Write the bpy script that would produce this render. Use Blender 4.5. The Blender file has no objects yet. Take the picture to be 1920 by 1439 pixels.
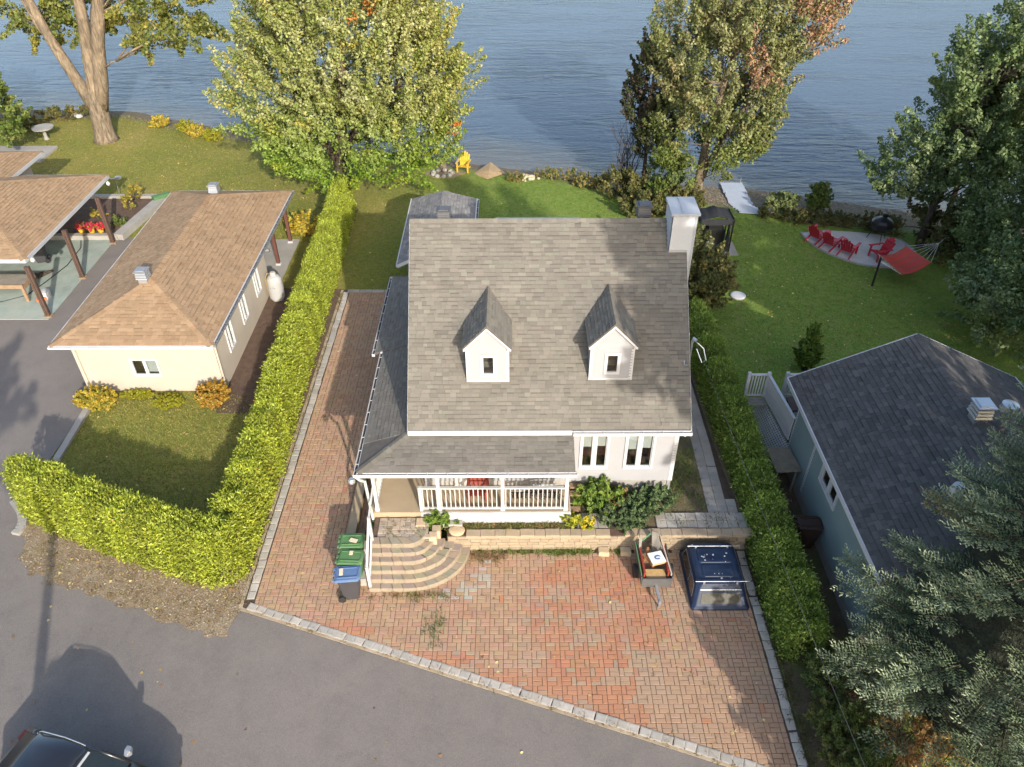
import bpy, math, random
import numpy as np
from mathutils import Vector, Matrix

random.seed(7)
RNG = np.random.default_rng(11)
R = math.radians
scene = bpy.context.scene
COL = scene.collection

# ------------------------------------------------------------------ camera
CAM_H = 18.0
cam_d = bpy.data.cameras.new('camera')
cam = bpy.data.objects.new('camera', cam_d)
COL.objects.link(cam)
cam_d.sensor_fit = 'HORIZONTAL'
cam_d.sensor_width = 36.0
cam_d.lens = 36.0 * 1450.0 / 1920.0
cam_d.clip_start = 0.1
cam_d.clip_end = 6000.0
cam.matrix_world = (Matrix.Translation((0, 0, CAM_H)) @ Matrix.Rotation(R(90 - 38.5), 4, 'X')
                    @ Matrix.Rotation(R(-0.19), 4, 'Z'))
scene.camera = cam

# ------------------------------------------------------------------ sky and sun
SUN_EL, SUN_AZ = 24.0, 159.0
world = bpy.data.worlds.new('World')
scene.world = world
world.use_nodes = True
wn = world.node_tree.nodes
wl = world.node_tree.links
wn.clear()
w_out = wn.new('ShaderNodeOutputWorld')
w_bg = wn.new('ShaderNodeBackground')
w_sky = wn.new('ShaderNodeTexSky')
w_sky.sky_type = 'NISHITA'
w_sky.sun_disc = False
w_sky.sun_elevation = R(SUN_EL)
w_sky.sun_rotation = R(SUN_AZ)
w_sky.air_density = 1.0
w_sky.dust_density = 2.2
w_sky.ozone_density = 0.8
w_bg.inputs['Strength'].default_value = 0.135
wl.new(w_sky.outputs[0], w_bg.inputs[0])
wl.new(w_bg.outputs[0], w_out.inputs[0])

sun_d = bpy.data.lights.new('sun', 'SUN')
sun_d.energy = 2.4
sun_d.angle = R(0.6)
sun_d.color = (1.0, 0.92, 0.81)
sun = bpy.data.objects.new('sun', sun_d)
COL.objects.link(sun)
SUN_DIR = Vector((-math.sin(R(SUN_AZ)) * math.cos(R(SUN_EL)), -math.cos(R(SUN_AZ)) * math.cos(R(SUN_EL)), -math.sin(R(SUN_EL))))
sun.rotation_euler = SUN_DIR.to_track_quat('-Z', 'Y').to_euler()
sun.location = (20, -40, 40)

vs = scene.view_settings
vs.view_transform = 'Standard'
vs.look = 'None'
vs.gamma = 1.0
vs.use_curve_mapping = False
vs.exposure = 1.45

# ------------------------------------------------------------------ materials
def new_mat(name):
    m = bpy.data.materials.new(name)
    m.use_nodes = True
    nt = m.node_tree
    nt.nodes.clear()
    out = nt.nodes.new('ShaderNodeOutputMaterial')
    return m, nt, out

def N(nt, kind, **kw):
    n = nt.nodes.new(kind)
    for k, v in kw.items():
        if k in n.inputs:
            n.inputs[k].default_value = v
        else:
            setattr(n, k, v)
    return n

def mixcol(nt, fac, a, b, mode='MIX'):
    m = nt.nodes.new('ShaderNodeMix')
    m.data_type = 'RGBA'
    m.blend_type = mode
    for sock, v in ((m.inputs[0], fac), (m.inputs[6], a), (m.inputs[7], b)):
        if hasattr(v, 'is_linked') or hasattr(v, 'links'):
            nt.links.new(v, sock)
        elif isinstance(v, (tuple, list)):
            sock.default_value = (*v[:3], 1)
        else:
            sock.default_value = v
    return m.outputs[2]

def ramp(nt, src, stops):
    r = nt.nodes.new('ShaderNodeValToRGB')
    el = r.color_ramp.elements
    while len(el) < len(stops):
        el.new(0.5)
    for e, (p, c) in zip(el, stops):
        e.position = p
        e.color = (*c, 1) if len(c) == 3 else c
    nt.links.new(src, r.inputs[0])
    return r.outputs[0]

def noise(nt, scale, detail=4.0, rough=0.6, coord=None, dist=0.0):
    n = nt.nodes.new('ShaderNodeTexNoise')
    n.inputs['Scale'].default_value = scale
    n.inputs['Detail'].default_value = detail
    n.inputs['Roughness'].default_value = rough
    n.inputs['Distortion'].default_value = dist
    if coord is not None:
        nt.links.new(coord, n.inputs['Vector'])
    return n.outputs[0]

def worldpos(nt):
    return nt.nodes.new('ShaderNodeNewGeometry').outputs['Position']

def surf(name, base, rough=0.7, var=0.25, scale=6.0, fine=60.0, fine_amt=0.15, bump=0.3, bump_dist=0.004, metal=0.0, spec=0.4,
         attr=False, dirt=None, dirt_amt=0.0, coat=0.0):
    """general surface: base colour (or face colour) varied by two noises in world space, with fine relief"""
    m, nt, out = new_mat(name)
    b = N(nt, 'ShaderNodeBsdfPrincipled')
    b.inputs['Roughness'].default_value = rough
    b.inputs['Metallic'].default_value = metal
    b.inputs['Specular IOR Level'].default_value = spec
    b.inputs['Coat Weight'].default_value = coat
    pos = worldpos(nt)
    n1 = noise(nt, scale, 4, 0.6, pos)
    n2 = noise(nt, fine, 3, 0.6, pos)
    if attr:
        a = N(nt, 'ShaderNodeAttribute', attribute_name='col')
        c = a.outputs['Color']
    else:
        rgb = N(nt, 'ShaderNodeRGB')
        rgb.outputs[0].default_value = (*base, 1)
        c = rgb.outputs[0]
    g1 = ramp(nt, n1, [(0.25, (1 - var,) * 3), (0.75, (1 + var,) * 3)])
    g2 = ramp(nt, n2, [(0.25, (1 - fine_amt,) * 3), (0.75, (1 + fine_amt,) * 3)])
    c = mixcol(nt, 1.0, c, g1, 'MULTIPLY')
    c = mixcol(nt, 1.0, c, g2, 'MULTIPLY')
    if dirt is not None:
        n3 = noise(nt, scale * 0.35, 6, 0.7, pos)
        f = ramp(nt, n3, [(0.48, (0, 0, 0)), (0.68, (dirt_amt,) * 3)])
        c = mixcol(nt, f, c, dirt)
    nt.links.new(c, b.inputs['Base Color'])
    if bump > 0:
        bp_ = N(nt, 'ShaderNodeBump')
        bp_.inputs['Strength'].default_value = bump
        bp_.inputs['Distance'].default_value = bump_dist
        nt.links.new(n2, bp_.inputs['Height'])
        nt.links.new(bp_.outputs[0], b.inputs['Normal'])
    nt.links.new(b.outputs[0], out.inputs[0])
    return m

def leaf_mat(name, trans=0.3, rough=0.5, spec=0.35):
    m, nt, out = new_mat(name)
    a = N(nt, 'ShaderNodeAttribute', attribute_name='col')
    b = N(nt, 'ShaderNodeBsdfPrincipled')
    b.inputs['Roughness'].default_value = rough
    b.inputs['Specular IOR Level'].default_value = spec
    t = N(nt, 'ShaderNodeBsdfTranslucent')
    nt.links.new(a.outputs['Color'], b.inputs['Base Color'])
    tc = mixcol(nt, 1.0, a.outputs['Color'], (1.25, 1.2, 0.6), 'MULTIPLY')
    nt.links.new(tc, t.inputs['Color'])
    mx = N(nt, 'ShaderNodeMixShader')
    mx.inputs[0].default_value = trans
    nt.links.new(b.outputs[0], mx.inputs[1])
    nt.links.new(t.outputs[0], mx.inputs[2])
    nt.links.new(mx.outputs[0], out.inputs[0])
    return m

def glass_mat(name, tint=(0.90, 0.93, 0.92)):
    m, nt, out = new_mat(name)
    tr = N(nt, 'ShaderNodeBsdfTransparent')
    tr.inputs[0].default_value = (*tint, 1)
    gl = N(nt, 'ShaderNodeBsdfGlossy')
    gl.inputs['Roughness'].default_value = 0.02
    mx = N(nt, 'ShaderNodeMixShader')
    mx.inputs[0].default_value = 0.07
    nt.links.new(tr.outputs[0], mx.inputs[1])
    nt.links.new(gl.outputs[0], mx.inputs[2])
    nt.links.new(mx.outputs[0], out.inputs[0])
    return m

M = {}
M['shingle'] = surf('shingle', None, 0.9, 0.10, 1.2, 120, 0.22, 0.5, 0.003, attr=True, spec=0.2)
M['deck_under'] = surf('roof_underlay', (0.09, 0.08, 0.07), 0.9)
M['siding'] = surf('vinyl_siding', (0.255, 0.257, 0.268), 0.55, 0.05, 1.5, 40, 0.03, 0.05)
M['white'] = surf('white_paint', (0.46, 0.46, 0.462), 0.45, 0.05, 3, 50, 0.04, 0.08)
M['oldwhite'] = surf('weathered_white_paint', (0.42, 0.418, 0.412), 0.6, 0.10, 6, 50, 0.12, 0.15, dirt=(0.38, 0.33, 0.28), dirt_amt=0.5)
M['whitemetal'] = surf('white_metal', (0.40, 0.41, 0.425), 0.4, 0.06, 2, 40, 0.03, 0.04, dirt=(0.33, 0.34, 0.35), dirt_amt=0.6)
M['stucco'] = surf('cream_stucco', (0.425, 0.375, 0.305), 0.85, 0.06, 1.2, 90, 0.05, 0.4, 0.004, dirt=(0.36, 0.31, 0.245), dirt_amt=0.5)
M['teal'] = surf('teal_siding', (0.17, 0.22, 0.216), 0.55, 0.06, 1.5, 40, 0.05, 0.06)
M['concrete'] = surf('concrete', (0.30, 0.285, 0.26), 0.85, 0.14, 1.5, 60, 0.10, 0.3, dirt=(0.24, 0.22, 0.19), dirt_amt=0.6)
M['porchfloor'] = surf('beige_porch_floor', (0.34, 0.265, 0.175), 0.8, 0.10, 1.6, 60, 0.05, 0.15, dirt=(0.27, 0.21, 0.14), dirt_amt=0.5)
M['greenslab'] = surf('green_concrete', (0.255, 0.305, 0.27), 0.85, 0.22, 1.1, 30, 0.12, 0.2, dirt=(0.33, 0.33, 0.28), dirt_amt=0.9)
M['brownwood'] = surf('brown_wood', (0.075, 0.045, 0.033), 0.7, 0.2, 5, 60, 0.2, 0.3)
M['tanwood'] = surf('tan_wood', (0.26, 0.17, 0.10), 0.75, 0.25, 5, 60, 0.2, 0.3)
M['greywood'] = surf('grey_wood', (0.22, 0.20, 0.17), 0.8, 0.2, 4, 60, 0.2, 0.3)
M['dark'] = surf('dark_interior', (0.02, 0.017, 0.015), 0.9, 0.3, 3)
M['room'] = surf('room_interior', (0.06, 0.04, 0.028), 0.9, 0.5, 2.5, 6, 0.5, 0)
M['blind'] = surf('window_blind', (0.36, 0.365, 0.36), 0.8, 0.05, 2, 60, 0.05, 0)
M['black'] = surf('black_metal', (0.012, 0.012, 0.013), 0.45, 0.3, 4, 60, 0.1, 0.1)
M['blackcloth'] = surf('black_fabric', (0.018, 0.019, 0.022), 0.8, 0.2, 3, 60, 0.1, 0.2)
M['rubber'] = surf('black_rubber', (0.018, 0.018, 0.018), 0.8, 0.2, 4, 80, 0.1, 0.2)
M['greymetal'] = surf('grey_metal', (0.33, 0.34, 0.36), 0.4, 0.08, 3, 50, 0.05, 0.05, metal=0.5)
M['galv'] = surf('galvanised', (0.55, 0.56, 0.57), 0.35, 0.08, 3, 50, 0.05, 0.05, metal=0.8)
M['gutterin'] = surf('gutter_inside', (0.05, 0.045, 0.04), 0.9, 0.4, 3, 40, 0.3, 0.1)
M['greenplastic'] = surf('green_plastic', (0.075, 0.165, 0.06), 0.55, 0.10, 4, 60, 0.05, 0.05, dirt=(0.13, 0.20, 0.105), dirt_amt=0.5)
M['blueplastic'] = surf('blue_plastic', (0.085, 0.145, 0.27), 0.5, 0.08, 4, 60, 0.05, 0.05, dirt=(0.14, 0.19, 0.27), dirt_amt=0.5)
M['greyplastic'] = surf('charcoal_plastic', (0.045, 0.045, 0.05), 0.5, 0.1, 3, 60, 0.05, 0.05)
M['brownplastic'] = surf('brown_plastic', (0.055, 0.033, 0.025), 0.5, 0.1, 3, 60, 0.05, 0.05)
M['red'] = surf('red_plastic', (0.36, 0.015, 0.03), 0.45, 0.08, 4, 60, 0.04, 0.04)
M['redwood'] = surf('red_paint', (0.22, 0.035, 0.022), 0.6, 0.2, 5, 60, 0.15, 0.1)
M['yellow'] = surf('yellow_plastic', (0.55, 0.35, 0.03), 0.45, 0.05, 4, 60, 0.04, 0.04)
M['navy'] = surf('navy_fibreglass', (0.010, 0.021, 0.052), 0.5, 0.15, 3, 60, 0.08, 0.03, spec=0.3, coat=0.05, dirt=(0.035, 0.045, 0.065), dirt_amt=0.5)
M['carpaint'] = surf('charcoal_car_paint', (0.025, 0.026, 0.031), 0.25, 0.05, 3, 60, 0.02, 0.0, metal=0.5, spec=0.5, coat=0.8)
M['autoglass'] = surf('dark_auto_glass', (0.010, 0.014, 0.013), 0.10, 0.1, 3, 60, 0.0, 0.0, spec=0.8)
M['glass'] = glass_mat('window_glass')
M['stone'] = surf('cut_stone', None, 0.85, 0.12, 4, 60, 0.12, 0.45, 0.005, attr=True, spec=0.25, dirt=(0.30, 0.24, 0.17), dirt_amt=0.35)
M['paver'] = surf('brick_paver', None, 0.88, 0.10, 2.0, 70, 0.14, 0.45, 0.004, attr=True, spec=0.2, dirt=(0.33, 0.245, 0.175), dirt_amt=0.5)
M['joint'] = surf('joint_sand', (0.065, 0.046, 0.032), 0.95, 0.3, 5, 60, 0.3, 0.3)
M['soil'] = surf('garden_soil', (0.105, 0.068, 0.047), 0.95, 0.3, 4, 40, 0.4, 0.8, 0.02)
M['gravelp'] = surf('pea_gravel', (0.44, 0.42, 0.40), 0.9, 0.10, 2, 55, 0.35, 0.8, 0.015)
def bark_mat(name, light, dark, sc=1.0):
    m, nt, out = new_mat(name)
    b = N(nt, 'ShaderNodeBsdfPrincipled', Roughness=0.95)
    b.inputs['Specular IOR Level'].default_value = 0.15
    mp = N(nt, 'ShaderNodeMapping')
    mp.inputs['Scale'].default_value = (9 * sc, 9 * sc, 1.6 * sc)
    nt.links.new(worldpos(nt), mp.inputs[0])
    f = noise(nt, 1.0, 6, 0.7, mp.outputs[0], 0.6)
    big = noise(nt, 0.9, 4, 0.6, worldpos(nt))
    c = ramp(nt, f, [(0.34, dark), (0.5, tuple((p + q) / 2 for p, q in zip(light, dark))), (0.64, light)])
    c = mixcol(nt, 1.0, c, ramp(nt, big, [(0.3, (0.72, 0.74, 0.76)), (0.7, (1.15, 1.12, 1.08))]), 'MULTIPLY')
    nt.links.new(c, b.inputs['Base Color'])
    bu = N(nt, 'ShaderNodeBump')
    bu.inputs['Strength'].default_value = 1.0
    bu.inputs['Distance'].default_value = 0.06
    nt.links.new(f, bu.inputs['Height'])
    nt.links.new(bu.outputs[0], b.inputs['Normal'])
    nt.links.new(b.outputs[0], out.inputs[0])
    return m
M['bark'] = bark_mat('bark', (0.27, 0.215, 0.15), (0.085, 0.066, 0.048))
M['bark_dark'] = bark_mat('dark_bark', (0.12, 0.095, 0.072), (0.04, 0.032, 0.025))
M['leaf'] = leaf_mat('leaf', 0.30)
M['leafdull'] = leaf_mat('leaf_dull', 0.18, 0.6, 0.25)
M['needle'] = leaf_mat('needle', 0.10, 0.75, 0.12)
M['attr'] = surf('painted_piece', None, 0.6, 0.08, 5, 60, 0.06, 0.08, attr=True)
M['rope'] = surf('white_rope', (0.62, 0.60, 0.56), 0.8)
M['cable'] = surf('grey_cable', (0.07, 0.07, 0.07), 0.5, 0.05)
M['tank'] = surf('tank_paint', (0.36, 0.36, 0.355), 0.4, 0.05, 3, 50, 0.05, 0.05, dirt=(0.5, 0.46, 0.38), dirt_amt=0.4)

# ------------------------------------------------------------------ mesh helpers
class MB:
    def __init__(self):
        self.v, self.f, self.c = [], [], []
    def add(self, verts, faces, col=(0.5, 0.5, 0.5)):
        b = len(self.v)
        self.v.extend([tuple(p) for p in verts])
        for fc in faces:
            self.f.append(tuple(i + b for i in fc))
            self.c.append(col)
        return self

BOXF = [(0, 3, 2, 1), (4, 5, 6, 7), (0, 1, 5, 4), (1, 2, 6, 5), (2, 3, 7, 6), (3, 0, 4, 7)]
def box(mb, x0, x1, y0, y1, z0, z1, col=(0.5, 0.5, 0.5)):
    return mb.add([(x0, y0, z0), (x1, y0, z0), (x1, y1, z0), (x0, y1, z0), (x0, y0, z1), (x1, y0, z1), (x1, y1, z1), (x0, y1, z1)], BOXF, col)

def abox(mb, o, u, v, n, ur, vr, nr, col=(0.5, 0.5, 0.5)):
    """box along three axes u, v, n from origin o"""
    o, u, v, n = Vector(o), Vector(u), Vector(v), Vector(n)
    P = lambda a, b, c: o + u * a + v * b + n * c
    return mb.add([P(ur[0], vr[0], nr[0]), P(ur[1], vr[0], nr[0]), P(ur[1], vr[1], nr[0]), P(ur[0], vr[1], nr[0]),
                   P(ur[0], vr[0], nr[1]), P(ur[1], vr[0], nr[1]), P(ur[1], vr[1], nr[1]), P(ur[0], vr[1], nr[1])], BOXF, col)

def bar(mb, a, b, w, h=None, col=(0.5, 0.5, 0.5), up=(0, 0, 1)):
    """rectangular bar from a to b"""
    a, b = Vector(a), Vector(b)
    h = w if h is None else h
    d = (b - a)
    L = d.length
    d.normalize()
    up = Vector(up)
    s = d.cross(up)
    if s.length < 1e-4:
        s = d.cross(Vector((0, 1, 0)))
    s.normalize()
    t = s.cross(d)
    return abox(mb, a, d, s, t, (0, L), (-w / 2, w / 2), (-h / 2, h / 2), col)

def tube(mb, pts, rad, n=8, col=(0.5, 0.5, 0.5), cap=True):
    pts = [Vector(p) for p in pts]
    rads = rad if isinstance(rad, (list, tuple)) else [rad] * len(pts)
    rings = []
    ref = Vector((0.31, 0.17, 0.93)).normalized()
    for i, p in enumerate(pts):
        d = (pts[min(i + 1, len(pts) - 1)] - pts[max(i - 1, 0)])
        if d.length < 1e-6:
            d = Vector((0, 0, 1))
        d.normalize()
        s = d.cross(ref)
        if s.length < 0.1:
            s = d.cross(Vector((1, 0, 0)))
        s.normalize()
        t = d.cross(s)
        rings.append([p + (s * math.cos(2 * math.pi * k / n) + t * math.sin(2 * math.pi * k / n)) * rads[i] for k in range(n)])
    V = [q for r in rings for q in r]
    F = []
    for i in range(len(pts) - 1):
        for k in range(n):
            F.append((i * n + k, i * n + (k + 1) % n, (i + 1) * n + (k + 1) % n, (i + 1) * n + k))
    if cap:
        F.append(tuple(range(n - 1, -1, -1)))
        F.append(tuple((len(pts) - 1) * n + k for k in range(n)))
    return mb.add(V, F, col)

def lathe(mb, prof, c=(0, 0), n=16, col=(0.5, 0.5, 0.5), sx=1.0, sy=1.0):
    V, F = [], []
    for r, z in prof:
        for k in range(n):
            a = 2 * math.pi * k / n
            V.append((c[0] + r * sx * math.cos(a), c[1] + r * sy * math.sin(a), z))
    for i in range(len(prof) - 1):
        for k in range(n):
            F.append((i * n + k, i * n + (k + 1) % n, (i + 1) * n + (k + 1) % n, (i + 1) * n + k))
    F.append(tuple(range(n - 1, -1, -1)))
    F.append(tuple((len(prof) - 1) * n + k for k in range(n)))
    return mb.add(V, F, col)

def prism(mb, poly, z0, z1, col=(0.5, 0.5, 0.5)):
    n = len(poly)
    V = [(x, y, z0) for x, y in poly] + [(x, y, z1) for x, y in poly]
    F = [tuple(range(n - 1, -1, -1)), tuple(range(n, 2 * n))] + [(i, (i + 1) % n, n + (i + 1) % n, n + i) for i in range(n)]
    return mb.add(V, F, col)

def slab3(mb, pts, thick, col=(0.5, 0.5, 0.5)):
    """solid slab under a planar polygon of 3d points"""
    pts = [Vector(p) for p in pts]
    nrm = (pts[1] - pts[0]).cross(pts[2] - pts[0]).normalized()
    n = len(pts)
    V = [p - nrm * thick for p in pts] + pts
    F = [tuple(range(n - 1, -1, -1)), tuple(range(n, 2 * n))] + [(i, (i + 1) % n, n + (i + 1) % n, n + i) for i in range(n)]
    return mb.add(V, F, col)

def mesh_from(name, mb):
    me = bpy.data.meshes.new(name)
    me.from_pydata(mb.v, [], mb.f)
    at = me.attributes.new('col', 'FLOAT_COLOR', 'FACE')
    at.data.foreach_set('color', np.array([(*c[:3], 1.0) for c in mb.c], dtype=np.float32).ravel())
    return me

def tag(o, label=None, cat=None, group=None, kind=None):
    if label: o['label'] = label
    if cat: o['category'] = cat
    if group: o['group'] = group
    if kind: o['kind'] = kind
    return o

def link(name, me, mat=None, parent=None, smooth=False):
    if mat is not None and len(me.materials) == 0:
        me.materials.append(mat)
    o = bpy.data.objects.new(name, me)
    COL.objects.link(o)
    if parent is not None:
        o.parent = parent
        if parent.type == 'EMPTY' and not parent.get('_local'):
            o.location = -parent.location
    if smooth:
        me.polygons.foreach_set('use_smooth', np.ones(len(me.polygons), dtype=bool))
    return o

def part(name, mb, mat, parent=None, smooth=False, bevel=0.0, **tags):
    o = link(name, mesh_from(name, mb), mat if not isinstance(mat, str) else M[mat], parent, smooth)
    if bevel:
        b = o.modifiers.new('bevel', 'BEVEL')
        b.width = bevel
        b.segments = 2
        b.limit_method = 'ANGLE'
    tag(o, **tags)
    return o

def thing(name, label, cat, loc=(0, 0, 0), group=None, local=False, rz=0.0):
    o = bpy.data.objects.new(name, None)
    COL.objects.link(o)
    o.location = loc
    o.rotation_euler = (0, 0, rz)
    o.empty_display_size = 0.3
    if local:
        o['_local'] = 1
    return tag(o, label, cat, group)

def copy_tree(o, parent=None):
    c = o.copy()
    COL.objects.link(c)
    if parent is not None:
        c.parent = parent
    for ch in list(o.children):
        copy_tree(ch, c)
    return c

def clip(poly, a, b):
    """keep the part of a 2d polygon left of the line a->b"""
    out = []
    ex, ey = b[0] - a[0], b[1] - a[1]
    side = lambda p: ex * (p[1] - a[1]) - ey * (p[0] - a[0])
    for i in range(len(poly)):
        p, q = poly[i], poly[(i + 1) % len(poly)]
        sp, sq = side(p), side(q)
        if sp >= 0:
            out.append(p)
        if (sp > 1e-9 and sq < -1e-9) or (sp < -1e-9 and sq > 1e-9):
            t = sp / (sp - sq)
            out.append((p[0] + (q[0] - p[0]) * t, p[1] + (q[1] - p[1]) * t))
    return out

def clip_convex(poly, region):
    for i in range(len(region)):
        poly = clip(poly, region[i], region[(i + 1) % len(region)])
        if len(poly) < 3:
            return []
    return poly

def area2(p):
    return 0.5 * sum(p[i][0] * p[(i + 1) % len(p)][1] - p[(i + 1) % len(p)][0] * p[i][1] for i in range(len(p)))

# ------------------------------------------------------------------ foliage helpers
def leaf_mesh(name, P, Nn, size, cols, aspect=0.62, rng=RNG):
    """one mesh of many small pointed leaves; P centres, Nn preferred normals, size per leaf"""
    n = len(P)
    Nn = Nn / (np.linalg.norm(Nn, axis=1, keepdims=True) + 1e-9)
    t = rng.normal(size=(n, 3))
    t -= Nn * np.sum(t * Nn, axis=1, keepdims=True)
    t /= (np.linalg.norm(t, axis=1, keepdims=True) + 1e-9)
    s = np.cross(Nn, t)
    size = np.asarray(size).reshape(-1, 1)
    droop = Nn * size * 0.12
    V = np.empty((n, 4, 3))
    V[:, 0] = P - t * size * 0.5 - droop
    V[:, 1] = P + s * size * 0.5 * aspect
    V[:, 2] = P + t * size * 0.5 - droop
    V[:, 3] = P - s * size * 0.5 * aspect
    return quad_mesh(name, V, cols)

def quad_mesh(name, V, cols):
    n = len(V)
    me = bpy.data.meshes.new(name)
    me.vertices.add(n * 4)
    me.vertices.foreach_set('co', V.astype(np.float32).ravel())
    me.loops.add(n * 4)
    me.loops.foreach_set('vertex_index', np.arange(n * 4, dtype=np.int32))
    me.polygons.add(n)
    me.polygons.foreach_set('loop_start', np.arange(0, n * 4, 4, dtype=np.int32))
    me.update(calc_edges=True)
    at = me.attributes.new('col', 'FLOAT_COLOR', 'FACE')
    c4 = np.ones((n, 4), dtype=np.float32)
    c4[:, :3] = np.clip(cols, 0.004, 0.95)
    at.data.foreach_set('color', c4.ravel())
    return me

def strip_mesh(name, A, B, W, cols):
    """thin flat blades from A to B with width vectors W"""
    V = np.empty((len(A), 4, 3))
    V[:, 0] = A - W
    V[:, 1] = A + W
    V[:, 2] = B + W * 0.25
    V[:, 3] = B - W * 0.25
    return quad_mesh(name, V, cols)

def vary(base, n, amt=0.25, hue=0.12, rng=RNG):
    b = np.asarray(base, float)
    k = 1 + rng.normal(size=(n, 1)) * amt
    h = 1 + rng.normal(size=(n, 3)) * hue
    return np.clip(b * k * h, 0.004, 0.9)
# ================================================================== THE SETTING
SHORE = [(-400, 62), (-60, 56), (-33.4, 54.2), (-26.2, 53.8), (-22.6, 52), (-18.5, 50.2), (-10, 47.2), (-3.9, 45.0), (1.3, 43.2), (5.3, 42.4), (9, 41.6),
         (13.8, 40.7), (17.6, 39.3), (22, 37.6), (30, 36.2), (60, 34), (400, 30)]
LAWNEDGE = [(-400, 59), (-60, 52.5), (-33, 50.6), (-29, 50.2), (-26, 50.9), (-22, 48.8), (-18, 46.9), (-10, 44.3), (-4, 42.6), (-1, 41.6), (1.3, 41.2), (3, 40.4), (5, 38.8), (9, 37.2), (12.3, 36.6),
            (14.6, 35.8), (17, 34.9), (20, 34.0), (30, 33), (60, 31), (400, 27)]
def interp(tab, x):
    return float(np.interp(x, [p[0] for p in tab], [p[1] for p in tab]))

def ground_z(x, y):
    ys, yl = interp(SHORE, x), interp(LAWNEDGE, x)
    if y <= yl:
        return 0.0
    if y <= ys:
        t = (y - yl) / (ys - yl)
        return -0.5 * t ** 1.3
    return max(-3.0, -0.5 - (y - ys) * 0.14)

# --- ground sheet: lawn, bank and lake bed
xs = np.unique(np.concatenate([np.linspace(-400, -60, 12), np.linspace(-60, 60, 121), np.linspace(60, 400, 12)]))
ys_ = np.unique(np.concatenate([np.linspace(-300, 0, 12), np.linspace(0, 34, 30), np.linspace(34, 62, 85), np.linspace(62, 110, 12)]))
gv = []
for y in ys_:
    for x in xs:
        gv.append((x, y, ground_z(x, y) - 0.03))
nx = len(xs)
gf = [(j * nx + i, j * nx + i + 1, (j + 1) * nx + i + 1, (j + 1) * nx + i) for j in range(len(ys_) - 1) for i in range(nx - 1)]
gm = MB()
gm.add(gv, gf)

m, nt, out = new_mat('lawn_ground')
pos = worldpos(nt)
b = N(nt, 'ShaderNodeBsdfPrincipled', Roughness=0.95)
b.inputs['Specular IOR Level'].default_value = 0.1
n_big = noise(nt, 0.22, 5, 0.65, pos)
n_mid = noise(nt, 1.3, 5, 0.7, pos)
n_fine = noise(nt, 26, 4, 0.75, pos)
green = ramp(nt, n_big, [(0.3, (0.17, 0.19, 0.04)), (0.52, (0.225, 0.215, 0.052)), (0.72, (0.29, 0.24, 0.08))])
sep = N(nt, 'ShaderNodeSeparateXYZ')
nt.links.new(pos, sep.inputs[0])
# the grass of the right-hand lots is a fresher green than the dry left-hand lawn
mr = N(nt, 'ShaderNodeMapRange')
mr.inputs[1].default_value = -8.0
mr.inputs[2].default_value = 0.0
nt.links.new(sep.outputs[0], mr.inputs[0])
fresh = ramp(nt, n_mid, [(0.25, (0.13, 0.21, 0.038)), (0.6, (0.185, 0.26, 0.052)), (0.85, (0.27, 0.265, 0.09))])
g = mixcol(nt, mr.outputs[0], green, fresh)
patch = noise(nt, 4.5, 5, 0.8, pos, 0.4)
g = mixcol(nt, 1.0, g, ramp(nt, patch, [(0.30, (0.66, 0.70, 0.66)), (0.5, (1, 1, 1)), (0.70, (1.30, 1.22, 1.25))]), 'MULTIPLY')
tuft = ramp(nt, n_fine, [(0.28, (0.45, 0.45, 0.45)), (0.5, (0.95, 0.95, 0.95)), (0.75, (1.45, 1.42, 1.3))])
g = mixcol(nt, 1.0, g, tuft, 'MULTIPLY')
bare = ramp(nt, noise(nt, 0.5, 6, 0.7, pos, 0.6), [(0.62, (0, 0, 0)), (0.76, (0.65, 0.65, 0.65))])
g = mixcol(nt, bare, g, (0.23, 0.165, 0.075))
# bank and beach below the lawn's level
mb_ = N(nt, 'ShaderNodeMapRange')
mb_.inputs[1].default_value = -0.045
mb_.inputs[2].default_value = -0.14
nt.links.new(sep.outputs[2], mb_.inputs[0])
sand = ramp(nt, noise(nt, 9, 5, 0.75, pos), [(0.3, (0.085, 0.066, 0.044)), (0.5, (0.19, 0.15, 0.10)), (0.72, (0.30, 0.25, 0.18))])
mm = N(nt, 'ShaderNodeMath', operation='MULTIPLY_ADD')
nt.links.new(n_mid, mm.inputs[0])
mm.inputs[1].default_value = 1.2
mm.inputs[2].default_value = -0.6
ma = N(nt, 'ShaderNodeMath', operation='ADD', use_clamp=True)
nt.links.new(mb_.outputs[0], ma.inputs[0])
nt.links.new(mm.outputs[0], ma.inputs[1])
g = mixcol(nt, ma.outputs[0], g, sand)
nt.links.new(g, b.inputs['Base Color'])
bu = N(nt, 'ShaderNodeBump')
bu.inputs['Strength'].default_value = 0.9
bu.inputs['Distance'].default_value = 0.05
nt.links.new(n_fine, bu.inputs['Height'])
nt.links.new(bu.outputs[0], b.inputs['Normal'])
nt.links.new(b.outputs[0], out.inputs[0])
M['lawn'] = m
part('ground', gm, 'lawn', kind='structure')

# --- lake
m, nt, out = new_mat('lake_water')
pos = worldpos(nt)
b = N(nt, 'ShaderNodeBsdfPrincipled')
sepw = N(nt, 'ShaderNodeSeparateXYZ')
nt.links.new(pos, sepw.inputs[0])
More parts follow.
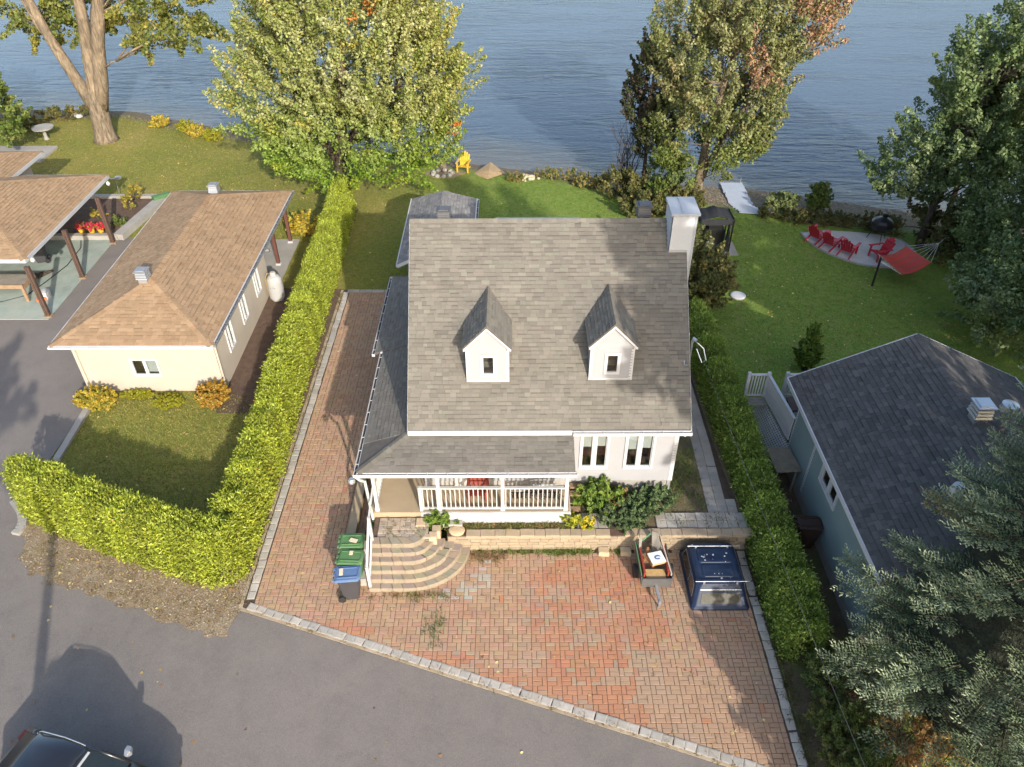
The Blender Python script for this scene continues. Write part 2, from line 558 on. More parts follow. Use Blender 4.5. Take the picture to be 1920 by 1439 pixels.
# depth grows away from the slanting shore: brown shallows turn to blue
dx_ = N(nt, 'ShaderNodeMath', operation='MULTIPLY_ADD')
nt.links.new(sepw.outputs[0], dx_.inputs[0])
dx_.inputs[1].default_value = 0.29
nt.links.new(sepw.outputs[1], dx_.inputs[2])
nsh = noise(nt, 0.35, 4, 0.6, pos)
dn_ = N(nt, 'ShaderNodeMath', operation='MULTIPLY_ADD')
nt.links.new(nsh, dn_.inputs[0])
dn_.inputs[1].default_value = 3.0
nt.links.new(dx_.outputs[0], dn_.inputs[2])
dr_ = N(nt, 'ShaderNodeMapRange')
dr_.inputs[1].default_value = 45.0
dr_.inputs[2].default_value = 50.5
nt.links.new(dn_.outputs[0], dr_.inputs[0])
wc_ = mixcol(nt, dr_.outputs[0], (0.115, 0.105, 0.085), (0.046, 0.068, 0.100))
nt.links.new(wc_, b.inputs['Base Color'])
b.inputs['Roughness'].default_value = 0.25
b.inputs['IOR'].default_value = 1.333
mp = N(nt, 'ShaderNodeMapping')
mp.inputs['Scale'].default_value = (0.35, 1.5, 1.0)
mp.inputs['Rotation'].default_value = (0, 0, R(4))
nt.links.new(pos, mp.inputs[0])
w1 = noise(nt, 1.1, 4, 0.55, mp.outputs[0], 0.5)
mp2 = N(nt, 'ShaderNodeMapping')
mp2.inputs['Scale'].default_value = (0.7, 2.2, 1.0)
mp2.inputs['Rotation'].default_value = (0, 0, R(-14))
nt.links.new(pos, mp2.inputs[0])
w2 = noise(nt, 3.4, 4, 0.6, mp2.outputs[0], 0.3)
mp3 = N(nt, 'ShaderNodeMapping')
mp3.inputs['Scale'].default_value = (0.05, 0.22, 1.0)
nt.links.new(pos, mp3.inputs[0])
w3 = noise(nt, 1.0, 3, 0.5, mp3.outputs[0], 0.8)
calm = ramp(nt, w3, [(0.38, (0.12, 0.12, 0.12)), (0.62, (1, 1, 1))])
b1 = N(nt, 'ShaderNodeBump')
b1.inputs['Distance'].default_value = 0.17
nt.links.new(calm, b1.inputs['Strength'])
nt.links.new(w1, b1.inputs['Height'])
b2 = N(nt, 'ShaderNodeBump')
b2.inputs['Strength'].default_value = 0.5
b2.inputs['Distance'].default_value = 0.045
nt.links.new(w2, b2.inputs['Height'])
nt.links.new(b1.outputs[0], b2.inputs['Normal'])
nt.links.new(b2.outputs[0], b.inputs['Normal'])
nt.links.new(b.outputs[0], out.inputs[0])
M['water'] = m
wm = MB()
wm.add([(-3000, 28, -0.5), (3000, 28, -0.5), (3000, 5000, -0.5), (-3000, 5000, -0.5)], [(0, 1, 2, 3)])
part('lake', wm, 'water', kind='structure')
# far shore so that the lake does not end in the void
fm = MB()
prism(fm, [(-3000, 2600), (3000, 2500), (3000, 3200), (-3000, 3200)], -2, 18)
part('far_shore', fm, surf('far_wood', (0.03, 0.045, 0.02), 0.9, 0.4, 0.02, 0.2, 0.3, 0), kind='structure')

# --- asphalt
m, nt, out = new_mat('asphalt')
pos = worldpos(nt)
b = N(nt, 'ShaderNodeBsdfPrincipled', Roughness=0.9)
b.inputs['Specular IOR Level'].default_value = 0.25
n1 = noise(nt, 0.35, 5, 0.65, pos)
n2 = noise(nt, 75, 2, 0.8, pos)
c = ramp(nt, n1, [(0.3, (0.168, 0.150, 0.136)), (0.7, (0.195, 0.173, 0.157))])
stn = noise(nt, 1.1, 5, 0.75, pos, 0.8)
c = mixcol(nt, 1.0, c, ramp(nt, stn, [(0.34, (0.91, 0.91, 0.92)), (0.5, (1, 1, 1)), (0.70, (1.05, 1.05, 1.04))]), 'MULTIPLY')
c = mixcol(nt, 1.0, c, ramp(nt, n2, [(0.3, (0.62, 0.62, 0.63)), (0.55, (1, 1, 1)), (0.78, (1.5, 1.48, 1.42))]), 'MULTIPLY')
v = N(nt, 'ShaderNodeTexVoronoi', feature='DISTANCE_TO_EDGE')
v.inputs['Scale'].default_value = 0.16
nn = N(nt, 'ShaderNodeVectorMath', operation='ADD')
nt.links.new(pos, nn.inputs[0])
nz = N(nt, 'ShaderNodeTexNoise')
nz.inputs['Scale'].default_value = 1.4
nt.links.new(pos, nz.inputs['Vector'])
nt.links.new(nz.outputs['Color'], nn.inputs[1])
nt.links.new(nn.outputs[0], v.inputs['Vector'])
crack = ramp(nt, v.outputs['Distance'], [(0.0, (0.35, 0.35, 0.35)), (0.0022, (0, 0, 0))])
nt.links.new(c, b.inputs['Base Color'])
bu = N(nt, 'ShaderNodeBump')
bu.inputs['Strength'].default_value = 0.5
bu.inputs['Distance'].default_value = 0.008
nt.links.new(n2, bu.inputs['Height'])
nt.links.new(bu.outputs[0], b.inputs['Normal'])
nt.links.new(b.outputs[0], out.inputs[0])
M['asphalt'] = m

def kerb_y(x):
    return 12.80 + (x + 7.3) * (8.44 - 12.82) / (5.38 + 7.3)

st = MB()
st.add([(-80, 14.3, -0.018), (-80, -6, -0.018), (80, -34, -0.018), (60, -11.3, -0.018), (9, 6.8, -0.018), (6.9, 7.75, -0.018), (-7.45, 12.70, -0.018),
        (-7.6, 12.6, -0.018), (-9.2, 13.0, -0.018), (-11.3, 13.7, -0.018), (-13.6, 14.6, -0.018), (-14.7, 15.95, -0.018), (-15.3, 16.9, -0.018), (-15.6, 18, -0.018),
        (-19, 18, -0.018), (-24, 17.5, -0.018)], [tuple(range(16))])
part('street', st, 'asphalt', kind='structure')
dv = MB()
dv.add([(-19.42, 34.2, -0.012), (-19.42, 27.05, -0.012), (-27, 27.05, -0.012), (-27, 17.9, -0.012), (-15.45, 17.9, -0.012), (-15.35, 21.9, -0.012), (-15.72, 22.3, -0.012), (-15.72, 34.2, -0.012)], [tuple(range(8))])
part('neighbour_driveway', dv, 'asphalt', kind='structure')

# --- gravel verge between hedge and street
m, nt, out = new_mat('gravel_verge')
pos = worldpos(nt)
b = N(nt, 'ShaderNodeBsdfPrincipled', Roughness=0.95)
n1 = noise(nt, 1.6, 6, 0.75, pos)
n2 = noise(nt, 34, 3, 0.8, pos)
c = ramp(nt, n1, [(0.3, (0.19, 0.13, 0.07)), (0.5, (0.275, 0.205, 0.13)), (0.7, (0.32, 0.265, 0.18))])
c = mixcol(nt, 1.0, c, ramp(nt, n2, [(0.3, (0.5, 0.5, 0.5)), (0.6, (1.1, 1.1, 1.1)), (0.8, (1.5, 1.5, 1.45))]), 'MULTIPLY')
nt.links.new(c, b.inputs['Base Color'])
bu = N(nt, 'ShaderNodeBump')
bu.inputs['Strength'].default_value = 0.9
bu.inputs['Distance'].default_value = 0.03
nt.links.new(n2, bu.inputs['Height'])
nt.links.new(bu.outputs[0], b.inputs['Normal'])
nt.links.new(b.outputs[0], out.inputs[0])
M['verge'] = m
VERGE0 = [(-7.45, 12.75), (-7.62, 12.2), (-7.75, 11.80), (-8.3, 11.98), (-9.2, 12.31), (-10.2, 12.68), (-11.3, 13.06), (-12.6, 13.52), (-13.9, 13.96), (-14.5, 14.9), (-15.0, 15.9), (-15.3, 16.8), (-12, 15.9), (-7.4, 14.2)]
VERGE = []
for i in range(len(VERGE0)):
    a, b_ = Vector((*VERGE0[i], 0)), Vector((*VERGE0[(i + 1) % len(VERGE0)], 0))
    nseg = max(1, int((b_ - a).length / 0.09)) if i < 11 else 1
    nrm_ = Vector((-(b_ - a).y, (b_ - a).x, 0)).normalized()
    for k in range(nseg):
        p = a + (b_ - a) * (k / nseg)
        s_ = (i * 3.1 + k * 0.09)
        w_ = 0.10 * math.sin(s_ * 2.3) * math.sin(s_ * 5.7 + 1) + random.gauss(0, 0.028)
        p = p + nrm_ * (w_ if 0 < i < 11 else 0)
        VERGE.append((p.x, p.y))
vm = MB()
vm.add([(x, y, -0.010) for x, y in VERGE][::-1], [tuple(range(len(VERGE)))])
part('gravel_verge', vm, 'verge', kind='structure')
sm = MB()
box(sm, -9.2, -7.45, 12.9, 29.4, -0.024, -0.011)
box(sm, -8.95, -8.0, 29.4, 37.4, -0.024, -0.011)
box(sm, -10.62, -9.4, 21, 29.5, -0.024, -0.014)
part('hedge_bed', sm, 'soil', kind='structure')

hb = MB()
hb.add([(6.86, 7.4, -0.008), (9.6, 6.2, -0.008), (9.2, 11.0, -0.008), (8.95, 18.0, -0.008), (7.85, 19.5, -0.008), (7.7, 26.0, -0.008), (6.91, 26.0, -0.008), (6.91, 14.9, -0.008)], [tuple(range(8))])
part('right_hedge_bed', hb, surf('leaf_mould', (0.10, 0.075, 0.045), 0.95, 0.35, 2.5, 30, 0.4, 0.8, 0.03, dirt=(0.09, 0.11, 0.03), dirt_amt=0.8), kind='structure')

# --- brick driveway
DRV_X0, DRV_X1 = -7.12, 6.52
dr = MB()
dr.add([(-7.45, 12.75, -0.012), (6.85, 7.8, -0.012), (6.85, 14.8, -0.012), (-4.3, 14.8, -0.012), (-4.3, 29.35, -0.012), (-7.45, 29.35, -0.012)], [tuple(range(6))])
driveway = part('driveway', dr, 'joint', kind='structure')
PL, PW = 0.246, 0.123
def red_amount(x, y):
    d = 0
    for cx, cy, rx, ry in ((1.5, 13.0, 1.3, 1.4), (2.6, 13.6, 1.6, 0.9), (2.0, 10.9, 1.5, 1.0), (3.3, 12.2, 1.0, 0.8), (1.2, 12.1, 0.7, 1.0), (0.2, 10.6, 1.4, 0.35), (2.2, 9.6, 1.2, 0.5), (-4.6, 12.1, 0.9, 0.3), (-1.9, 11.2, 1.2, 0.25)):
        d = max(d, 1 - ((x - cx) / rx) ** 2 - ((y - cy) / ry) ** 2)
    return d
def blotch(i, j, s):
    r_ = random.Random((i * 73856093) ^ (j * 19349663) ^ s)
    return r_.random()
TAN = [(0.345, 0.225, 0.147), (0.355, 0.232, 0.152), (0.335, 0.216, 0.141), (0.345, 0.228, 0.15), (0.36, 0.235, 0.153), (0.325, 0.208, 0.136)]
REDS = [(0.365, 0.182, 0.108), (0.35, 0.175, 0.104), (0.375, 0.19, 0.113), (0.345, 0.186, 0.115)]
GREYP = [(0.335, 0.228, 0.155), (0.32, 0.224, 0.155)]
PALE = [(0.36, 0.32, 0.26), (0.34, 0.305, 0.255)]
PCOLS = TAN + REDS + GREYP + PALE
def paver_col(x, y):
    if -2.0 < x < -0.6 and 13.1 < y < 14.45 and random.random() < 0.42 and math.hypot(x + 2.2, y - 14.7) > 1.35:
        return 12 + random.randrange(2)
    d = red_amount(x, y)
    bl = blotch(int(math.floor(x / 0.75)), int(math.floor(y / 0.5)), 5)
    if d > 0.05 and bl < 0.66 + 0.3 * d and random.random() < 0.93:
        return 6 + random.randrange(4)
    if random.random() < 0.012:
        return 6 + random.randrange(4)
    if d > 0.02 or (x > 0.6 and bl > 0.75):
        return 10 + random.randrange(2)
    return random.randrange(6)
def paver_geo(mb, poly, z0, z1, col, inset=0.006):
    cx = sum(p[0] for p in poly) / len(poly)
    cy = sum(p[1] for p in poly) / len(poly)
    top = []
    for x, y in poly:
        d = math.hypot(x - cx, y - cy)
        k = max(0.0, (d - inset * 1.6) / d)
        top.append((cx + (x - cx) * k, cy + (y - cy) * k, z1))
    n = len(poly)
    V = [(x, y, z0) for x, y in poly] + [(x, y, z1 - 0.006) for x, y in poly] + top
    F = [tuple(range(2 * n, 3 * n))]
    for i in range(n):
        j = (i + 1) % n
        F.append((i, j, n + j, n + i))
        F.append((n + i, n + j, 2 * n + j, 2 * n + i))
    mb.add(V, F, col)
region = [(DRV_X0, kerb_y(DRV_X0) + 0.12), (DRV_X1, kerb_y(DRV_X1) + 0.12), (DRV_X1, 29.1), (DRV_X0, 29.1)]
cells = []
r_i = 0
yy = 8.0
G = 0.0055
while yy < 29.1:
    xx = DRV_X0 - 1.0 - (PL if r_i % 2 else 0)
    while xx < DRV_X1:
        for (a0, b0, w_, h_) in ((xx, yy, PW, PL), (xx + PW, yy, PL, PW), (xx + PW, yy + PW, PL, PW)):
            cx, cy = a0 + w_ / 2, b0 + h_ / 2
            if cy > 14.72 and cx > -4.42:
                continue
            if -3.9 < cx < -2.6 and cy > 13.6:
                continue
            if cx > -3.9 and ((cx + 2.9) / 1.5) ** 2 + ((cy - 14.75) / 1.3) ** 2 < 1 and cy > 13.45:
                continue
            q = [(a0 + G, b0 + G), (a0 + w_ - G, b0 + G), (a0 + w_ - G, b0 + h_ - G), (a0 + G, b0 + h_ - G)]
            p = clip_convex(q, region)
            if len(p) >= 3 and area2(p) > 0.002:
                cells.append((p, cx, cy, len(p) == 4 and abs(area2(p) - area2(q)) < 1e-6, w_ > h_))
        xx += PL + PW
    yy += PL
    r_i += 1
rest = MB()
whole = [c for c in cells if c[3]]
whole.sort(key=lambda c: c[2] + abs(c[1]) * 0.02)
single = set(id(c) for c in whole[:300])
pav_meshes = {}
for c in cells:
    p, cx, cy, full, horiz = c
    ci = paver_col(cx, cy)
    zt = random.gauss(0.0, 0.0022)
    if id(c) in single:
        key = (ci, horiz)
        if key not in pav_meshes:
            t = MB()
            w_, h_ = ((PL, PW) if horiz else (PW, PL))
            paver_geo(t, [(-w_ / 2 + G, -h_ / 2 + G), (w_ / 2 - G, -h_ / 2 + G), (w_ / 2 - G, h_ / 2 - G), (-w_ / 2 + G, h_ / 2 - G)], -0.03, 0.0, PCOLS[ci])
            pav_meshes[key] = mesh_from('paver', t)
            pav_meshes[key].materials.append(M['paver'])
        o = bpy.data.objects.new('paver', pav_meshes[key])
        COL.objects.link(o)
        o.parent = driveway
        o.location = (cx, cy, zt)
        o.rotation_euler = (random.gauss(0, 0.006), random.gauss(0, 0.006), random.gauss(0, 0.008))
    else:
        col = tuple(k * random.uniform(0.93, 1.07) for k in PCOLS[ci])
        paver_geo(rest, p, -0.03, zt, col)
part('pavers', rest, 'paver', driveway, kind='stuff')

# --- kerb of light stones round the driveway
km = MB()
kd = Vector((6.75 + 7.3, kerb_y(6.75) - kerb_y(-7.3), 0)).normalized()
kn = Vector((-kd.y, kd.x, 0))
abox(km, (-7.42, kerb_y(-7.42), 0), kd, kn, (0, 0, 1), (0, 14.95), (-0.13, -0.035), (-0.1, -0.006))
box(km, -7.52, -7.42, 12.8, 29.3, -0.1, 0.0)
kerb = part('kerb', km, surf('kerb_edge_concrete', (0.34, 0.275, 0.195), 0.9, 0.2, 3, 50, 0.2, 0.4, dirt=(0.25, 0.19, 0.12), dirt_amt=0.7), kind='structure')
KC = [(0.37, 0.345, 0.305), (0.34, 0.32, 0.285), (0.39, 0.36, 0.32), (0.32, 0.305, 0.275)]
ks_m = []
for c in KC:
    t = MB()
    w_, h_ = 0.262, 0.225
    jit = [random.uniform(-0.008, 0.008) for _ in range(8)]
    q = [(-w_ / 2 + jit[0], -h_ / 2 + jit[1]), (w_ / 2 + jit[2], -h_ / 2 + jit[3]), (w_ / 2 + jit[4], h_ / 2 + jit[5]), (-w_ / 2 + jit[6], h_ / 2 + jit[7])]
    paver_geo(t, q, -0.1, 0.0, c, 0.03)
    me = mesh_from('kerb_stone', t)
    me.materials.append(M['stone'])
    ks_m.append(me)
def kerb_stone(x, y, rz, z=0.012):
    o = bpy.data.objects.new('kerb_stone', random.choice(ks_m))
    COL.objects.link(o)
    o.parent = kerb
    o.location = (x + random.gauss(0, 0.006), y + random.gauss(0, 0.006), z + random.gauss(0, 0.004))
    o.rotation_euler = (random.gauss(0, 0.012), random.gauss(0, 0.012), rz + random.gauss(0, 0.02))
ka = math.atan2(kd.y, kd.x)
for i in range(54):
    p = Vector((-7.28, kerb_y(-7.28), 0)) + kd * (0.13 + i * 0.272) + kn * 0.06
    kerb_stone(p.x, p.y, ka)
for i in range(59):
    kerb_stone(-7.27, 13.2 + i * 0.272, math.pi / 2)
for i in range(24):
    kerb_stone(6.68, kerb_y(6.68) + 0.35 + i * 0.272, math.pi / 2, -0.004)
for i in range(11):
    kerb_stone(-7.1 + i * 0.272, 29.22, 0)
kb = MB()
bar(kb, (-15.17, 18.6, 0.02), (-15.27, 21.4, 0.02), 0.22, 0.12)
part('lawn_edging', kb, 'concrete', kind='structure')
cb = MB()
prev = None
for a in range(0, 10):
    t = a / 9
    p = (-15.65 + 0.75 * math.sin(t * 1.9), 16.75 - 1.35 * t, 0.02)
    if prev:
        bar(cb, prev, p, 0.26, 0.14)
    prev = p
part('street_corner_kerb', cb, 'concrete', kind='structure')

# --- right-hand side yard
sy = MB()
sy.add([(-1.2, 15.0, 0.60), (4.75, 15.0, 0.60), (4.75, 16.4, 0.60), (-1.2, 16.4, 0.60)], [(0, 1, 2, 3)])
sy.add([(4.75, 15.0, 0.60), (6.9, 15.0, 0.60), (6.9, 19.0, 0.35), (4.75, 19.0, 0.35)], [(0, 1, 2, 3)])
sy.add([(4.75, 19.0, 0.35), (6.9, 19.0, 0.35), (6.9, 27, 0.0), (4.75, 27, 0.0)], [(0, 1, 2, 3)])
sy.add([(6.9, 15.0, -0.05), (6.9, 15.0, 0.60), (6.9, 19.0, 0.35), (6.9, 27, 0), (6.9, 27, -0.05)][::-1], [(0, 1, 2, 3, 4)])
part('side_yard', sy, surf('bare_side_yard', (0.135, 0.105, 0.06), 0.95, 0.35, 1.5, 30, 0.35, 0.8, 0.03, dirt=(0.075, 0.105, 0.025), dirt_amt=0.9), kind='structure')
def side_z(y):
    return 0.60 if y < 15 else (0.60 - (y - 15) * 0.0625 if y < 19 else 0.35 - (y - 19) * 0.04375)
pth = MB()
pth.add([(5.84, 15.62, side_z(15.62) + 0.006), (6.78, 15.62, side_z(15.62) + 0.006), (6.70, 19, 0.356), (6.70, 26, side_z(26) + 0.006), (6.06, 26, side_z(26) + 0.006), (6.0, 19, 0.356)], [(0, 1, 2, 3, 4, 5)])
path = part('side_path', pth, 'joint', kind='structure')
SL = [(0.33, 0.31, 0.28), (0.29, 0.275, 0.25), (0.36, 0.335, 0.30), (0.31, 0.285, 0.25)]
sl_m = []
for c in SL:
    t = MB()
    paver_geo(t, [(-0.145, -0.145), (0.145, -0.145), (0.145, 0.145), (-0.145, 0.145)], -0.03, 0.0, c, 0.01)
    me = mesh_from('path_slab', t)
    me.materials.append(M['stone'])
    sl_m.append(me)
def slab_piece(x, y, z, parent):
    o = bpy.data.objects.new('path_slab', random.choice(sl_m))
    COL.objects.link(o)
    o.parent = parent
    o.location = (x, y, z + random.gauss(0, 0.004))
    o.rotation_euler = (random.gauss(0, 0.01), random.gauss(0, 0.01), random.gauss(0, 0.015))
for j in range(34):
    y = 15.8 + j * 0.3
    xl = np.interp(y, [15.6, 19, 26], [6.0, 6.14, 6.2])
    for i in range(2 if y > 16.4 else 3):
        slab_piece(xl + i * 0.3, y, side_z(y) + 0.024, path)
fp = MB()
box(fp, 4.2, 6.88, 15.02, 15.62, 0.56, 0.606)
box(fp, 1.9, 3.1, 15.02, 15.62, 0.56, 0.606)
ftp = part('terrace_path', fp, 'joint', kind='structure')
for i in range(9):
    for j in range(2):
        slab_piece(4.38 + i * 0.3, 15.19 + j * 0.3, 0.625, ftp)
for i in range(4):
    for j in range(2):
        if random.random() < 0.85:
            slab_piece(2.05 + i * 0.3, 15.19 + j * 0.3, 0.625, ftp)

# --- round gravel patio by the lake
PATIO = [(14.3, 34.5), (14.35, 33.8), (14.55, 33.1), (14.95, 32.45), (15.45, 31.9), (16.0, 31.45), (16.6, 31.2), (17.2, 31.08), (17.9, 31.15), (18.5, 31.5), (19.05, 32.1),
         (19.15, 32.9), (18.9, 33.8), (17.9, 34.35), (16.8, 34.6), (15.6, 34.75)]
pm = MB()
prism(pm, PATIO, -0.05, 0.012)
part('gravel_patio', pm, 'gravelp', kind='structure')
em = MB()
for i in range(12):
    a, b_ = PATIO[i], PATIO[i + 1]
    bar(em, (a[0], a[1], 0.01), (b_[0], b_[1], 0.01), 0.08, 0.07)
part('patio_edging', em, 'concrete', kind='structure')
# ================================================================== BUILDINGS
TABW = [0.115, 0.175, 0.235, 0.31]
class Shingler:
    def __init__(self, palette, expo=0.118, budget=0):
        self.pal, self.expo, self.budget = palette, expo, budget
        self.mb = MB()
        self.cand = []
        self.meshes = {}
    def face(self, pts, key=None):
        """lay courses of tabs over a convex planar roof face whose first edge is the eave"""
        pts = [Vector(p) for p in pts]
        u = (pts[1] - pts[0]).normalized()
        n = u.cross(pts[-1] - pts[0]).normalized()
        v = n.cross(u)
        o = pts[0]
        poly = [((p - o).dot(u), (p - o).dot(v)) for p in pts]
        umin, umax = min(p[0] for p in poly), max(p[0] for p in poly)
        vmax = max(p[1] for p in poly)
        e = self.expo
        v0 = -0.02
        row = 0
        fr = Matrix((u, v, n)).transposed()
        while v0 < vmax:
            x = umin - random.uniform(0, 0.3)
            while x < umax:
                wi = random.choices(range(4), (0.16, 0.34, 0.34, 0.16))[0]
                w = TABW[wi]
                ci = random.choices(range(len(self.pal)), [c[3] for c in self.pal])[0]
                t = 0.017 if random.random() < 0.45 else 0.009
                rect = [(x + 0.002, v0), (x + w - 0.002, v0), (x + w - 0.002, v0 + e + 0.01), (x + 0.002, v0 + e + 0.01)]
                p = clip_convex(rect, poly) if not (v0 > 0 and False) else rect
                if len(p) >= 3 and area2(p) > 1e-4:
                    full = abs(area2(p) - area2(rect)) < 1e-6
                    if full and key is not None:
                        self.cand.append((key(o + u * (x + w / 2) + v * v0), wi, ci, t, o + u * (x + w / 2) + v * v0, fr))
                    else:
                        self.tab(p, v0, t, self.pal[ci], o, u, v, n)
                x += w
            v0 += e
            row += 1
    def tab(self, p, v0, t, col, o, u, v, n):
        k = random.uniform(0.90, 1.10)
        c = (col[0] * k, col[1] * k, col[2] * k)
        h = lambda vv: 0.003 + t * max(0.0, 1 - (vv - v0) / self.expo)
        V = [o + u * a + v * b - n * 0.004 for a, b in p] + [o + u * a + v * b + n * h(b) for a, b in p]
        m_ = len(p)
        F = [(i, (i + 1) % m_, m_ + (i + 1) % m_, m_ + i) for i in range(m_)]
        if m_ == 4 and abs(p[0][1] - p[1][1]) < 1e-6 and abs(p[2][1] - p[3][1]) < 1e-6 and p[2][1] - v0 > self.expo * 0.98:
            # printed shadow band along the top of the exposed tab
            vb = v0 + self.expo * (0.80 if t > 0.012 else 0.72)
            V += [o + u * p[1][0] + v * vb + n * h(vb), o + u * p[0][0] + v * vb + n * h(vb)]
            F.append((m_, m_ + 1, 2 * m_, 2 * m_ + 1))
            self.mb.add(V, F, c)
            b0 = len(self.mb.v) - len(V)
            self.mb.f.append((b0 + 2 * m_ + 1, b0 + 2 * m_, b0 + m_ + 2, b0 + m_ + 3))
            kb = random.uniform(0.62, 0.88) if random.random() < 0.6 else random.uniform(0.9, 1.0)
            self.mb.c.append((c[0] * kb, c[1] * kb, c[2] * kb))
        else:
            F.insert(0, tuple(range(m_, 2 * m_)))
            self.mb.add(V, F, c)
    def finish(self, roof):
        self.cand.sort(key=lambda c: c[0])
        for i, (k, wi, ci, t, pos, fr) in enumerate(self.cand):
            if i < self.budget:
                kk = (wi, ci, t)
                if kk not in self.meshes:
                    mb = MB()
                    w = TABW[wi]
                    P = [(-w / 2 + 0.002, 0), (w / 2 - 0.002, 0), (w / 2 - 0.002, self.expo + 0.01), (-w / 2 + 0.002, self.expo + 0.01)]
                    st_ = self.mb
                    self.mb = mb
                    self.tab(P, 0, t, self.pal[ci], Vector((0, 0, 0)), Vector((1, 0, 0)), Vector((0, 1, 0)), Vector((0, 0, 1)))
                    self.mb = st_
                    me = mesh_from('shingle', mb)
                    me.materials.append(M['shingle'])
                    self.meshes[kk] = me
                o = bpy.data.objects.new('shingle', self.meshes[kk])
                COL.objects.link(o)
                o.parent = roof
                o.matrix_basis = Matrix.Translation(pos) @ fr.to_4x4()
            else:
                w = TABW[wi]
                uu, vv, nn = fr.col[0], fr.col[1], fr.col[2]
                P = [(-w / 2 + 0.002, 0), (w / 2 - 0.002, 0), (w / 2 - 0.002, self.expo + 0.01), (-w / 2 + 0.002, self.expo + 0.01)]
                self.tab(P, 0, t, self.pal[ci], pos, Vector(uu), Vector(vv), Vector(nn))
        part('shingles', self.mb, 'shingle', roof, kind='stuff')
def ridge_caps(mb, a, b, pal, w=0.13, step=0.13, n1=None, n2=None):
    """overlapping bent caps along a ridge or hip line from a up to b; n1, n2 are the two slope normals"""
    a, b = Vector(a), Vector(b)
    d = (b - a)
    L = d.length
    d.normalize()
    s1 = d.cross(Vector(n1)).normalized()
    s2 = Vector(n2).cross(d).normalized()
    if s1.dot(Vector(n2)) > 0: s1 = -s1
    if s2.dot(Vector(n1)) > 0: s2 = -s2
    up = (Vector(n1) + Vector(n2)).normalized()
    k = 0
    while k * step < L:
        c = random.choice(pal)
        f = random.uniform(0.9, 1.1)
        col = (c[0] * f, c[1] * f, c[2] * f)
        p0 = a + d * (k * step - 0.01) + up * 0.030
        p1 = a + d * min(L, (k + 1) * step + 0.02) + up * 0.020
        V = [p0 + s1 * w, p0, p0 + s2 * w, p1 + s1 * w, p1, p1 + s2 * w]
        V += [q - up * 0.03 for q in V[:3]]
        mb.add(V, [(0, 1, 4, 3), (1, 2, 5, 4), (6, 7, 1, 0), (7, 8, 2, 1)], col)
        k += 1

def siding(mb, o, u, n, width, z0, z1, expo=0.10, holes=()):
    """lapped boards on a vertical wall; holes are (u0,u1,z0,z1)"""
    o, u, n = Vector(o), Vector(u), Vector(n)
    z = z0
    while z < z1 - 1e-6:
        zt = min(z + expo, z1)
        segs = [(0.0, width)]
        for (h0, h1, q0, q1) in holes:
            if zt > q0 + 0.001 and z < q1 - 0.001:
                ns = []
                for a, b in segs:
                    if h0 > a: ns.append((a, min(b, h0)))
                    if h1 < b: ns.append((max(a, h1), b))
                segs = [s for s in ns if s[1] - s[0] > 0.01]
        for a, b in segs:
            V = [o + u * a + Vector((0, 0, z)), o + u * b + Vector((0, 0, z)), o + u * b + Vector((0, 0, z)) + n * 0.040, o + u * a + Vector((0, 0, z)) + n * 0.040,
                 o + u * b + Vector((0, 0, zt)) + n * 0.006, o + u * a + Vector((0, 0, zt)) + n * 0.006]
            mb.add(V, [(0, 1, 2, 3), (3, 2, 4, 5)])
        z = zt

def window(house, o, u, n, w, h, sashes=2, blind=(0.5, 0.5), frame=0.085, mull=0.10, mat='white', blindmat='blind'):
    """casement window set in a wall; o = lower left corner of the opening on the wall face"""
    o, u, n = Vector(o), Vector(u), Vector(n)
    z = Vector((0, 0, 1))
    f = MB()
    abox(f, o, u, z, n, (-frame, w + frame), (-frame, 0), (-0.02, 0.05))
    abox(f, o, u, z, n, (-frame, w + frame), (h, h + frame), (-0.02, 0.05))
    abox(f, o, u, z, n, (-frame, 0), (0, h), (-0.02, 0.048))
    abox(f, o, u, z, n, (w, w + frame), (0, h), (-0.02, 0.048))
    pw = (w - (sashes - 1) * mull) / sashes
    for k in range(1, sashes):
        a = k * pw + (k - 1) * mull
        abox(f, o, u, z, n, (a, a + mull), (0, h), (-0.03, 0.03))
    for k in range(sashes):
        a = k * (pw + mull)
        abox(f, o, u, z, n, (a, a + 0.028), (0, h), (-0.04, 0.012))
        abox(f, o, u, z, n, (a + pw - 0.028, a + pw), (0, h), (-0.04, 0.012))
        abox(f, o, u, z, n, (a + 0.028, a + pw - 0.028), (0, 0.028), (-0.04, 0.012))
        abox(f, o, u, z, n, (a + 0.028, a + pw - 0.028), (h - 0.028, h), (-0.04, 0.012))
    win = part('window', f, mat, house)
    r = MB()
    P = lambda a, b, c: o + u * a + z * b + n * c
    V = [P(0, 0, -0.03), P(w, 0, -0.03), P(w, h, -0.03), P(0, h, -0.03), P(0, 0, -0.5), P(w, 0, -0.5), P(w, h, -0.5), P(0, h, -0.5)]
    r.add(V, [(4, 5, 6, 7), (0, 1, 5, 4), (1, 2, 6, 5), (2, 3, 7, 6), (3, 0, 4, 7)])
    part('recess', r, 'room', win)
    for k in range(sashes):
        a = k * (pw + mull)
        g = MB()
        abox(g, o, u, z, n, (a + 0.028, a + pw - 0.028), (0.028, h - 0.028), (-0.024, -0.018))
        part('pane', g, 'glass', win)
        bl = blind[k] if k < len(blind) else 0
        if bl > 0:
            q = MB()
            abox(q, o, u, z, n, (a + 0.03, a + pw - 0.03), (h * (1 - bl), h - 0.03), (-0.055, -0.05))
            part('blind', q, blindmat, win)
    return win

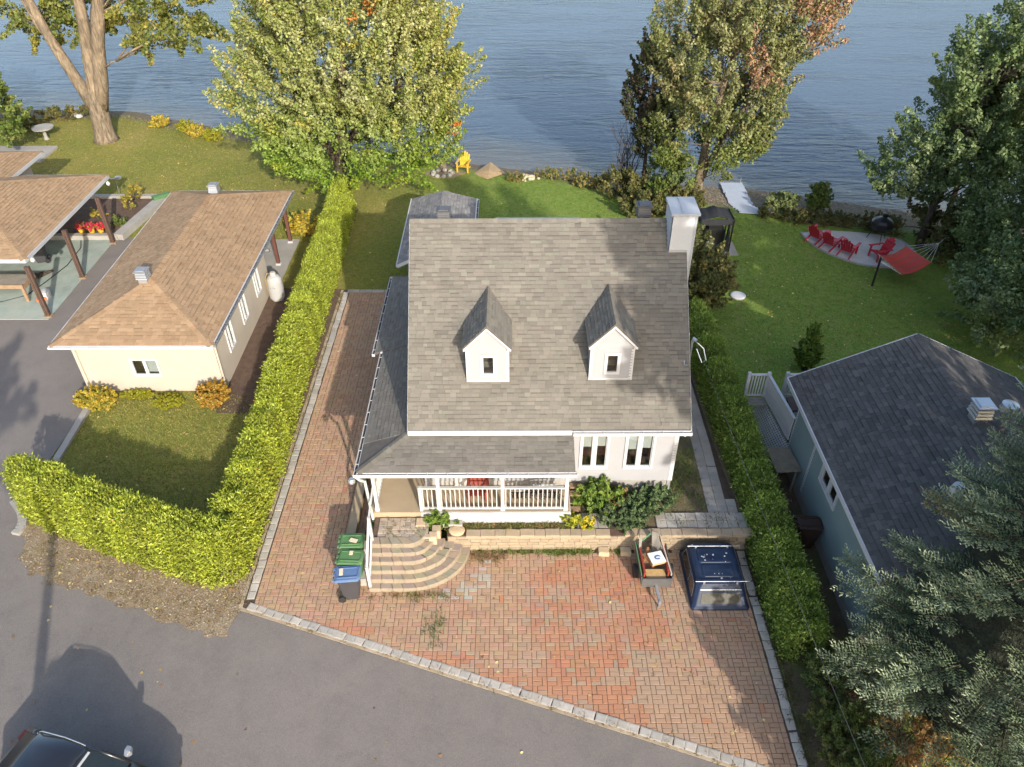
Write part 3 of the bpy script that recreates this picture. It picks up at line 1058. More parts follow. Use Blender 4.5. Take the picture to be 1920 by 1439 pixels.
def gutter(name, house, a, b, outdir, size=0.11, hangers=0.55, mat='white'):
    """open gutter along an eave from a to b"""
    a, b, outdir = Vector(a), Vector(b), Vector(outdir)
    d = (b - a).normalized()
    L = (b - a).length
    z = Vector((0, 0, 1))
    g = MB()
    abox(g, a, d, outdir, z, (0, L), (0.0, 0.012), (-size, 0.0))
    abox(g, a, d, outdir, z, (0, L), (size - 0.014, size), (-size, 0.0))
    abox(g, a, d, outdir, z, (0, L), (0.012, size - 0.014), (-size, -size + 0.014))
    abox(g, a, d, outdir, z, (0, 0.012), (0.012, size - 0.014), (-size + 0.014, 0))
    abox(g, a, d, outdir, z, (L - 0.012, L), (0.012, size - 0.014), (-size + 0.014, 0))
    k = hangers / 2
    while k < L:
        abox(g, a, d, outdir, z, (k, k + 0.022), (0.012, size - 0.014), (-0.016, -0.004))
        k += hangers
    go = part(name, g, mat, house)
    f = MB()
    abox(f, a, d, outdir, z, (0.012, L - 0.012), (0.012, size - 0.014), (-size + 0.014, -size + 0.03))
    part('debris', f, 'gutterin', go)
    return go

# ------------------------------------------------------------------ MAIN HOUSE
PAL = [(0.148, 0.137, 0.117, 5), (0.144, 0.133, 0.114, 5), (0.138, 0.128, 0.109, 3), (0.159, 0.148, 0.125, 1.8), (0.159, 0.153, 0.127, 1.2), (0.148, 0.132, 0.114, 1.6), (0.129, 0.119, 0.103, 1.3)]
EX, EZ, EY = (-2.90, 4.98), 3.60, 16.02
RY, RZ = 20.25, 7.90
BY = 24.48
WX0, WX1, WY0, WY1 = -2.62, 4.75, 16.36, 24.2
house = thing('house', 'white sided house with steep tan-grey shingle roof, two front dormers and wraparound porch', 'house', (1.0, 16.4, 0.5))

# walls with openings for the two front windows
W1 = (2.02 - WX0, 2.66 - WX0, 1.0, 1.0)
wins = [(2.02, 0.72, 1.86, 1.30), (3.32, 0.74, 1.86, 1.30)]
holes = [(x - WX0 - 0.02, x + w - WX0 + 0.02, z - 0.02, z + h + 0.02) for x, w, z, h in wins]
wb = MB()
siding(wb, (WX0, WY0, 0), (1, 0, 0), (0, -1, 0), WX1 - WX0, 1.30, EZ + 0.1, 0.10, holes)
front = part('front_siding', wb, 'siding', house)
wc = MB()
box(wc, WX0 + 0.0, WX0 + 0.1, WY0 + 0.001, WY1, 0.4, EZ + 0.1)
box(wc, WX1 - 0.1, WX1, WY0 + 0.001, WY1, 0.4, EZ + 0.1)
box(wc, WX0 + 0.1, WX1 - 0.1, WY1 - 0.1, WY1, 0.4, EZ + 0.1)
for xx_ in (WX0 + 0.02, WX1 - 0.02):
    V = [(xx_, WY0 + 0.1, EZ + 0.1), (xx_, WY1 - 0.1, EZ + 0.1), (xx_, RY, RZ - 0.15)]
    wc.add(V, [(0, 1, 2)])
# solid wall behind the siding, around the openings
segx = [WX0 + 0.1, wins[0][0], wins[0][0] + wins[0][1], wins[1][0], wins[1][0] + wins[1][1], WX1 - 0.1]
for i in (0, 2, 4):
    box(wc, segx[i], segx[i + 1], WY0 + 0.003, WY0 + 0.1, 1.3, EZ + 0.1)
for x, w, z, h in wins:
    box(wc, x, x + w, WY0 + 0.003, WY0 + 0.1, 1.3, z)
    box(wc, x, x + w, WY0 + 0.003, WY0 + 0.1, z + h, EZ + 0.1)
part('wall', wc, 'siding', house)
fd = MB()
box(fd, WX0 + 0.03, WX1 - 0.03, WY0 + 0.03, WY1 - 0.03, -0.05, 1.30)
part('foundation', fd, 'concrete', house)
cb_ = MB()
box(cb_, WX1 - 0.09, WX1 + 0.025, WY0 - 0.035, WY0 + 0.09, 1.28, EZ)
part('corner_board', cb_, 'white', house)
bl_ = [(0.42, 0.40), (0.50, 0.46)]
for (x, w, z, h), bl in zip(wins, bl_):
    window(house, (x, WY0 - 0.015, z), (1, 0, 0), (0, -1, 0), w, h, 2, bl, 0.065, 0.095)
# main roof
rm = MB()
slab3(rm, [(EX[0], EY, EZ), (EX[1], EY, EZ), (EX[1], RY, RZ), (EX[0], RY, RZ)], 0.10)
slab3(rm, [(EX[1], BY, EZ), (EX[0], BY, EZ), (EX[0], RY, RZ), (EX[1], RY, RZ)], 0.10)
roof = part('roof', rm, 'deck_under', house)
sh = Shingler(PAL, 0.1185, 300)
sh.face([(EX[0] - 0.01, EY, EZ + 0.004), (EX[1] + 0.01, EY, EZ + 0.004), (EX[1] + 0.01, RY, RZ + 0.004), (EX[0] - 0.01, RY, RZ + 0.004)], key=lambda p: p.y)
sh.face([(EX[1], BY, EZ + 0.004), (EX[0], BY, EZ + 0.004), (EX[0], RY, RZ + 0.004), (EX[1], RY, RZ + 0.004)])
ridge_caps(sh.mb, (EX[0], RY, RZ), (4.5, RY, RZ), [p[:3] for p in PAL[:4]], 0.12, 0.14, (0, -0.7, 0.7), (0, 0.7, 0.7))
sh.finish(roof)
tr = MB()
box(tr, EX[0], 1.66, EY - 0.045, EY - 0.004, EZ - 0.16, EZ - 0.005)
box(tr, 1.66, EX[1], EY - 0.03, EY - 0.004, EZ - 0.16, EZ - 0.02)
box(tr, EX[0] + 0.02, EX[1] - 0.02, EY, WY0, EZ - 0.17, EZ - 0.14)
for xx_ in (EX[0] - 0.022, EX[1] + 0.002):
    for (ya, yb) in ((EY, RY), (BY, RY)):
        V = []
        for dx in (0, 0.02):
            V += [(xx_ + dx, ya, EZ - 0.16), (xx_ + dx, ya, EZ - 0.01), (xx_ + dx, yb, RZ - 0.01), (xx_ + dx, yb, RZ - 0.16)]
        tr.add(V, [(0, 1, 2, 3), (7, 6, 5, 4), (0, 4, 5, 1), (1, 5, 6, 2), (2, 6, 7, 3), (3, 7, 4, 0)])
part('fascia', tr, 'white', house)
gutter('gutter', house, (1.70, EY - 0.035, EZ - 0.02), (EX[1] + 0.02, EY - 0.035, EZ - 0.02), (0, -1, 0), 0.10)
gd = MB()
tube(gd, [(4.84, EY - 0.02, EZ - 0.12), (4.84, EY - 0.0, EZ - 0.22), (4.82, WY0 - 0.02, EZ - 0.40), (4.80, WY0 + 0.3, EZ - 0.55)], 0.04, 8)
part('downspout', gd, 'white', house)

# dormers
def dormer(cx, w, y0, zb, ze, za, apex_y):
    d = thing_part = MB()
    x0, x1 = cx - w / 2, cx + w / 2
    k = (RZ - EZ) / (RY - EY)
    roofy = lambda z: EY + (z - EZ) / k
    wm_ = MB()
    # cheeks and gable behind the boards
    ww, wh, wz = 0.27, 0.56, zb + 0.27
    wx = cx + 0.02
    for a, b_ in ((x0, wx - ww / 2), (wx + ww / 2, x1)):
        wm_.add([(a, y0 + 0.003, zb - 0.03), (b_, y0 + 0.003, zb - 0.03), (b_, y0 + 0.003, ze), (a, y0 + 0.003, ze)], [(0, 1, 2, 3)])
    wm_.add([(wx - ww / 2, y0 + 0.003, zb - 0.03), (wx + ww / 2, y0 + 0.003, zb - 0.03), (wx + ww / 2, y0 + 0.003, wz), (wx - ww / 2, y0 + 0.003, wz)], [(0, 1, 2, 3)])
    wm_.add([(wx - ww / 2, y0 + 0.003, wz + wh), (wx + ww / 2, y0 + 0.003, wz + wh), (wx + ww / 2, y0 + 0.003, ze), (wx - ww / 2, y0 + 0.003, ze)], [(0, 1, 2, 3)])
    wm_.add([(x0, y0 + 0.003, ze), (x1, y0 + 0.003, ze), (cx, y0 + 0.003, za - 0.05)], [(0, 1, 2)])
    for xx_ in (x0, x1):
        wm_.add([(xx_, y0 + 0.003, zb - 0.03), (xx_, y0 + 0.003, ze), (xx_, roofy(ze), ze)], [(0, 1, 2)])
    dm = part('dormer', wm_, 'siding', house)
    sd = MB()
    siding(sd, (x0, y0, 0), (1, 0, 0), (0, -1, 0), w, zb, ze, 0.095, [(wx - ww / 2 - x0, wx + ww / 2 - x0, wz, wz + wh)])
    zz = ze
    while zz < za - 0.1:
        hw = (w / 2) * (za - 0.06 - zz) / (za - 0.06 - ze)
        siding(sd, (cx - hw, y0, 0), (1, 0, 0), (0, -1, 0), 2 * hw, zz, min(zz + 0.095, za), 0.095)
        zz += 0.095
    for sx, xx_ in ((-1, x0), (1, x1)):
        z = zb
        while z < ze:
            yb = roofy(z + 0.05)
            siding(sd, (xx_, y0, 0) if sx > 0 else (xx_, yb, 0), (0, 1, 0) if sx > 0 else (0, -1, 0), (sx, 0, 0), yb - y0, z, min(z + 0.095, ze), 0.095)
            z += 0.095
    part('siding', sd, 'siding', dm)
    tm = MB()
    ov = 0.10
    yf = y0 - 0.14
    s = (za - ze) / (w / 2 + ov - 0.0)
    ez = ze - 0.02
    for sg in (-1, 1):
        a = Vector((cx + sg * (w / 2 + ov), yf, ez))
        b_ = Vector((cx, yf, za))
        dn = Vector((0, 0, -0.11))
        V = [a + dn, a, b_, b_ + dn * 1.15]
        V2 = [q + Vector((0, 0.03, 0)) for q in V]
        tm.add(V + V2, [(0, 1, 2, 3), (7, 6, 5, 4), (0, 4, 5, 1), (1, 5, 6, 2), (2, 6, 7, 3), (3, 7, 4, 0)])
        box(tm, min(cx + sg * (w / 2 - 0.0), cx + sg * (w / 2 + ov)), max(cx + sg * (w / 2 - 0.0), cx + sg * (w / 2 + ov)), yf + 0.031, roofy(ez) - 0.03, ez - 0.11, ez - 0.03)
        xx_ = cx + sg * w / 2
        box(tm, xx_ - 0.045, xx_ + 0.045, y0 - 0.03, y0 + 0.045, zb - 0.02, ze - 0.02)
    box(tm, x0 + 0.046, x1 - 0.046, y0 - 0.034, y0 + 0.0, zb - 0.02, zb + 0.05)
    part('trim', tm, 'white', dm)
    rf = MB()
    A = Vector((cx - w / 2 - ov - 0.02, yf - 0.01, ez))
    Bq = Vector((cx + w / 2 + ov + 0.02, yf - 0.01, ez))
    ap = Vector((cx, yf - 0.01, za + 0.012))
    apb = Vector((cx, roofy(za) + 0.0, za + 0.012))
    Ab = Vector((A.x, roofy(ez), ez))
    Bb = Vector((Bq.x, roofy(ez), ez))
    slab3(rf, [Ab, A, ap, apb], 0.035)
    slab3(rf, [Bq, Bb, apb, ap], 0.035)
    part('dormer_roof', rf, 'deck_under', dm)
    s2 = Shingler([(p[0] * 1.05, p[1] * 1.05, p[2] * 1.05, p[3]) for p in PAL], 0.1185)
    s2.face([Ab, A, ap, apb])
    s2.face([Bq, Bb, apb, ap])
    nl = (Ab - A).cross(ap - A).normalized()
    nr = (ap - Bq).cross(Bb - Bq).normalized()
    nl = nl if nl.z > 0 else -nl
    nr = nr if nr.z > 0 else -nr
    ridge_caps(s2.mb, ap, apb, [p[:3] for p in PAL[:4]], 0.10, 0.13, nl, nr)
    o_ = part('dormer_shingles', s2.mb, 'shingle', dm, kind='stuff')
    window_in = MB()
    # window frame and pane directly under the dormer
    f = MB()
    ux, nn = Vector((1, 0, 0)), Vector((0, -1, 0))
    o0 = Vector((wx - ww / 2, y0 - 0.02, wz))
    fr_ = 0.085
    z_ = Vector((0, 0, 1))
    abox(f, o0, ux, z_, nn, (-fr_, ww + fr_), (-fr_, 0), (-0.02, 0.03))
    abox(f, o0, ux, z_, nn, (-fr_, ww + fr_), (wh, wh + fr_), (-0.02, 0.03))
    abox(f, o0, ux, z_, nn, (-fr_, 0), (0, wh), (-0.02, 0.028))
    abox(f, o0, ux, z_, nn, (ww, ww + fr_), (0, wh), (-0.02, 0.028))
    part('window_frame', f, 'white', dm)
    g = MB()
    abox(g, o0, ux, z_, nn, (0, ww), (0, wh), (-0.03, -0.024))
    part('pane', g, 'glass', dm)
    r_ = MB()
    P = lambda a, b, c: o0 + ux * a + z_ * b + nn * c
    V = [P(0, 0, -0.05), P(ww, 0, -0.05), P(ww, wh, -0.05), P(0, wh, -0.05), P(0, 0, -0.4), P(ww, 0, -0.4), P(ww, wh, -0.4), P(0, wh, -0.4)]
    r_.add(V, [(4, 5, 6, 7), (0, 1, 5, 4), (1, 2, 6, 5), (2, 3, 7, 6), (3, 0, 4, 7)])
    part('recess', r_, 'room', dm)
dormer(-0.67, 1.10, 16.98, 4.60, 5.82, 6.50, 18.9)
dormer(2.74, 1.12, 17.01, 4.63, 5.85, 6.54, 18.9)

# chimney clad in metal siding, wider at the top
cm = MB()
siding(cm, (4.47, 19.55, 0), (1, 0, 0), (0, -1, 0), 0.66, 7.3, 8.36, 0.10)
siding(cm, (4.985, 19.55, 0), (1, 0, 0), (0, -1, 0), 0.145, 1.0, 7.3, 0.10)
siding(cm, (4.47, 20.45, 0), (0, -1, 0), (-1, 0, 0), 0.90, 7.2, 8.36, 0.10)
siding(cm, (5.13, 19.55, 0), (0, 1, 0), (1, 0, 0), 0.90, 0.2, 8.36, 0.10)
box(cm, 4.472, 5.128, 19.552, 20.448, 7.2, 8.355)
box(cm, 4.99, 5.127, 19.552, 20.448, 0.2, 7.2)
chim = part('chimney', cm, 'whitemetal', house)
cc = MB()
box(cc, 4.42, 5.18, 19.50, 20.50, 8.36, 8.42)
cc.add([(4.40, 19.47, 8.42), (5.20, 19.47, 8.42), (5.20, 20.52, 8.45), (4.40, 20.52, 8.45), (4.40, 19.47, 8.36), (5.20, 19.47, 8.36), (5.20, 20.52, 8.36), (4.40, 20.52, 8.36)],
       [(0, 1, 2, 3), (4, 5, 1, 0), (5, 6, 2, 1), (7, 4, 0, 3)])
box(cc, 4.72, 4.735, 19.48, 20.51, 8.455, 8.465)
box(cc, 5.085, 5.145, 19.51, 19.6, 6.0, 8.358)
part('chimney_cap', cc, 'whitemetal', chim)

# slatted roof vents just behind the ridge
def box_vent(parent, x, y, z, s, h, mat='greymetal', slats=4):
    v_ = MB()
    box(v_, x - s * 0.36, x + s * 0.36, y - s * 0.36, y + s * 0.36, z - 0.25, z + h * 0.35)
    for k in range(slats):
        zz = z + h * (0.35 + 0.5 * k / slats)
        q = s * (0.5 - 0.02 * k)
        v_.add([(x - q, y - q, zz), (x + q, y - q, zz), (x + q, y + q, zz), (x - q, y + q, zz), (x - q * .9, y - q * .9, zz + h * 0.1), (x + q * .9, y - q * .9, zz + h * 0.1), (x + q * .9, y + q * .9, zz + h * 0.1), (x - q * .9, y + q * .9, zz + h * 0.1)], BOXF)
    q = s * 0.52
    box(v_, x - q, x + q, y - q, y + q, z + h * 0.86, z + h * 0.93)
    box(v_, x - q * 0.7, x + q * 0.7, y - q * 0.7, y + q * 0.7, z + h * 0.93, z + h)
    return part('roof_vent', v_, mat, parent)
M['ventdark'] = surf('dark_vent_metal', (0.085, 0.085, 0.09), 0.5, 0.1)
box_vent(house, -1.98, 20.85, 7.45, 0.40, 0.52, 'ventdark')
box_vent(house, 3.87, 20.85, 7.55, 0.42, 0.56, 'ventdark')

# porch: floor, roof, posts, rails
pf = MB()
box(pf, -4.12, 1.66, 15.32, WY0 - 0.002, 0.92, 1.05)
box(pf, -4.12, WX0 - 0.002, WY0, 25.2, 0.92, 1.05)
part('porch_floor', pf, 'porchfloor', house)
ps = MB()
box(ps, -2.66, 1.70, 15.26, 15.318, 0.62, 1.06)
box(ps, 1.662, 1.70, 15.32, 16.3, 0.62, 1.06)
part('porch_skirt', ps, 'oldwhite', house)
ps = MB()
box(ps, -4.12, -2.665, 15.295, 15.318, 0.62, 1.05)
part('porch_edge', ps, 'porchfloor', house)
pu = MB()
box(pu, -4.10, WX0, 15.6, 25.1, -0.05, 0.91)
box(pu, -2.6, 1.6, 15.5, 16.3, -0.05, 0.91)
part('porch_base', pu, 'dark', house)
PPAL = [(p[0] * 0.95, p[1] * 0.95, p[2] * 0.97, p[3]) for p in PAL]
PE, PEZ = 14.98, 3.0            # front eave
PLX = -4.22                     # left eave
top_z = 3.43
kf = (top_z - PEZ) / (16.10 - PE)
hipx = -2.87
pr = MB()
f1 = [(PLX, PE, PEZ), (1.72, PE, PEZ), (1.72, 16.12, top_z), (hipx, 16.12, top_z)]
f2 = [(PLX, 20.6, PEZ), (PLX, PE, PEZ), (hipx, 16.12, top_z), (hipx + 0.26, 16.12, top_z + 0.085), (hipx + 0.26, 20.6, top_z + 0.085)]
zz0 = PEZ - 0.06
f3 = [(-4.50, 25.45, zz0), (-4.50, 20.55, zz0), (-2.61, 20.55, zz0 + 0.60), (-2.61, 24.15, zz0 + 0.60)]
f4 = [(-2.61, 25.45, zz0), (-4.50, 25.45, zz0), (-2.61, 24.15, zz0 + 0.60)]
k2 = (top_z - PEZ) / (hipx - PLX)
f2 = [(PLX, 20.6, PEZ), (PLX, PE, PEZ), (hipx, 16.12, top_z), (-2.61, 16.12, PEZ + k2 * (-2.61 - PLX)), (-2.61, 20.6, PEZ + k2 * (-2.61 - PLX))]
for f_ in (f1, f2, f3, f4):
    slab3(pr, f_, 0.07)
proof = part('porch_roof', pr, 'deck_under', house)
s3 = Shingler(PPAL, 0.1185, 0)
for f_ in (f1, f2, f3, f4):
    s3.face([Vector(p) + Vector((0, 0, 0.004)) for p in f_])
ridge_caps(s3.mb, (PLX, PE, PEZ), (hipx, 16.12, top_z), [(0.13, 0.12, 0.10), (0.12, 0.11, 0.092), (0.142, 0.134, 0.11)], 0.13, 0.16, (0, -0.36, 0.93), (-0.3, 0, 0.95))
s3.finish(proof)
gutter('gutter', house, (PLX - 0.03, PE - 0.01, PEZ + 0.0), (1.76, PE - 0.01, PEZ + 0.0), (0, -1, 0), 0.10)
gutter('gutter', house, (PLX - 0.01, 20.55, PEZ), (PLX - 0.01, PE - 0.1, PEZ), (-1, 0, 0), 0.10)
gutter('gutter', house, (-4.51, 25.45, zz0), (-4.51, 20.5, zz0), (-1, 0, 0), 0.10)
ft = MB()
box(ft, PLX + 0.05, 1.66, PE + 0.06, PE + 0.16, PEZ - 0.24, PEZ - 0.075)
box(ft, PLX + 0.06, PLX + 0.16, PE + 0.16, 25.3, PEZ - 0.24, PEZ - 0.13)
box(ft, 1.655, 1.70, PE + 0.16, WY0 - 0.03, PEZ - 0.22, PEZ - 0.05)
part('porch_beam', ft, 'white', house)
ds = MB()
tube(ds, [(PLX - 0.06, PE - 0.06, PEZ - 0.10), (PLX + 0.02, PE + 0.03, PEZ - 0.32), (PLX + 0.12, PE + 0.15, 2.5), (PLX + 0.16, 15.18, 0.9)], 0.042, 8)
part('downspout', ds, surf('pale_green_downspout', (0.40, 0.47, 0.44), 0.5, 0.05), house)
el_ = MB()
lathe(el_, [(0.05, PEZ - 0.30), (0.10, PEZ - 0.27), (0.10, PEZ - 0.2), (0.07, PEZ - 0.15)], (PLX - 0.17, PE - 0.10), 12)
part('downspout_elbow', el_, 'galv', house)
POSTS = [(-3.93, 15.40), (-2.12, 15.40), (-0.28, 15.40), (1.55, 15.40), (-3.98, 18.2), (-3.98, 20.5), (-4.0, 22.9), (-4.0, 25.05)]
for px, py in POSTS:
    p_ = MB()
    w = 0.05
    box(p_, px - w, px + w, py - w, py + w, 1.05, PEZ - 0.2)
    box(p_, px - w - .015, px + w + .015, py - w - .015, py + w + .015, 1.05, 1.2)
    for q in (-1, 1):
        if py < 15.5 and not (px > 1.4 and q > 0) and not (px < -3.9 and q < 0):
            bar(p_, (px + q * 0.05, py, 2.38), (px + q * 0.30, py, 2.74), 0.035, 0.05)
    bar(p_, (px, py + 0.05, 2.38), (px, py + 0.30, 2.74), 0.035, 0.05) if px < -3.9 else None
    part('porch_post', p_, 'oldwhite', house)
def railing(pts, z, h, step=0.131, name='railing', parent=None, bal=0.03, mat='oldwhite'):
    t = MB()
    for a, b_ in zip(pts, pts[1:]):
        za, zb_ = (a[2] if len(a) > 2 else z), (b_[2] if len(b_) > 2 else z)
        bar(t, (a[0], a[1], za + h), (b_[0], b_[1], zb_ + h), 0.09, 0.045)
    r_ = part(name, t, mat, parent)
    t = MB()
    for a, b_ in zip(pts, pts[1:]):
        za, zb_ = (a[2] if len(a) > 2 else z), (b_[2] if len(b_) > 2 else z)
        bar(t, (a[0], a[1], za + 0.09), (b_[0], b_[1], zb_ + 0.09), 0.05, 0.06)
    part('bottom_rail', t, mat, r_)
    me = None
    for a, b_ in zip(pts, pts[1:]):
        L = math.hypot(b_[0] - a[0], b_[1] - a[1])
        za, zb_ = (a[2] if len(a) > 2 else z), (b_[2] if len(b_) > 2 else z)
        nb = max(1, int(L / step))
        if me is None:
            s = MB()
            box(s, -bal / 2, bal / 2, -bal / 2, bal / 2, 0.12, h - 0.02)
            me = mesh_from('baluster', s)
            me.materials.append(M[mat])
        for k in range(nb):
            tt = (k + 0.5) / nb
            o = bpy.data.objects.new('baluster', me)
            COL.objects.link(o)
            o.parent = r_
            o.location = (a[0] + (b_[0] - a[0]) * tt, a[1] + (b_[1] - a[1]) * tt, za + (zb_ - za) * tt)
            o.rotation_euler = (0, 0, math.atan2(b_[1] - a[1], b_[0] - a[0]))
    return r_
railing([(-2.64, 15.38), (1.60, 15.38)], 1.05, 0.93, 0.131, 'railing', house, 0.029)
railing([(-3.96, 15.5), (-3.96, 20.5)], 1.05, 0.93, 0.14, 'railing', house, 0.035)
np_ = MB()
box(np_, -2.69, -2.60, 15.33, 15.42, 1.05, 2.02)
part('newel_post', np_, 'oldwhite', house)
# stair handrails down the left side of the steps
hr = MB()
bar(hr, (-3.97, 15.36, 2.0), (-3.97, 14.35, 1.78), 0.05, 0.07)
bar(hr, (-3.97, 14.40, 1.80), (-3.97, 13.38, 0.95), 0.06, 0.08)
bar(hr, (-3.97, 14.40, 1.10), (-3.97, 13.38, 0.30), 0.05, 0.06)
box(hr, -4.01, -3.93, 13.34, 13.42, 0.12, 1.0)
box(hr, -4.01, -3.93, 14.36, 14.44, 0.8, 1.84)
bar(hr, (-4.08, 13.6, 0.14), (-4.0, 13.45, 0.62), 0.05, 0.05)
part('handrail', hr, 'oldwhite', house)
# wooden side steps by the right end of the porch
for k in range(5):
    w_ = MB()
    box(w_, 1.72, 2.02, 15.36 + k * 0.19, 15.36 + k * 0.19 + 0.175, 0.64 + k * 0.13, 0.69 + k * 0.13)
    part('side_step', w_, 'tanwood', house)
lf = MB()
lathe(lf, [(0.05, 1.62), (0.055, 1.66), (0.02, 1.70)], (1.86, 16.29), 10)
bar(lf, (1.86, 16.34, 1.66), (1.86, 16.29, 1.68), 0.03)
part('wall_tap', lf, 'greymetal', house)
# porch door and window hidden in shade behind the rail
dd = MB()
box(dd, -1.75, -0.95, 16.30, 16.335, 1.06, 3.0)
part('door', dd, 'oldwhite', house)
# service mast and meter on the right-hand rake
sm_ = MB()
tube(sm_, [(5.08, 17.75, 1.2), (5.08, 17.75, 5.35)], 0.035, 8)
tube(sm_, [(5.08, 17.75, 5.35), (5.10, 17.70, 5.50), (5.16, 17.62, 5.48)], 0.05, 8)
bar(sm_, (4.92, 17.55, 5.05), (5.0, 18.05, 5.45), 0.09, 0.09)
tube(sm_, [(4.93, 17.5, 5.0), (4.84, 17.4, 4.98), (4.82, 17.25, 4.93), (4.9, 17.2, 4.95)], 0.016, 6)
tube(sm_, [(5.16, 17.6, 5.45), (5.36, 17.5, 5.3), (5.42, 17.3, 5.05), (5.3, 17.25, 5.0), (5.16, 17.5, 5.3)], 0.016, 6)
box(sm_, 4.98, 5.14, 17.66, 17.84, 1.5, 1.9)
part('service_mast', sm_, 'galv', house)

# ------------------------------------------------------------------ shed behind the house
shed = thing('garden_shed', 'small grey shingle roofed shed peeking out behind the left end of the house roof', 'shed', (-3.1, 30.5, 0))
s_ = MB()
box(s_, -4.25, -1.95, 27.75, 33.2, -0.03, 2.35)
part('wall', s_, 'siding', shed)
sr = MB()
A1, A2, ZE, ZR, XM = -4.62, -1.62, 2.35, 3.10, -3.05
Y0_, Y1_ = 27.35, 33.45
fL = [(A1, Y1_, ZE), (A1, Y0_, ZE), (XM, Y0_, ZR), (XM, Y1_ - 0.75, ZR)]
fR = [(A2, Y0_, ZE), (A2, Y1_, ZE), (XM, Y1_ - 0.75, ZR), (XM, Y0_, ZR)]
fB = [(A2, Y1_, ZE), (A1, Y1_, ZE), (XM, Y1_ - 0.75, ZR)]
for f_ in (fL, fR, fB):
    slab3(sr, f_, 0.06)
sro = part('roof', sr, 'deck_under', shed)
GP = [(0.21, 0.20, 0.19, 3), (0.19, 0.18, 0.175, 3), (0.24, 0.23, 0.21, 2), (0.165, 0.16, 0.155, 2)]
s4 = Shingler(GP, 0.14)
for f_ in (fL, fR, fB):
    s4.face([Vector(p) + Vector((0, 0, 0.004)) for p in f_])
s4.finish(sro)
st_ = MB()
bar(st_, (A1 - 0.02, Y0_, ZE - 0.03), (A1 - 0.02, Y1_, ZE - 0.03), 0.04, 0.13)
bar(st_, (A2 + 0.02, Y0_, ZE - 0.03), (A2 + 0.02, Y1_, ZE - 0.03), 0.04, 0.13)
bar(st_, (A1, Y0_ - 0.02, ZE - 0.05), (XM, Y0_ - 0.02, ZR - 0.05), 0.04, 0.13)
bar(st_, (A2, Y0_ - 0.02, ZE - 0.05), (XM, Y0_ - 0.02, ZR - 0.05), 0.04, 0.13)
part('trim', st_, 'white', shed)
gutter('gutter', shed, (A2 + 0.04, Y0_, ZE), (A2 + 0.04, Y1_, ZE), (1, 0, 0), 0.09)
rc = thing('patio_cover', 'flat grey patio roof edge just showing over the middle of the house ridge', 'patio cover', (1.1, 29.6, 0))
r_ = MB()
box(r_, -0.68, 2.92, 28.6, 30.66, 2.68, 2.80)
part('roof', r_, 'greymetal', rc)
for x in (-0.55, 2.8):
    for y in (28.7, 30.5):
        r_ = MB()
        box(r_, x - 0.05, x + 0.05, y - 0.05, y + 0.05, -0.03, 2.68)
        part('post', r_, 'white', rc)

# ------------------------------------------------------------------ cream garage on the left
gar = thing('garage', 'cream stucco garage with brown hip roof and a small two-pane front window', 'garage', (-13.0, 26.0, 0))
GX0, GX1, GY0, GY1 = -15.68, -10.60, 22.3, 29.3
def wall_with_holes(mb, o, u, n, w, z0, z1, holes, t=0.12):
    """flat wall with rectangular openings (u0,u1,z0,z1) sorted along u"""
    z = Vector((0, 0, 1))
    cur = 0.0
    for (a, b_, q0, q1) in sorted(holes):
        abox(mb, o, u, z, n, (cur, a), (z0, z1), (-t, 0))
        abox(mb, o, u, z, n, (a, b_), (z0, q0), (-t, 0))
        abox(mb, o, u, z, n, (a, b_), (q1, z1), (-t, 0))
        cur = b_
    abox(mb, o, u, z, n, (cur, w), (z0, z1), (-t, 0))
gw = MB()
fw = (1.98, 0.90, 0.74, 0.66)      # x from corner, width, sill, height
wall_with_holes(gw, Vector((GX0, GY0, 0)), Vector((1, 0, 0)), Vector((0, -1, 0)), GX1 - GX0, -0.03, 2.50, [(fw[0], fw[0] + fw[1], fw[2], fw[2] + fw[3])])
sw = [(1.30, 0.58, 0.85, 1.10), (3.18, 0.58, 0.85, 1.10), (5.20, 0.58, 0.85, 1.10)]
wall_with_holes(gw, Vector((GX1, GY0 + 0.12, 0)), Vector((0, 1, 0)), Vector((1, 0, 0)), GY1 - GY0 - 0.12, -0.03, 2.50, [(a - 0.12, a - 0.12 + w, z, z + h) for a, w, z, h in sw])
box(gw, GX0, GX0 + 0.12, GY0 + 0.12, GY1, -0.03, 2.42)
box(gw, GX0 + 0.12, GX1 - 0.12, GY1 - 0.12, GY1, -0.03, 2.42)
part('wall', gw, 'stucco', gar)
pl_ = MB()
box(pl_, GX1 - 0.42, GX1 + 0.0, GY0 - 0.02, GY0 - 0.001, -0.03, 2.3)
M['cream_trim'] = surf('cream_trim', (0.42, 0.37, 0.30), 0.8, 0.05)
part('corner_trim', pl_, 'cream_trim', gar)
for q in ((GX0 + 0.13, GY0 - 0.035), (GX1 + 0.035, GY0 + 0.06)):
    pl_ = MB()
    bar(pl_, (q[0], q[1], 0.0), (q[0], q[1], 2.3), 0.06, 0.06)
    part('downspout', pl_, 'cream_trim', gar)
window(gar, (GX0 + fw[0], GY0 - 0.0, fw[2]), (1, 0, 0), (0, -1, 0), fw[1], fw[3], 2, (0, 0.85), 0.06, 0.06)
for a, w, z, h in sw:
    window(gar, (GX1, GY0 + a, z), (0, 1, 0), (1, 0, 0), w, h, 2, (0, 0), 0.06, 0.06)
CP = [(0.272, 0.186, 0.112, 5), (0.265, 0.180, 0.108, 5), (0.28, 0.192, 0.116, 3), (0.243, 0.160, 0.094, 1.8), (0.273, 0.186, 0.11, 3)]
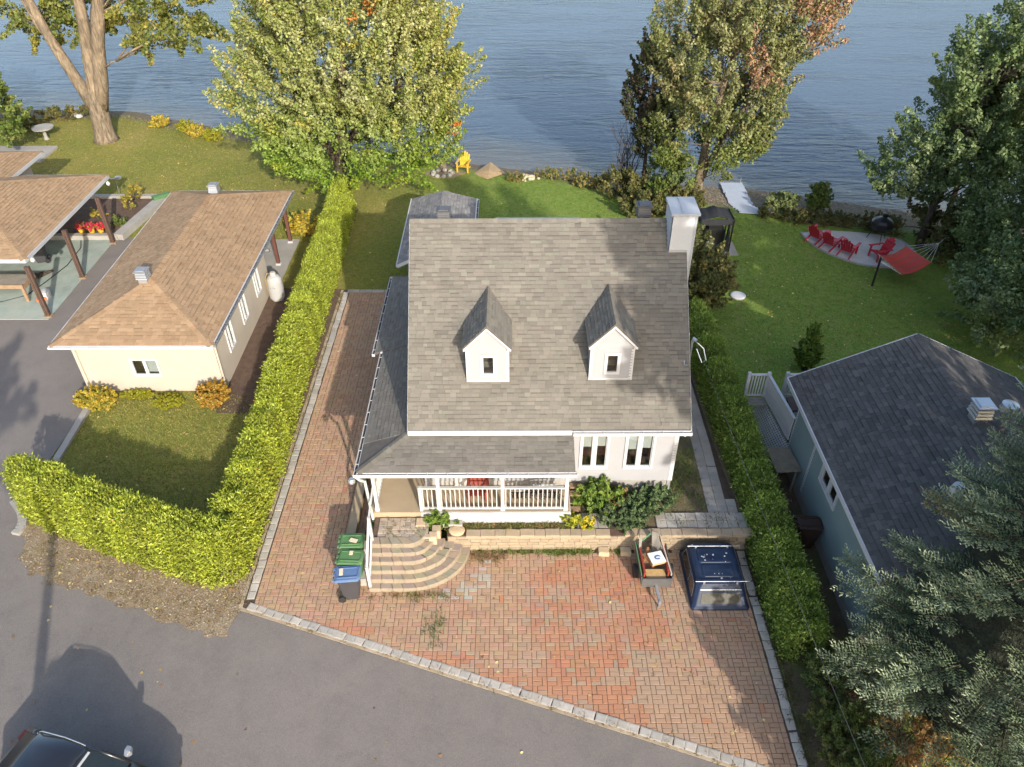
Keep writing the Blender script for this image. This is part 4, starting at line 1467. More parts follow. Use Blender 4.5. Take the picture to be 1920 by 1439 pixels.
def hip_roof(parent, x0, x1, y0, y1, ze, zr, rx, ry0, ry1, pal, expo, budget=0, along='y', key=None, hipw=0.16):
    r0, r1 = (Vector((rx, ry0, zr)), Vector((rx, ry1, zr))) if along == 'y' else (Vector((ry0, rx, zr)), Vector((ry1, rx, zr)))
    A, B, C_, D = Vector((x0, y0, ze)), Vector((x1, y0, ze)), Vector((x1, y1, ze)), Vector((x0, y1, ze))
    if along == 'y':
        faces = [[A, B, r0], [B, C_, r1, r0], [C_, D, r1], [D, A, r0, r1]]
        hips = [(A, r0, 3, 0), (B, r0, 0, 1), (C_, r1, 1, 2), (D, r1, 2, 3), (r0, r1, 1, 3)]
    else:
        faces = [[A, B, r1, r0], [B, C_, r1], [C_, D, r0, r1], [D, A, r0]]
        hips = [(A, r0, 3, 0), (B, r1, 0, 1), (C_, r1, 1, 2), (D, r0, 2, 3), (r0, r1, 0, 2)]
    nm = []
    d = MB()
    for f_ in faces:
        q = (f_[1] - f_[0]).cross(f_[2] - f_[0]).normalized()
        nm.append(q)
        slab3(d, f_, 0.06)
    ro = part('roof', d, 'deck_under', parent)
    loc = parent.location
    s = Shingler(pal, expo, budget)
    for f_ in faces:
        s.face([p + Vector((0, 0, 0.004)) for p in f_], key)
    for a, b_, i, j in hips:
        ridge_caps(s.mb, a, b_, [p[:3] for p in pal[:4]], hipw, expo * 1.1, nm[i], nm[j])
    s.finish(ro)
    return ro
hip_roof(gar, -15.80, -10.25, 21.5, 33.85, 2.60, 3.66, -13.02, 24.2, 31.1, CP, 0.15, 300, 'y', key=lambda p: p.y)
gf_ = MB()
for a, b_ in (((-15.82, 21.48), (-10.23, 21.48)), ((-10.23, 21.48), (-10.23, 33.87)), ((-10.23, 33.87), (-15.82, 33.87)), ((-15.82, 33.87), (-15.82, 21.48))):
    bar(gf_, (a[0], a[1], 2.54), (b_[0], b_[1], 2.54), 0.035, 0.14)
part('fascia', gf_, 'white', gar)
so = MB()
box(so, -15.75, -10.30, 21.55, 33.8, 2.48, 2.515)
part('soffit', so, 'white', gar)
gutter('gutter', gar, (-10.21, 21.48, 2.61), (-10.21, 33.87, 2.61), (1, 0, 0), 0.09, mat='greymetal')
gutter('gutter', gar, (-15.82, 21.46, 2.61), (-10.23, 21.46, 2.61), (0, -1, 0), 0.08)
box_vent(gar, -13.2, 24.1, 3.58, 0.42, 0.52, 'ventbrown' if 'ventbrown' in M else 'greymetal', 3)
box_vent(gar, -13.05, 31.9, 3.30, 0.42, 0.55, 'greymetal', 4)
for px, py in ((-10.80, 31.55), (-10.72, 33.7), (-15.4, 33.7)):
    p_ = MB()
    box(p_, px - 0.07, px + 0.07, py - 0.07, py + 0.07, 0.0, 2.49)
    part('post', p_, surf('red_brown_post', (0.11, 0.045, 0.033), 0.6, 0.1), gar)
    p_ = MB()
    box(p_, px - 0.11, px + 0.11, py - 0.11, py + 0.11, -0.02, 0.10)
    part('post_footing', p_, 'white', gar)
sl_ = MB()
box(sl_, -15.6, -10.35, 29.3, 34.0, -0.04, 0.02)
part('back_slab', sl_, 'concrete', gar)
ex = MB()
tube(ex, [(-10.62, 29.05, 2.12), (-10.35, 29.05, 2.12), (-10.33, 29.05, 2.12), (-10.22, 29.05, 2.12)], 0.07, 10)
part('wall_exhaust', ex, 'galv', gar)

# ------------------------------------------------------------------ neighbour's house with carport
nb = thing('carport_house', 'brown hip roofed house with open carport on slanting brown posts at the left edge', 'house', (-22.0, 31.0, 0))
hip_roof(nb, -36.0, -19.72, 27.65, 35.95, 2.50, 3.92, 31.8, -31.9, -23.85, CP, 0.15, 300, 'x', key=lambda p: -p.x * 0.6 + p.y * 0.3)
nf = MB()
bar(nf, (-36, 27.63, 2.43), (-19.70, 27.63, 2.43), 0.04, 0.16)
bar(nf, (-19.70, 27.63, 2.43), (-19.70, 35.97, 2.43), 0.04, 0.16)
bar(nf, (-19.70, 35.97, 2.43), (-36, 35.97, 2.43), 0.04, 0.16)
part('fascia', nf, 'whitemetal', nb)
nso = MB()
box(nso, -35.9, -19.8, 27.75, 35.85, 2.36, 2.40)
part('soffit', nso, 'greywood', nb)
hip_roof(nb, -38, -23.78, 33.6, 38.1, 2.85, 3.60, 35.85, -35.7, -26.0, CP, 0.15, 0, 'x')
nf2 = MB()
bar(nf2, (-23.76, 33.6, 2.78), (-23.76, 38.12, 2.78), 0.04, 0.16)
bar(nf2, (-23.76, 38.12, 2.78), (-38, 38.12, 2.78), 0.04, 0.16)
part('fascia', nf2, 'whitemetal', nb)
nw = MB()
box(nw, -37.5, -24.4, 35.95, 37.6, -0.03, 2.8)
box(nw, -37.5, -26.5, 28.3, 35.9, -0.03, 2.36)
part('wall', nw, 'stucco', nb)
for px, py in ((-19.50, 27.30), (-19.42, 30.45), (-19.36, 33.72)):
    p_ = MB()
    box(p_, px - 0.10, px - 0.02, py - 0.07, py + 0.07, 0.0, 2.37)
    box(p_, px + 0.02, px + 0.09, py - 0.07, py + 0.07, 0.0, 2.37)
    box(p_, px - 0.02, px + 0.02, py - 0.05, py + 0.05, 0.02, 2.36)
    part('carport_post', p_, 'brownwood', nb)
    p_ = MB()
    box(p_, px - 0.16, px + 0.17, py - 0.13, py + 0.12, -0.02, 0.05)
    part('post_footing', p_, 'tanwood', nb)
cs = MB()
box(cs, -26.5, -19.40, 27.05, 34.0, -0.05, 0.012)
part('carport_floor', cs, 'greenslab', nb)
for px, py in ((-19.66, 27.95), (-19.6, 35.4)):
    l_ = MB()
    lathe(l_, [(0.02, 2.42), (0.08, 2.36), (0.09, 2.28), (0.05, 2.22)], (px + 0.06, py), 10)
    part('eave_lamp', l_, 'white', nb)

# ------------------------------------------------------------------ teal house on the right
tl = thing('teal_house', 'teal sided house with dark grey gable roof and white trimmed side window', 'house', (12.0, 15.0, 0))
TX0, TX1, TY1, TY0 = 8.98, 15.1, 18.35, 11.6
TE = 3.2
TRX, TRZ = 12.05, 4.85
tw = MB()
siding(tw, (TX0, TY1, 0), (0, -1, 0), (-1, 0, 0), TY1 - TY0, 0.42, 3.12, 0.11, [(2.52, 3.64, 1.85, 2.75)])
wall_with_holes(tw, Vector((TX0 + 0.004, TY1, 0)), Vector((0, -1, 0)), Vector((-1, 0, 0)), TY1 - TY0, 0.42, 3.12, [(2.52, 3.64, 1.85, 2.75)])
box(tw, TX0 + 0.13, TX1, TY1 - 0.12, TY1, 0.42, 3.12)
box(tw, TX0 + 0.13, TX1, TY0, TY0 + 0.12, 0.42, 3.12)
box(tw, TX1 - 0.12, TX1, TY0 + 0.12, TY1 - 0.12, 0.42, 3.12)
for y in (TY0 + 0.02, TY1 - 0.02):
    tw.add([(TX0 + 0.1, y, 3.12), (TX1 - 0.1, y, 3.12), (TRX, y, TRZ - 0.1)], [(0, 1, 2)])
part('wall', tw, 'teal', tl)
tf = MB()
box(tf, TX0 + 0.05, TX1 - 0.05, TY0 + 0.05, TY1 - 0.05, -0.03, 0.42)
box(tf, TX0 - 0.03, TX0 + 0.049, TY0, TY1, -0.03, 0.40)
part('foundation', tf, 'concrete', tl)
window(tl, (TX0 - 0.02, TY1 - 2.54, 1.87), (0, -1, 0), (-1, 0, 0), 1.08, 0.86, 2, (0, 0), 0.10, 0.12)
tt_ = MB()
box(tt_, TX0 - 0.035, TX0 - 0.001, 16.62, 16.76, 0.42, 3.05)
part('wall_batten', tt_, 'white', tl)
tt_ = MB()
box(tt_, TX0 - 0.035, TX0 + 0.02, TY1 - 0.05, TY1 + 0.03, 0.42, 3.05)
part('corner_board', tt_, 'white', tl)
tr_ = MB()
TXL, TXR, TYF, TYN = 8.55, 15.55, 18.82, 11.15
fL = [(TXL, TYF, TE), (TXL, TYN, TE), (TRX, TYN, TRZ), (TRX, TYF, TRZ)]
fR = [(TXR, TYN, TE), (TXR, TYF, TE), (TRX, TYF, TRZ), (TRX, TYN, TRZ)]
slab3(tr_, fL, 0.07)
slab3(tr_, fR, 0.07)
tro = part('roof', tr_, 'deck_under', tl)
TPL = [(0.092, 0.086, 0.081, 4), (0.084, 0.078, 0.074, 4), (0.101, 0.094, 0.088, 2.5), (0.073, 0.068, 0.064, 2), (0.112, 0.104, 0.095, 0.8)]
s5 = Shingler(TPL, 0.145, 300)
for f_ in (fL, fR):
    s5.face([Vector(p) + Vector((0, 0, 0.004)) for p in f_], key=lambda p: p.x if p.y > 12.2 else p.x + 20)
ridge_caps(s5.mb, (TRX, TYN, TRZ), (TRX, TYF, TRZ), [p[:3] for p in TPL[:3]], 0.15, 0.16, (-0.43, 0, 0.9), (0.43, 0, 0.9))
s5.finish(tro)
tg = MB()
bar(tg, (TXL - 0.02, TYN, TE - 0.04), (TXL - 0.02, TYF, TE - 0.04), 0.035, 0.14)
bar(tg, (TXR + 0.02, TYN, TE - 0.04), (TXR + 0.02, TYF, TE - 0.04), 0.035, 0.14)
for xx_ in (TXL, TXR):
    bar(tg, (xx_, TYF + 0.02, TE - 0.05), (TRX, TYF + 0.02, TRZ - 0.05), 0.035, 0.12)
part('fascia', tg, 'white', tl)
box_vent(tl, 12.02, 15.05, 4.75, 0.46, 0.62, 'galv', 3)
fl = MB()
lathe(fl, [(0.13, 4.3), (0.13, 5.15), (0.20, 5.16), (0.21, 5.22), (0.20, 5.38), (0.06, 5.42)], (12.62, 14.95), 18)
part('metal_flue', fl, 'galv', tl, smooth=False)
f2_ = MB()
lathe(f2_, [(0.17, 3.6), (0.16, 4.35), (0.12, 4.5)], (10.75, 13.0), 14)
part('vent_stack', f2_, 'white', tl)
ln = MB()
lathe(ln, [(0.03, 3.1), (0.08, 3.2), (0.06, 3.32)], (15.62, 18.3), 10)
part('eave_lamp', ln, 'white', tl)
# deck with white rails and a long ramped stair beside the house
dk = thing('timber_deck', 'raised deck with white balustrades and long stair beside the teal house', 'deck', (8.9, 19.6, 0))
d_ = MB()
box(d_, 8.86, 11.2, 18.7, 20.7, 0.82, 0.92)
part('deck_floor', d_, 'greywood', dk)
for x in (8.95, 9.9, 11.1):
    for y in (18.85, 20.6):
        d_ = MB()
        box(d_, x - 0.05, x + 0.05, y - 0.05, y + 0.05, -0.03, 0.82)
        part('deck_leg', d_, 'greywood', dk)
railing([(8.05, 20.68), (8.72, 20.68)], 0.92, 0.98, 0.085, 'railing', dk, 0.04, 'white')
railing([(8.72, 20.66), (8.92, 18.42)], 0.92, 0.98, 0.085, 'railing', dk, 0.04, 'white')
railing([(9.35, 20.68), (9.95, 20.68)], 0.92, 0.98, 0.085, 'railing', dk, 0.04, 'white')
railing([(9.95, 20.68), (11.1, 20.68)], 0.92, 0.98, 0.12, 'railing', dk, 0.04, 'white')
for x, y in ((8.05, 20.68), (8.72, 20.68), (9.35, 20.68), (9.95, 20.68), (11.12, 20.68)):
    d_ = MB()
    box(d_, x - 0.055, x + 0.055, y - 0.055, y + 0.055, 0.92, 1.99)
    part('railing_post', d_, 'white', dk)
for k in range(3):
    d_ = MB()
    box(d_, 8.02, 8.70, 20.64 - (k + 1) * 0.155, 20.64 - k * 0.155 - 0.015, 0.93, 0.96)
    part('deck_board', d_, 'greywood', dk)
l_ = MB()
for k in range(26):
    y = 20.6 - k * 0.1
    bar(l_, (8.22, y, 0.03), (8.74 + 0.09 * k * 0.1, y - 0.10, 0.86), 0.055, 0.012)
for k in range(12):
    z = 0.08 + k * 0.065
    f_ = (z - 0.03) / 0.83
    bar(l_, (8.22 + 0.52 * f_, 20.6, z + 0.012), (8.24 + 0.72 * f_, 18.0, z + 0.012), 0.03, 0.02)
part('lattice_skirt', l_, 'oldwhite', dk)
tb = MB()
box(tb, 9.15, 9.75, 19.2, 19.9, 1.5, 1.56)
for x in (9.2, 9.7):
    for y in (19.25, 19.85):
        box(tb, x - 0.03, x + 0.03, y - 0.03, y + 0.03, 0.92, 1.5)
part('side_table', tb, 'brownwood', None, label='small dark table standing on the raised deck', cat='table')
# ================================================================== STONEWORK
STEPC = [(0.262, 0.22, 0.165), (0.245, 0.21, 0.165), (0.272, 0.227, 0.168), (0.228, 0.203, 0.165), (0.25, 0.218, 0.172), (0.277, 0.23, 0.168)]
steps = thing('stone_steps', 'curved stone steps climbing from the brick drive to the porch', 'steps', (-2.9, 14.2, 0))
RISE = 0.15
XR = [-1.24, -1.47, -1.72, -1.98, -2.22, -2.46]
def step_path(k, s_off=0.0):
    """points along the nose of step k, moved back by s_off"""
    y = 13.29 + 0.19 * k + s_off
    a = XR[k] + 2.95 - s_off
    b_ = 14.78 - y
    pts = [(-4.0, y), (-2.95, y)]
    for i in range(1, 13):
        t = math.pi / 2 * i / 12
        pts.append((-2.95 + a * math.sin(t), 14.78 - b_ * math.cos(t)))
    return pts
def resample(pts, ts):
    P = np.array(pts)
    seg = np.hypot(*np.diff(P, axis=0).T)
    s = np.concatenate([[0], np.cumsum(seg)])
    L = s[-1]
    return [(float(np.interp(t * L, s, P[:, 0])), float(np.interp(t * L, s, P[:, 1]))) for t in ts], L
for k in range(6):
    nose = step_path(k)
    back = step_path(k, 0.265)
    _, L = resample(nose, [0])
    n = int(round(L / 0.33))
    t = 0.0
    cuts = [0.0]
    for i in range(n):
        cuts.append(min(1.0, (i + 1) / n + (random.uniform(-0.12, 0.12) / n if i < n - 1 else 0)))
    for i in range(n):
        if k in (2, 3) and i == n - 2 and k == 3:
            missing = True
        a, b_ = cuts[i] + 0.004 / L, cuts[i + 1] - 0.004 / L
        ts = [a, (a + b_) / 2, b_]
        f, _ = resample(nose, ts)
        bk, _ = resample(back, ts)
        mb = MB()
        c = random.choice(STEPC)
        cl = tuple(v * random.uniform(0.92, 1.08) for v in c)
        riser = tuple(min(0.6, v * q) for v, q in zip((0.245, 0.203, 0.148), (random.uniform(0.95, 1.05),) * 3))
        z1 = RISE * (k + 1) + random.gauss(0, 0.004)
        z0 = RISE * k - 0.12
        loose = 0.0
        dx = dy = 0.0
        if k in (2, 3, 4) and i >= n - 3:
            loose = random.uniform(-0.05, 0.01)
            dx, dy = random.uniform(-0.03, 0.05), random.uniform(-0.03, 0.03)
        z1 += loose
        V = []
        for (x, y) in f: V.append((x + dx, y + dy, z0))
        for (x, y) in bk[::-1]: V.append((x + dx, y + dy, z0))
        nv = len(V)
        V += [(x, y, z1 - 0.014) for x, y, z in V[:nv]]
        cx = sum(v[0] for v in V[:nv]) / nv
        cy = sum(v[1] for v in V[:nv]) / nv
        V += [(cx + (x - cx) * 0.94, cy + (y - cy) * 0.93, z1) for x, y, z in V[:nv]]
        F = [tuple(range(2 * nv, 3 * nv))]
        mb.add(V, F, cl)
        F2 = []
        for q in range(nv):
            F2.append((q, (q + 1) % nv, nv + (q + 1) % nv, nv + q))
        F3 = [(nv + q, nv + (q + 1) % nv, 2 * nv + (q + 1) % nv, 2 * nv + q) for q in range(nv)]
        base_i = len(mb.v) - len(V)
        for fc in F2:
            mb.f.append(fc); mb.c.append(riser)
        for fc in F3:
            mb.f.append(fc); mb.c.append(tuple((p + q) / 2 for p, q in zip(cl, riser)))
        part('tread_stone', mb, 'stone', steps)
sb = MB()
prism(sb, [(x, y) for x, y in step_path(5, 0.1)] + [(-2.4, 15.28), (-4.0, 15.28)], -0.03, 0.855)
part('step_core', sb, 'soil', steps)
# landing of small squares
lpm = []
for c in [(0.36, 0.295, 0.235), (0.33, 0.275, 0.225), (0.39, 0.31, 0.24), (0.31, 0.265, 0.22)]:
    for w_, h_ in ((0.15, 0.15), (0.23, 0.15)):
        t = MB()
        paver_geo(t, [(-w_ / 2 + .004, -h_ / 2 + .004), (w_ / 2 - .004, -h_ / 2 + .004), (w_ / 2 - .004, h_ / 2 - .004), (-w_ / 2 + .004, h_ / 2 - .004)], -0.05, 0, c, 0.012)
        me = mesh_from('landing_paver', t)
        me.materials.append(M['stone'])
        lpm.append((me, w_))
for j in range(5):
    x = -3.86
    while x < -2.5:
        me, w_ = random.choice(lpm)
        o = bpy.data.objects.new('landing_paver', me)
        COL.objects.link(o)
        o.parent = steps
        o.location = Vector((x + w_ / 2, 14.56 + j * 0.152, 0.885 + random.gauss(0, 0.005))) - steps.location
        o.rotation_euler = (random.gauss(0, 0.015), random.gauss(0, 0.015), random.gauss(0, 0.02))
        x += w_
for x, y, w, d, h in ((-2.66, 15.05, 0.26, 0.30, 0.93), (-2.20, 14.86, 0.24, 0.26, 0.86), (-2.28, 14.62, 0.22, 0.22, 0.88)):
    t = MB()
    paver_geo(t, [(x - w / 2, y - d / 2), (x + w / 2, y - d / 2), (x + w / 2, y + d / 2), (x - w / 2, y + d / 2)], 0.5, h, (0.43, 0.335, 0.225), 0.02)
    part('corner_stone', t, 'stone', steps)

ret = thing('retaining_wall', 'low cream brick retaining wall with capstones along the terrace above the drive', 'wall', (2.6, 14.85, 0))
WBC = [(0.285, 0.228, 0.158), (0.27, 0.218, 0.152), (0.30, 0.24, 0.166), (0.25, 0.202, 0.142)]
wbm = []
for c in WBC:
    for w_ in (0.24, 0.33):
        t = MB()
        box(t, -w_ / 2 + .004, w_ / 2 - .004, -0.01, 0.16, 0.003, 0.112, c)
        me = mesh_from('wall_brick', t)
        me.materials.append(M['stone'])
        wbm.append((me, w_))
for j in range(5):
    x = -1.75 - random.uniform(0, 0.2)
    while x < 6.75:
        me, w_ = random.choice(wbm)
        o = bpy.data.objects.new('wall_brick', me)
        COL.objects.link(o)
        o.parent = ret
        o.location = Vector((x + w_ / 2, 14.76 + j * 0.004 + random.gauss(0, 0.004), j * 0.115)) - ret.location
        x += w_
rb = MB()
box(rb, -1.9, 6.85, 14.80, 15.02, -0.05, 0.575)
part('wall_core', rb, 'soil', ret)
x = -1.35
capm = []
for c in [(0.34, 0.265, 0.185), (0.32, 0.255, 0.18), (0.36, 0.275, 0.185)]:
    for w_ in (0.31, 0.42):
        t = MB()
        paver_geo(t, [(-w_ / 2 + .004, -0.135), (w_ / 2 - .004, -0.135), (w_ / 2 - .004, 0.135), (-w_ / 2 + .004, 0.135)], -0.085, 0, c, 0.014)
        me = mesh_from('cap_stone', t)
        me.materials.append(M['stone'])
        capm.append((me, w_))
while x < 6.75:
    me, w_ = random.choice(capm)
    miss = 2.42 < x < 2.95
    if not miss:
        o = bpy.data.objects.new('cap_stone', me)
        COL.objects.link(o)
        o.parent = ret
        o.location = Vector((x + w_ / 2, 14.865 + random.gauss(0, 0.008), 0.662 + random.gauss(0, 0.004))) - ret.location
        o.rotation_euler = (random.gauss(0, 0.012), random.gauss(0, 0.012), random.gauss(0, 0.025))
    x += w_
for i, (x, lab) in enumerate(((2.66, 'loose tan block at the foot of the retaining wall, farther from the trailer'), (3.30, 'loose tan block at the foot of the retaining wall, next to the trailer'))):
    t = MB()
    paver_geo(t, [(x - 0.15, 14.52), (x + 0.15, 14.50), (x + 0.15, 14.72), (x - 0.15, 14.74)], -0.01, 0.17, (0.43, 0.33, 0.215), 0.014)
    part('stone_block', t, 'stone', None, label=lab, cat='block', group='loose blocks by the wall')
t = MB()
lathe(t, [(0.20, 0.58), (0.22, 0.66), (0.21, 0.70), (0.12, 0.72)], (-1.62, 14.95), 14, (0.44, 0.33, 0.21), 1.1, 0.8)
part('flat_boulder', t, 'stone', None, label='round flat tan stone where the steps meet the retaining wall', cat='stone')
t = MB()
bar(t, (-2.02, 15.17, 0.70), (-1.46, 15.14, 0.71), 0.18, 0.14)
part('concrete_block', t, 'concrete', None, label='grey concrete block lying in the weeds in front of the porch skirt', cat='block')
lw = MB()
box(lw, -4.92, -4.66, 14.35, 20.4, -0.05, 0.26)
part('low_side_wall', lw, surf('tan_low_wall', (0.36, 0.28, 0.18), 0.85, 0.15, 2), None, label='low tan concrete kerb wall along the left side of the porch', cat='wall')
for k in range(3):
    t = MB()
    box(t, -4.38, -4.10, 13.5 + k * 0.36, 13.82 + k * 0.36, -0.03, 0.30 + 0.2 * k)
    part('side_block', t, 'concrete', steps)

# ================================================================== BINS
def wheelie(label, x, y, rz, lid, body, group, bag=None):
    t = thing('wheelie_bin', label, 'bin', (x, y, 0), group, local=True, rz=rz)
    t.scale = (0.82, 0.82, 0.88)
    b_ = MB()
    # body: tapered, front towards +x, hinge and wheels at -x
    V = []
    for z, x0, x1, hw in ((0.05, -0.20, 0.26, 0.22), (0.18, -0.27, 0.28, 0.235), (0.55, -0.31, 0.32, 0.262), (0.96, -0.35, 0.365, 0.29), (1.00, -0.37, 0.385, 0.305), (1.03, -0.37, 0.385, 0.305)):
        c = 0.05
        V += [(x0 + c, -hw, z), (x1 - c, -hw, z), (x1, -hw + c, z), (x1, hw - c, z), (x1 - c, hw, z), (x0 + c, hw, z), (x0, hw - c, z), (x0, -hw + c, z)]
    F = []
    for i in range(5):
        for k in range(8):
            F.append((i * 8 + k, i * 8 + (k + 1) % 8, (i + 1) * 8 + (k + 1) % 8, (i + 1) * 8 + k))
    F.append(tuple(range(7, -1, -1)))
    F.append(tuple(40 + k for k in range(8)))
    b_.add(V, F)
    bar(b_, (0.29, 0, 0.3), (0.345, 0, 0.85), 0.3, 0.03)
    part('body', b_, body, t)
    l_ = MB()
    V = []
    for z, gx0, gx1, hw, c in ((1.03, -0.42, 0.41, 0.325, 0.09), (1.075, -0.42, 0.41, 0.325, 0.09), (1.10, -0.38, 0.37, 0.285, 0.10)):
        V += [(gx0, -hw, z), (gx1 - c, -hw, z), (gx1, -hw + c, z), (gx1, hw - c, z), (gx1 - c, hw, z), (gx0, hw, z)]
    F = [tuple(range(5, -1, -1)), tuple(12 + k for k in range(6))]
    for i in range(2):
        for k in range(6):
            F.append((i * 6 + k, i * 6 + (k + 1) % 6, (i + 1) * 6 + (k + 1) % 6, (i + 1) * 6 + k))
    l_.add(V, F)
    for y_ in (-0.19, 0.19):
        bar(l_, (-0.34, y_, 1.112), (0.30, y_, 1.112), 0.03, 0.03)
    bar(l_, (0.30, -0.19, 1.112), (0.34, -0.1, 1.112), 0.03, 0.03)
    bar(l_, (0.30, 0.19, 1.112), (0.34, 0.1, 1.112), 0.03, 0.03)
    bar(l_, (0.34, -0.1, 1.112), (0.34, 0.1, 1.112), 0.03, 0.03)
    for y_ in (-0.22, 0.0, 0.22):
        bar(l_, (-0.46, y_ - 0.05, 1.05), (-0.46, y_ + 0.05, 1.05), 0.07, 0.06)
    part('lid', l_, lid, t)
    h = MB()
    tube(h, [(-0.47, -0.25, 1.02), (-0.47, 0.25, 1.02)], 0.018, 8)
    part('handle', h, body, t)
    for s in (-1, 1):
        w = MB()
        tube(w, [(-0.30, s * 0.23, 0.13), (-0.30, s * 0.30, 0.13)], 0.13, 18)
        part('wheel', w, 'rubber', t)
    if bag:
        st_ = MB()
        abox(st_, (bag[0], bag[1], 1.128), Vector((math.cos(bag[2]), math.sin(bag[2]), 0)), Vector((-math.sin(bag[2]), math.cos(bag[2]), 0)), (0, 0, 1), (-bag[3] / 2, bag[3] / 2), (-bag[4] / 2, bag[4] / 2), (0, 0.02))
        part('stone_weight', st_, surf('weight_stone', (0.55, 0.47, 0.34), 0.85, 0.1), t)
    return t
BG = 'wheeled bins beside the steps'
wheelie('charcoal wheeled bin with bright blue lid in front of two green bins', -4.46, 13.2, R(5), 'blueplastic', 'greyplastic', BG, (-0.22, 0.03, 0.06, 0.13, 0.27))
wheelie('green wheeled bin squeezed between the blue-lidded bin and another green bin', -4.46, 13.76, R(-3), 'greenplastic', 'greenplastic', BG, (-0.02, 0.12, 0.0, 0.12, 0.16))
wheelie('green wheeled bin farthest from the street, with a flat stone on its lid', -4.52, 14.34, R(2), 'greenplastic', 'greenplastic', BG, (0.05, -0.05, -0.35, 0.27, 0.15))
br = wheelie('dark brown wheeled bin beside the teal wall behind the right hedge', 8.60, 14.95, R(-5), 'brownplastic', 'brownplastic', None)
wheelie('dark grey bin standing in the shade under the carport roof', -21.9, 31.9, R(200), 'greyplastic', 'greyplastic', None)

# ================================================================== TRUCK CAP
def loft(rings, close_ends=True):
    n = len(rings[0])
    V = [p for r_ in rings for p in r_]
    F = []
    for i in range(len(rings) - 1):
        for k in range(n):
            F.append((i * n + k, i * n + (k + 1) % n, (i + 1) * n + (k + 1) % n, (i + 1) * n + k))
    if close_ends:
        F.append(tuple(range(n - 1, -1, -1)))
        F.append(tuple((len(rings) - 1) * n + k for k in range(n)))
    return V, F
cap = thing('truck_cap', 'navy blue pickup truck cap with roof bars resting on the brick drive', 'truck cap', (5.66, 13.62, 0))
def rr(x0, x1, y0, y1, z, c):
    return [(x0 + c, y0, z), (x1 - c, y0, z), (x1, y0 + c, z), (x1, y1 - c, z), (x1 - c, y1, z), (x0 + c, y1, z), (x0, y1 - c, z), (x0, y0 + c, z)]
cx0, cx1, cy0, cy1 = 4.86, 6.46, 12.64, 14.62
cb2 = MB()
V, F = loft([rr(cx0, cx1, cy0, cy1, 0.0, 0.05), rr(cx0, cx1, cy0, cy1, 0.07, 0.05), rr(cx0 + 0.04, cx1 - 0.04, cy0 + 0.06, cy1 - 0.02, 0.12, 0.08), rr(cx0 + 0.13, cx1 - 0.13, cy0 + 0.34, cy1 - 0.09, 0.54, 0.10),
             rr(cx0 + 0.18, cx1 - 0.18, cy0 + 0.42, cy1 - 0.14, 0.62, 0.12), rr(cx0 + 0.27, cx1 - 0.27, cy0 + 0.52, cy1 - 0.26, 0.655, 0.14)])
cb2.add(V, F)
shell = part('shell', cb2, 'navy', cap, bevel=0.02)
rp = MB()
V, F = loft([rr(cx0 + 0.36, cx1 - 0.36, cy0 + 0.62, cy0 + 1.05, 0.650, 0.05), rr(cx0 + 0.38, cx1 - 0.38, cy0 + 0.64, cy0 + 1.03, 0.672, 0.05)])
rp.add(V, F)
V, F = loft([rr(cx0 + 0.33, cx1 - 0.33, cy0 + 1.10, cy1 - 0.38, 0.650, 0.05), rr(cx0 + 0.35, cx1 - 0.35, cy0 + 1.12, cy1 - 0.40, 0.680, 0.05)])
rp.add(V, F)
part('raised_roof_panel', rp, 'navy', shell)
def face_panel(mb, a, b_, c, d, u0, u1, v0, v1, off, thick=0.012, col=(0.5,) * 3):
    """panel on the quad a,b,c,d (u along a-b, v along a-d)"""
    a, b_, c, d = Vector(a), Vector(b_), Vector(c), Vector(d)
    P = lambda u, v: (a * (1 - u) + b_ * u) * (1 - v) + (d * (1 - u) + c * u) * v
    nrm = (b_ - a).cross(d - a).normalized()
    q = [P(u0, v0), P(u1, v0), P(u1, v1), P(u0, v1)]
    V = [p + nrm * (off - thick) for p in q] + [p + nrm * off for p in q]
    mb.add(V, BOXF, col)
rear = [(cx0 + 0.09, cy0 + 0.06, 0.12), (cx1 - 0.09, cy0 + 0.06, 0.12), (cx1 - 0.20, cy0 + 0.34, 0.54), (cx0 + 0.20, cy0 + 0.34, 0.54)]
w = MB()
face_panel(w, *rear, 0.10, 0.90, 0.14, 0.74, 0.012)
part('rear_window', w, surf('dusty_rear_glass', (0.045, 0.043, 0.03), 0.45, 0.3, 4, 14, 0.35, 0, spec=0.25), shell)
w = MB()
face_panel(w, *rear, 0.04, 0.96, 0.90, 0.935, 0.016, 0.03)
part('rear_trim', w, 'greymetal', shell)
lft = [(cx0 + 0.04, cy1 - 0.10, 0.12), (cx0 + 0.04, cy0 + 0.14, 0.12), (cx0 + 0.13, cy0 + 0.44, 0.54), (cx0 + 0.13, cy1 - 0.19, 0.54)]
rgt = [(cx1 - 0.04, cy0 + 0.14, 0.12), (cx1 - 0.04, cy1 - 0.10, 0.12), (cx1 - 0.13, cy1 - 0.19, 0.54), (cx1 - 0.13, cy0 + 0.44, 0.54)]
for q, rng_ in ((lft, ((0.06, 0.58), (0.66, 0.90))), (rgt, ((0.42, 0.94), (0.10, 0.34)))):
    for u0, u1 in rng_:
        w = MB()
        face_panel(w, *q, u0 - 0.018, u1 + 0.018, 0.16, 0.90, 0.010)
        fr_ = part('side_window_frame', w, 'greymetal', shell)
        w = MB()
        face_panel(w, *q, u0, u1, 0.21, 0.85, 0.016)
        part('side_window', w, 'autoglass', shell)
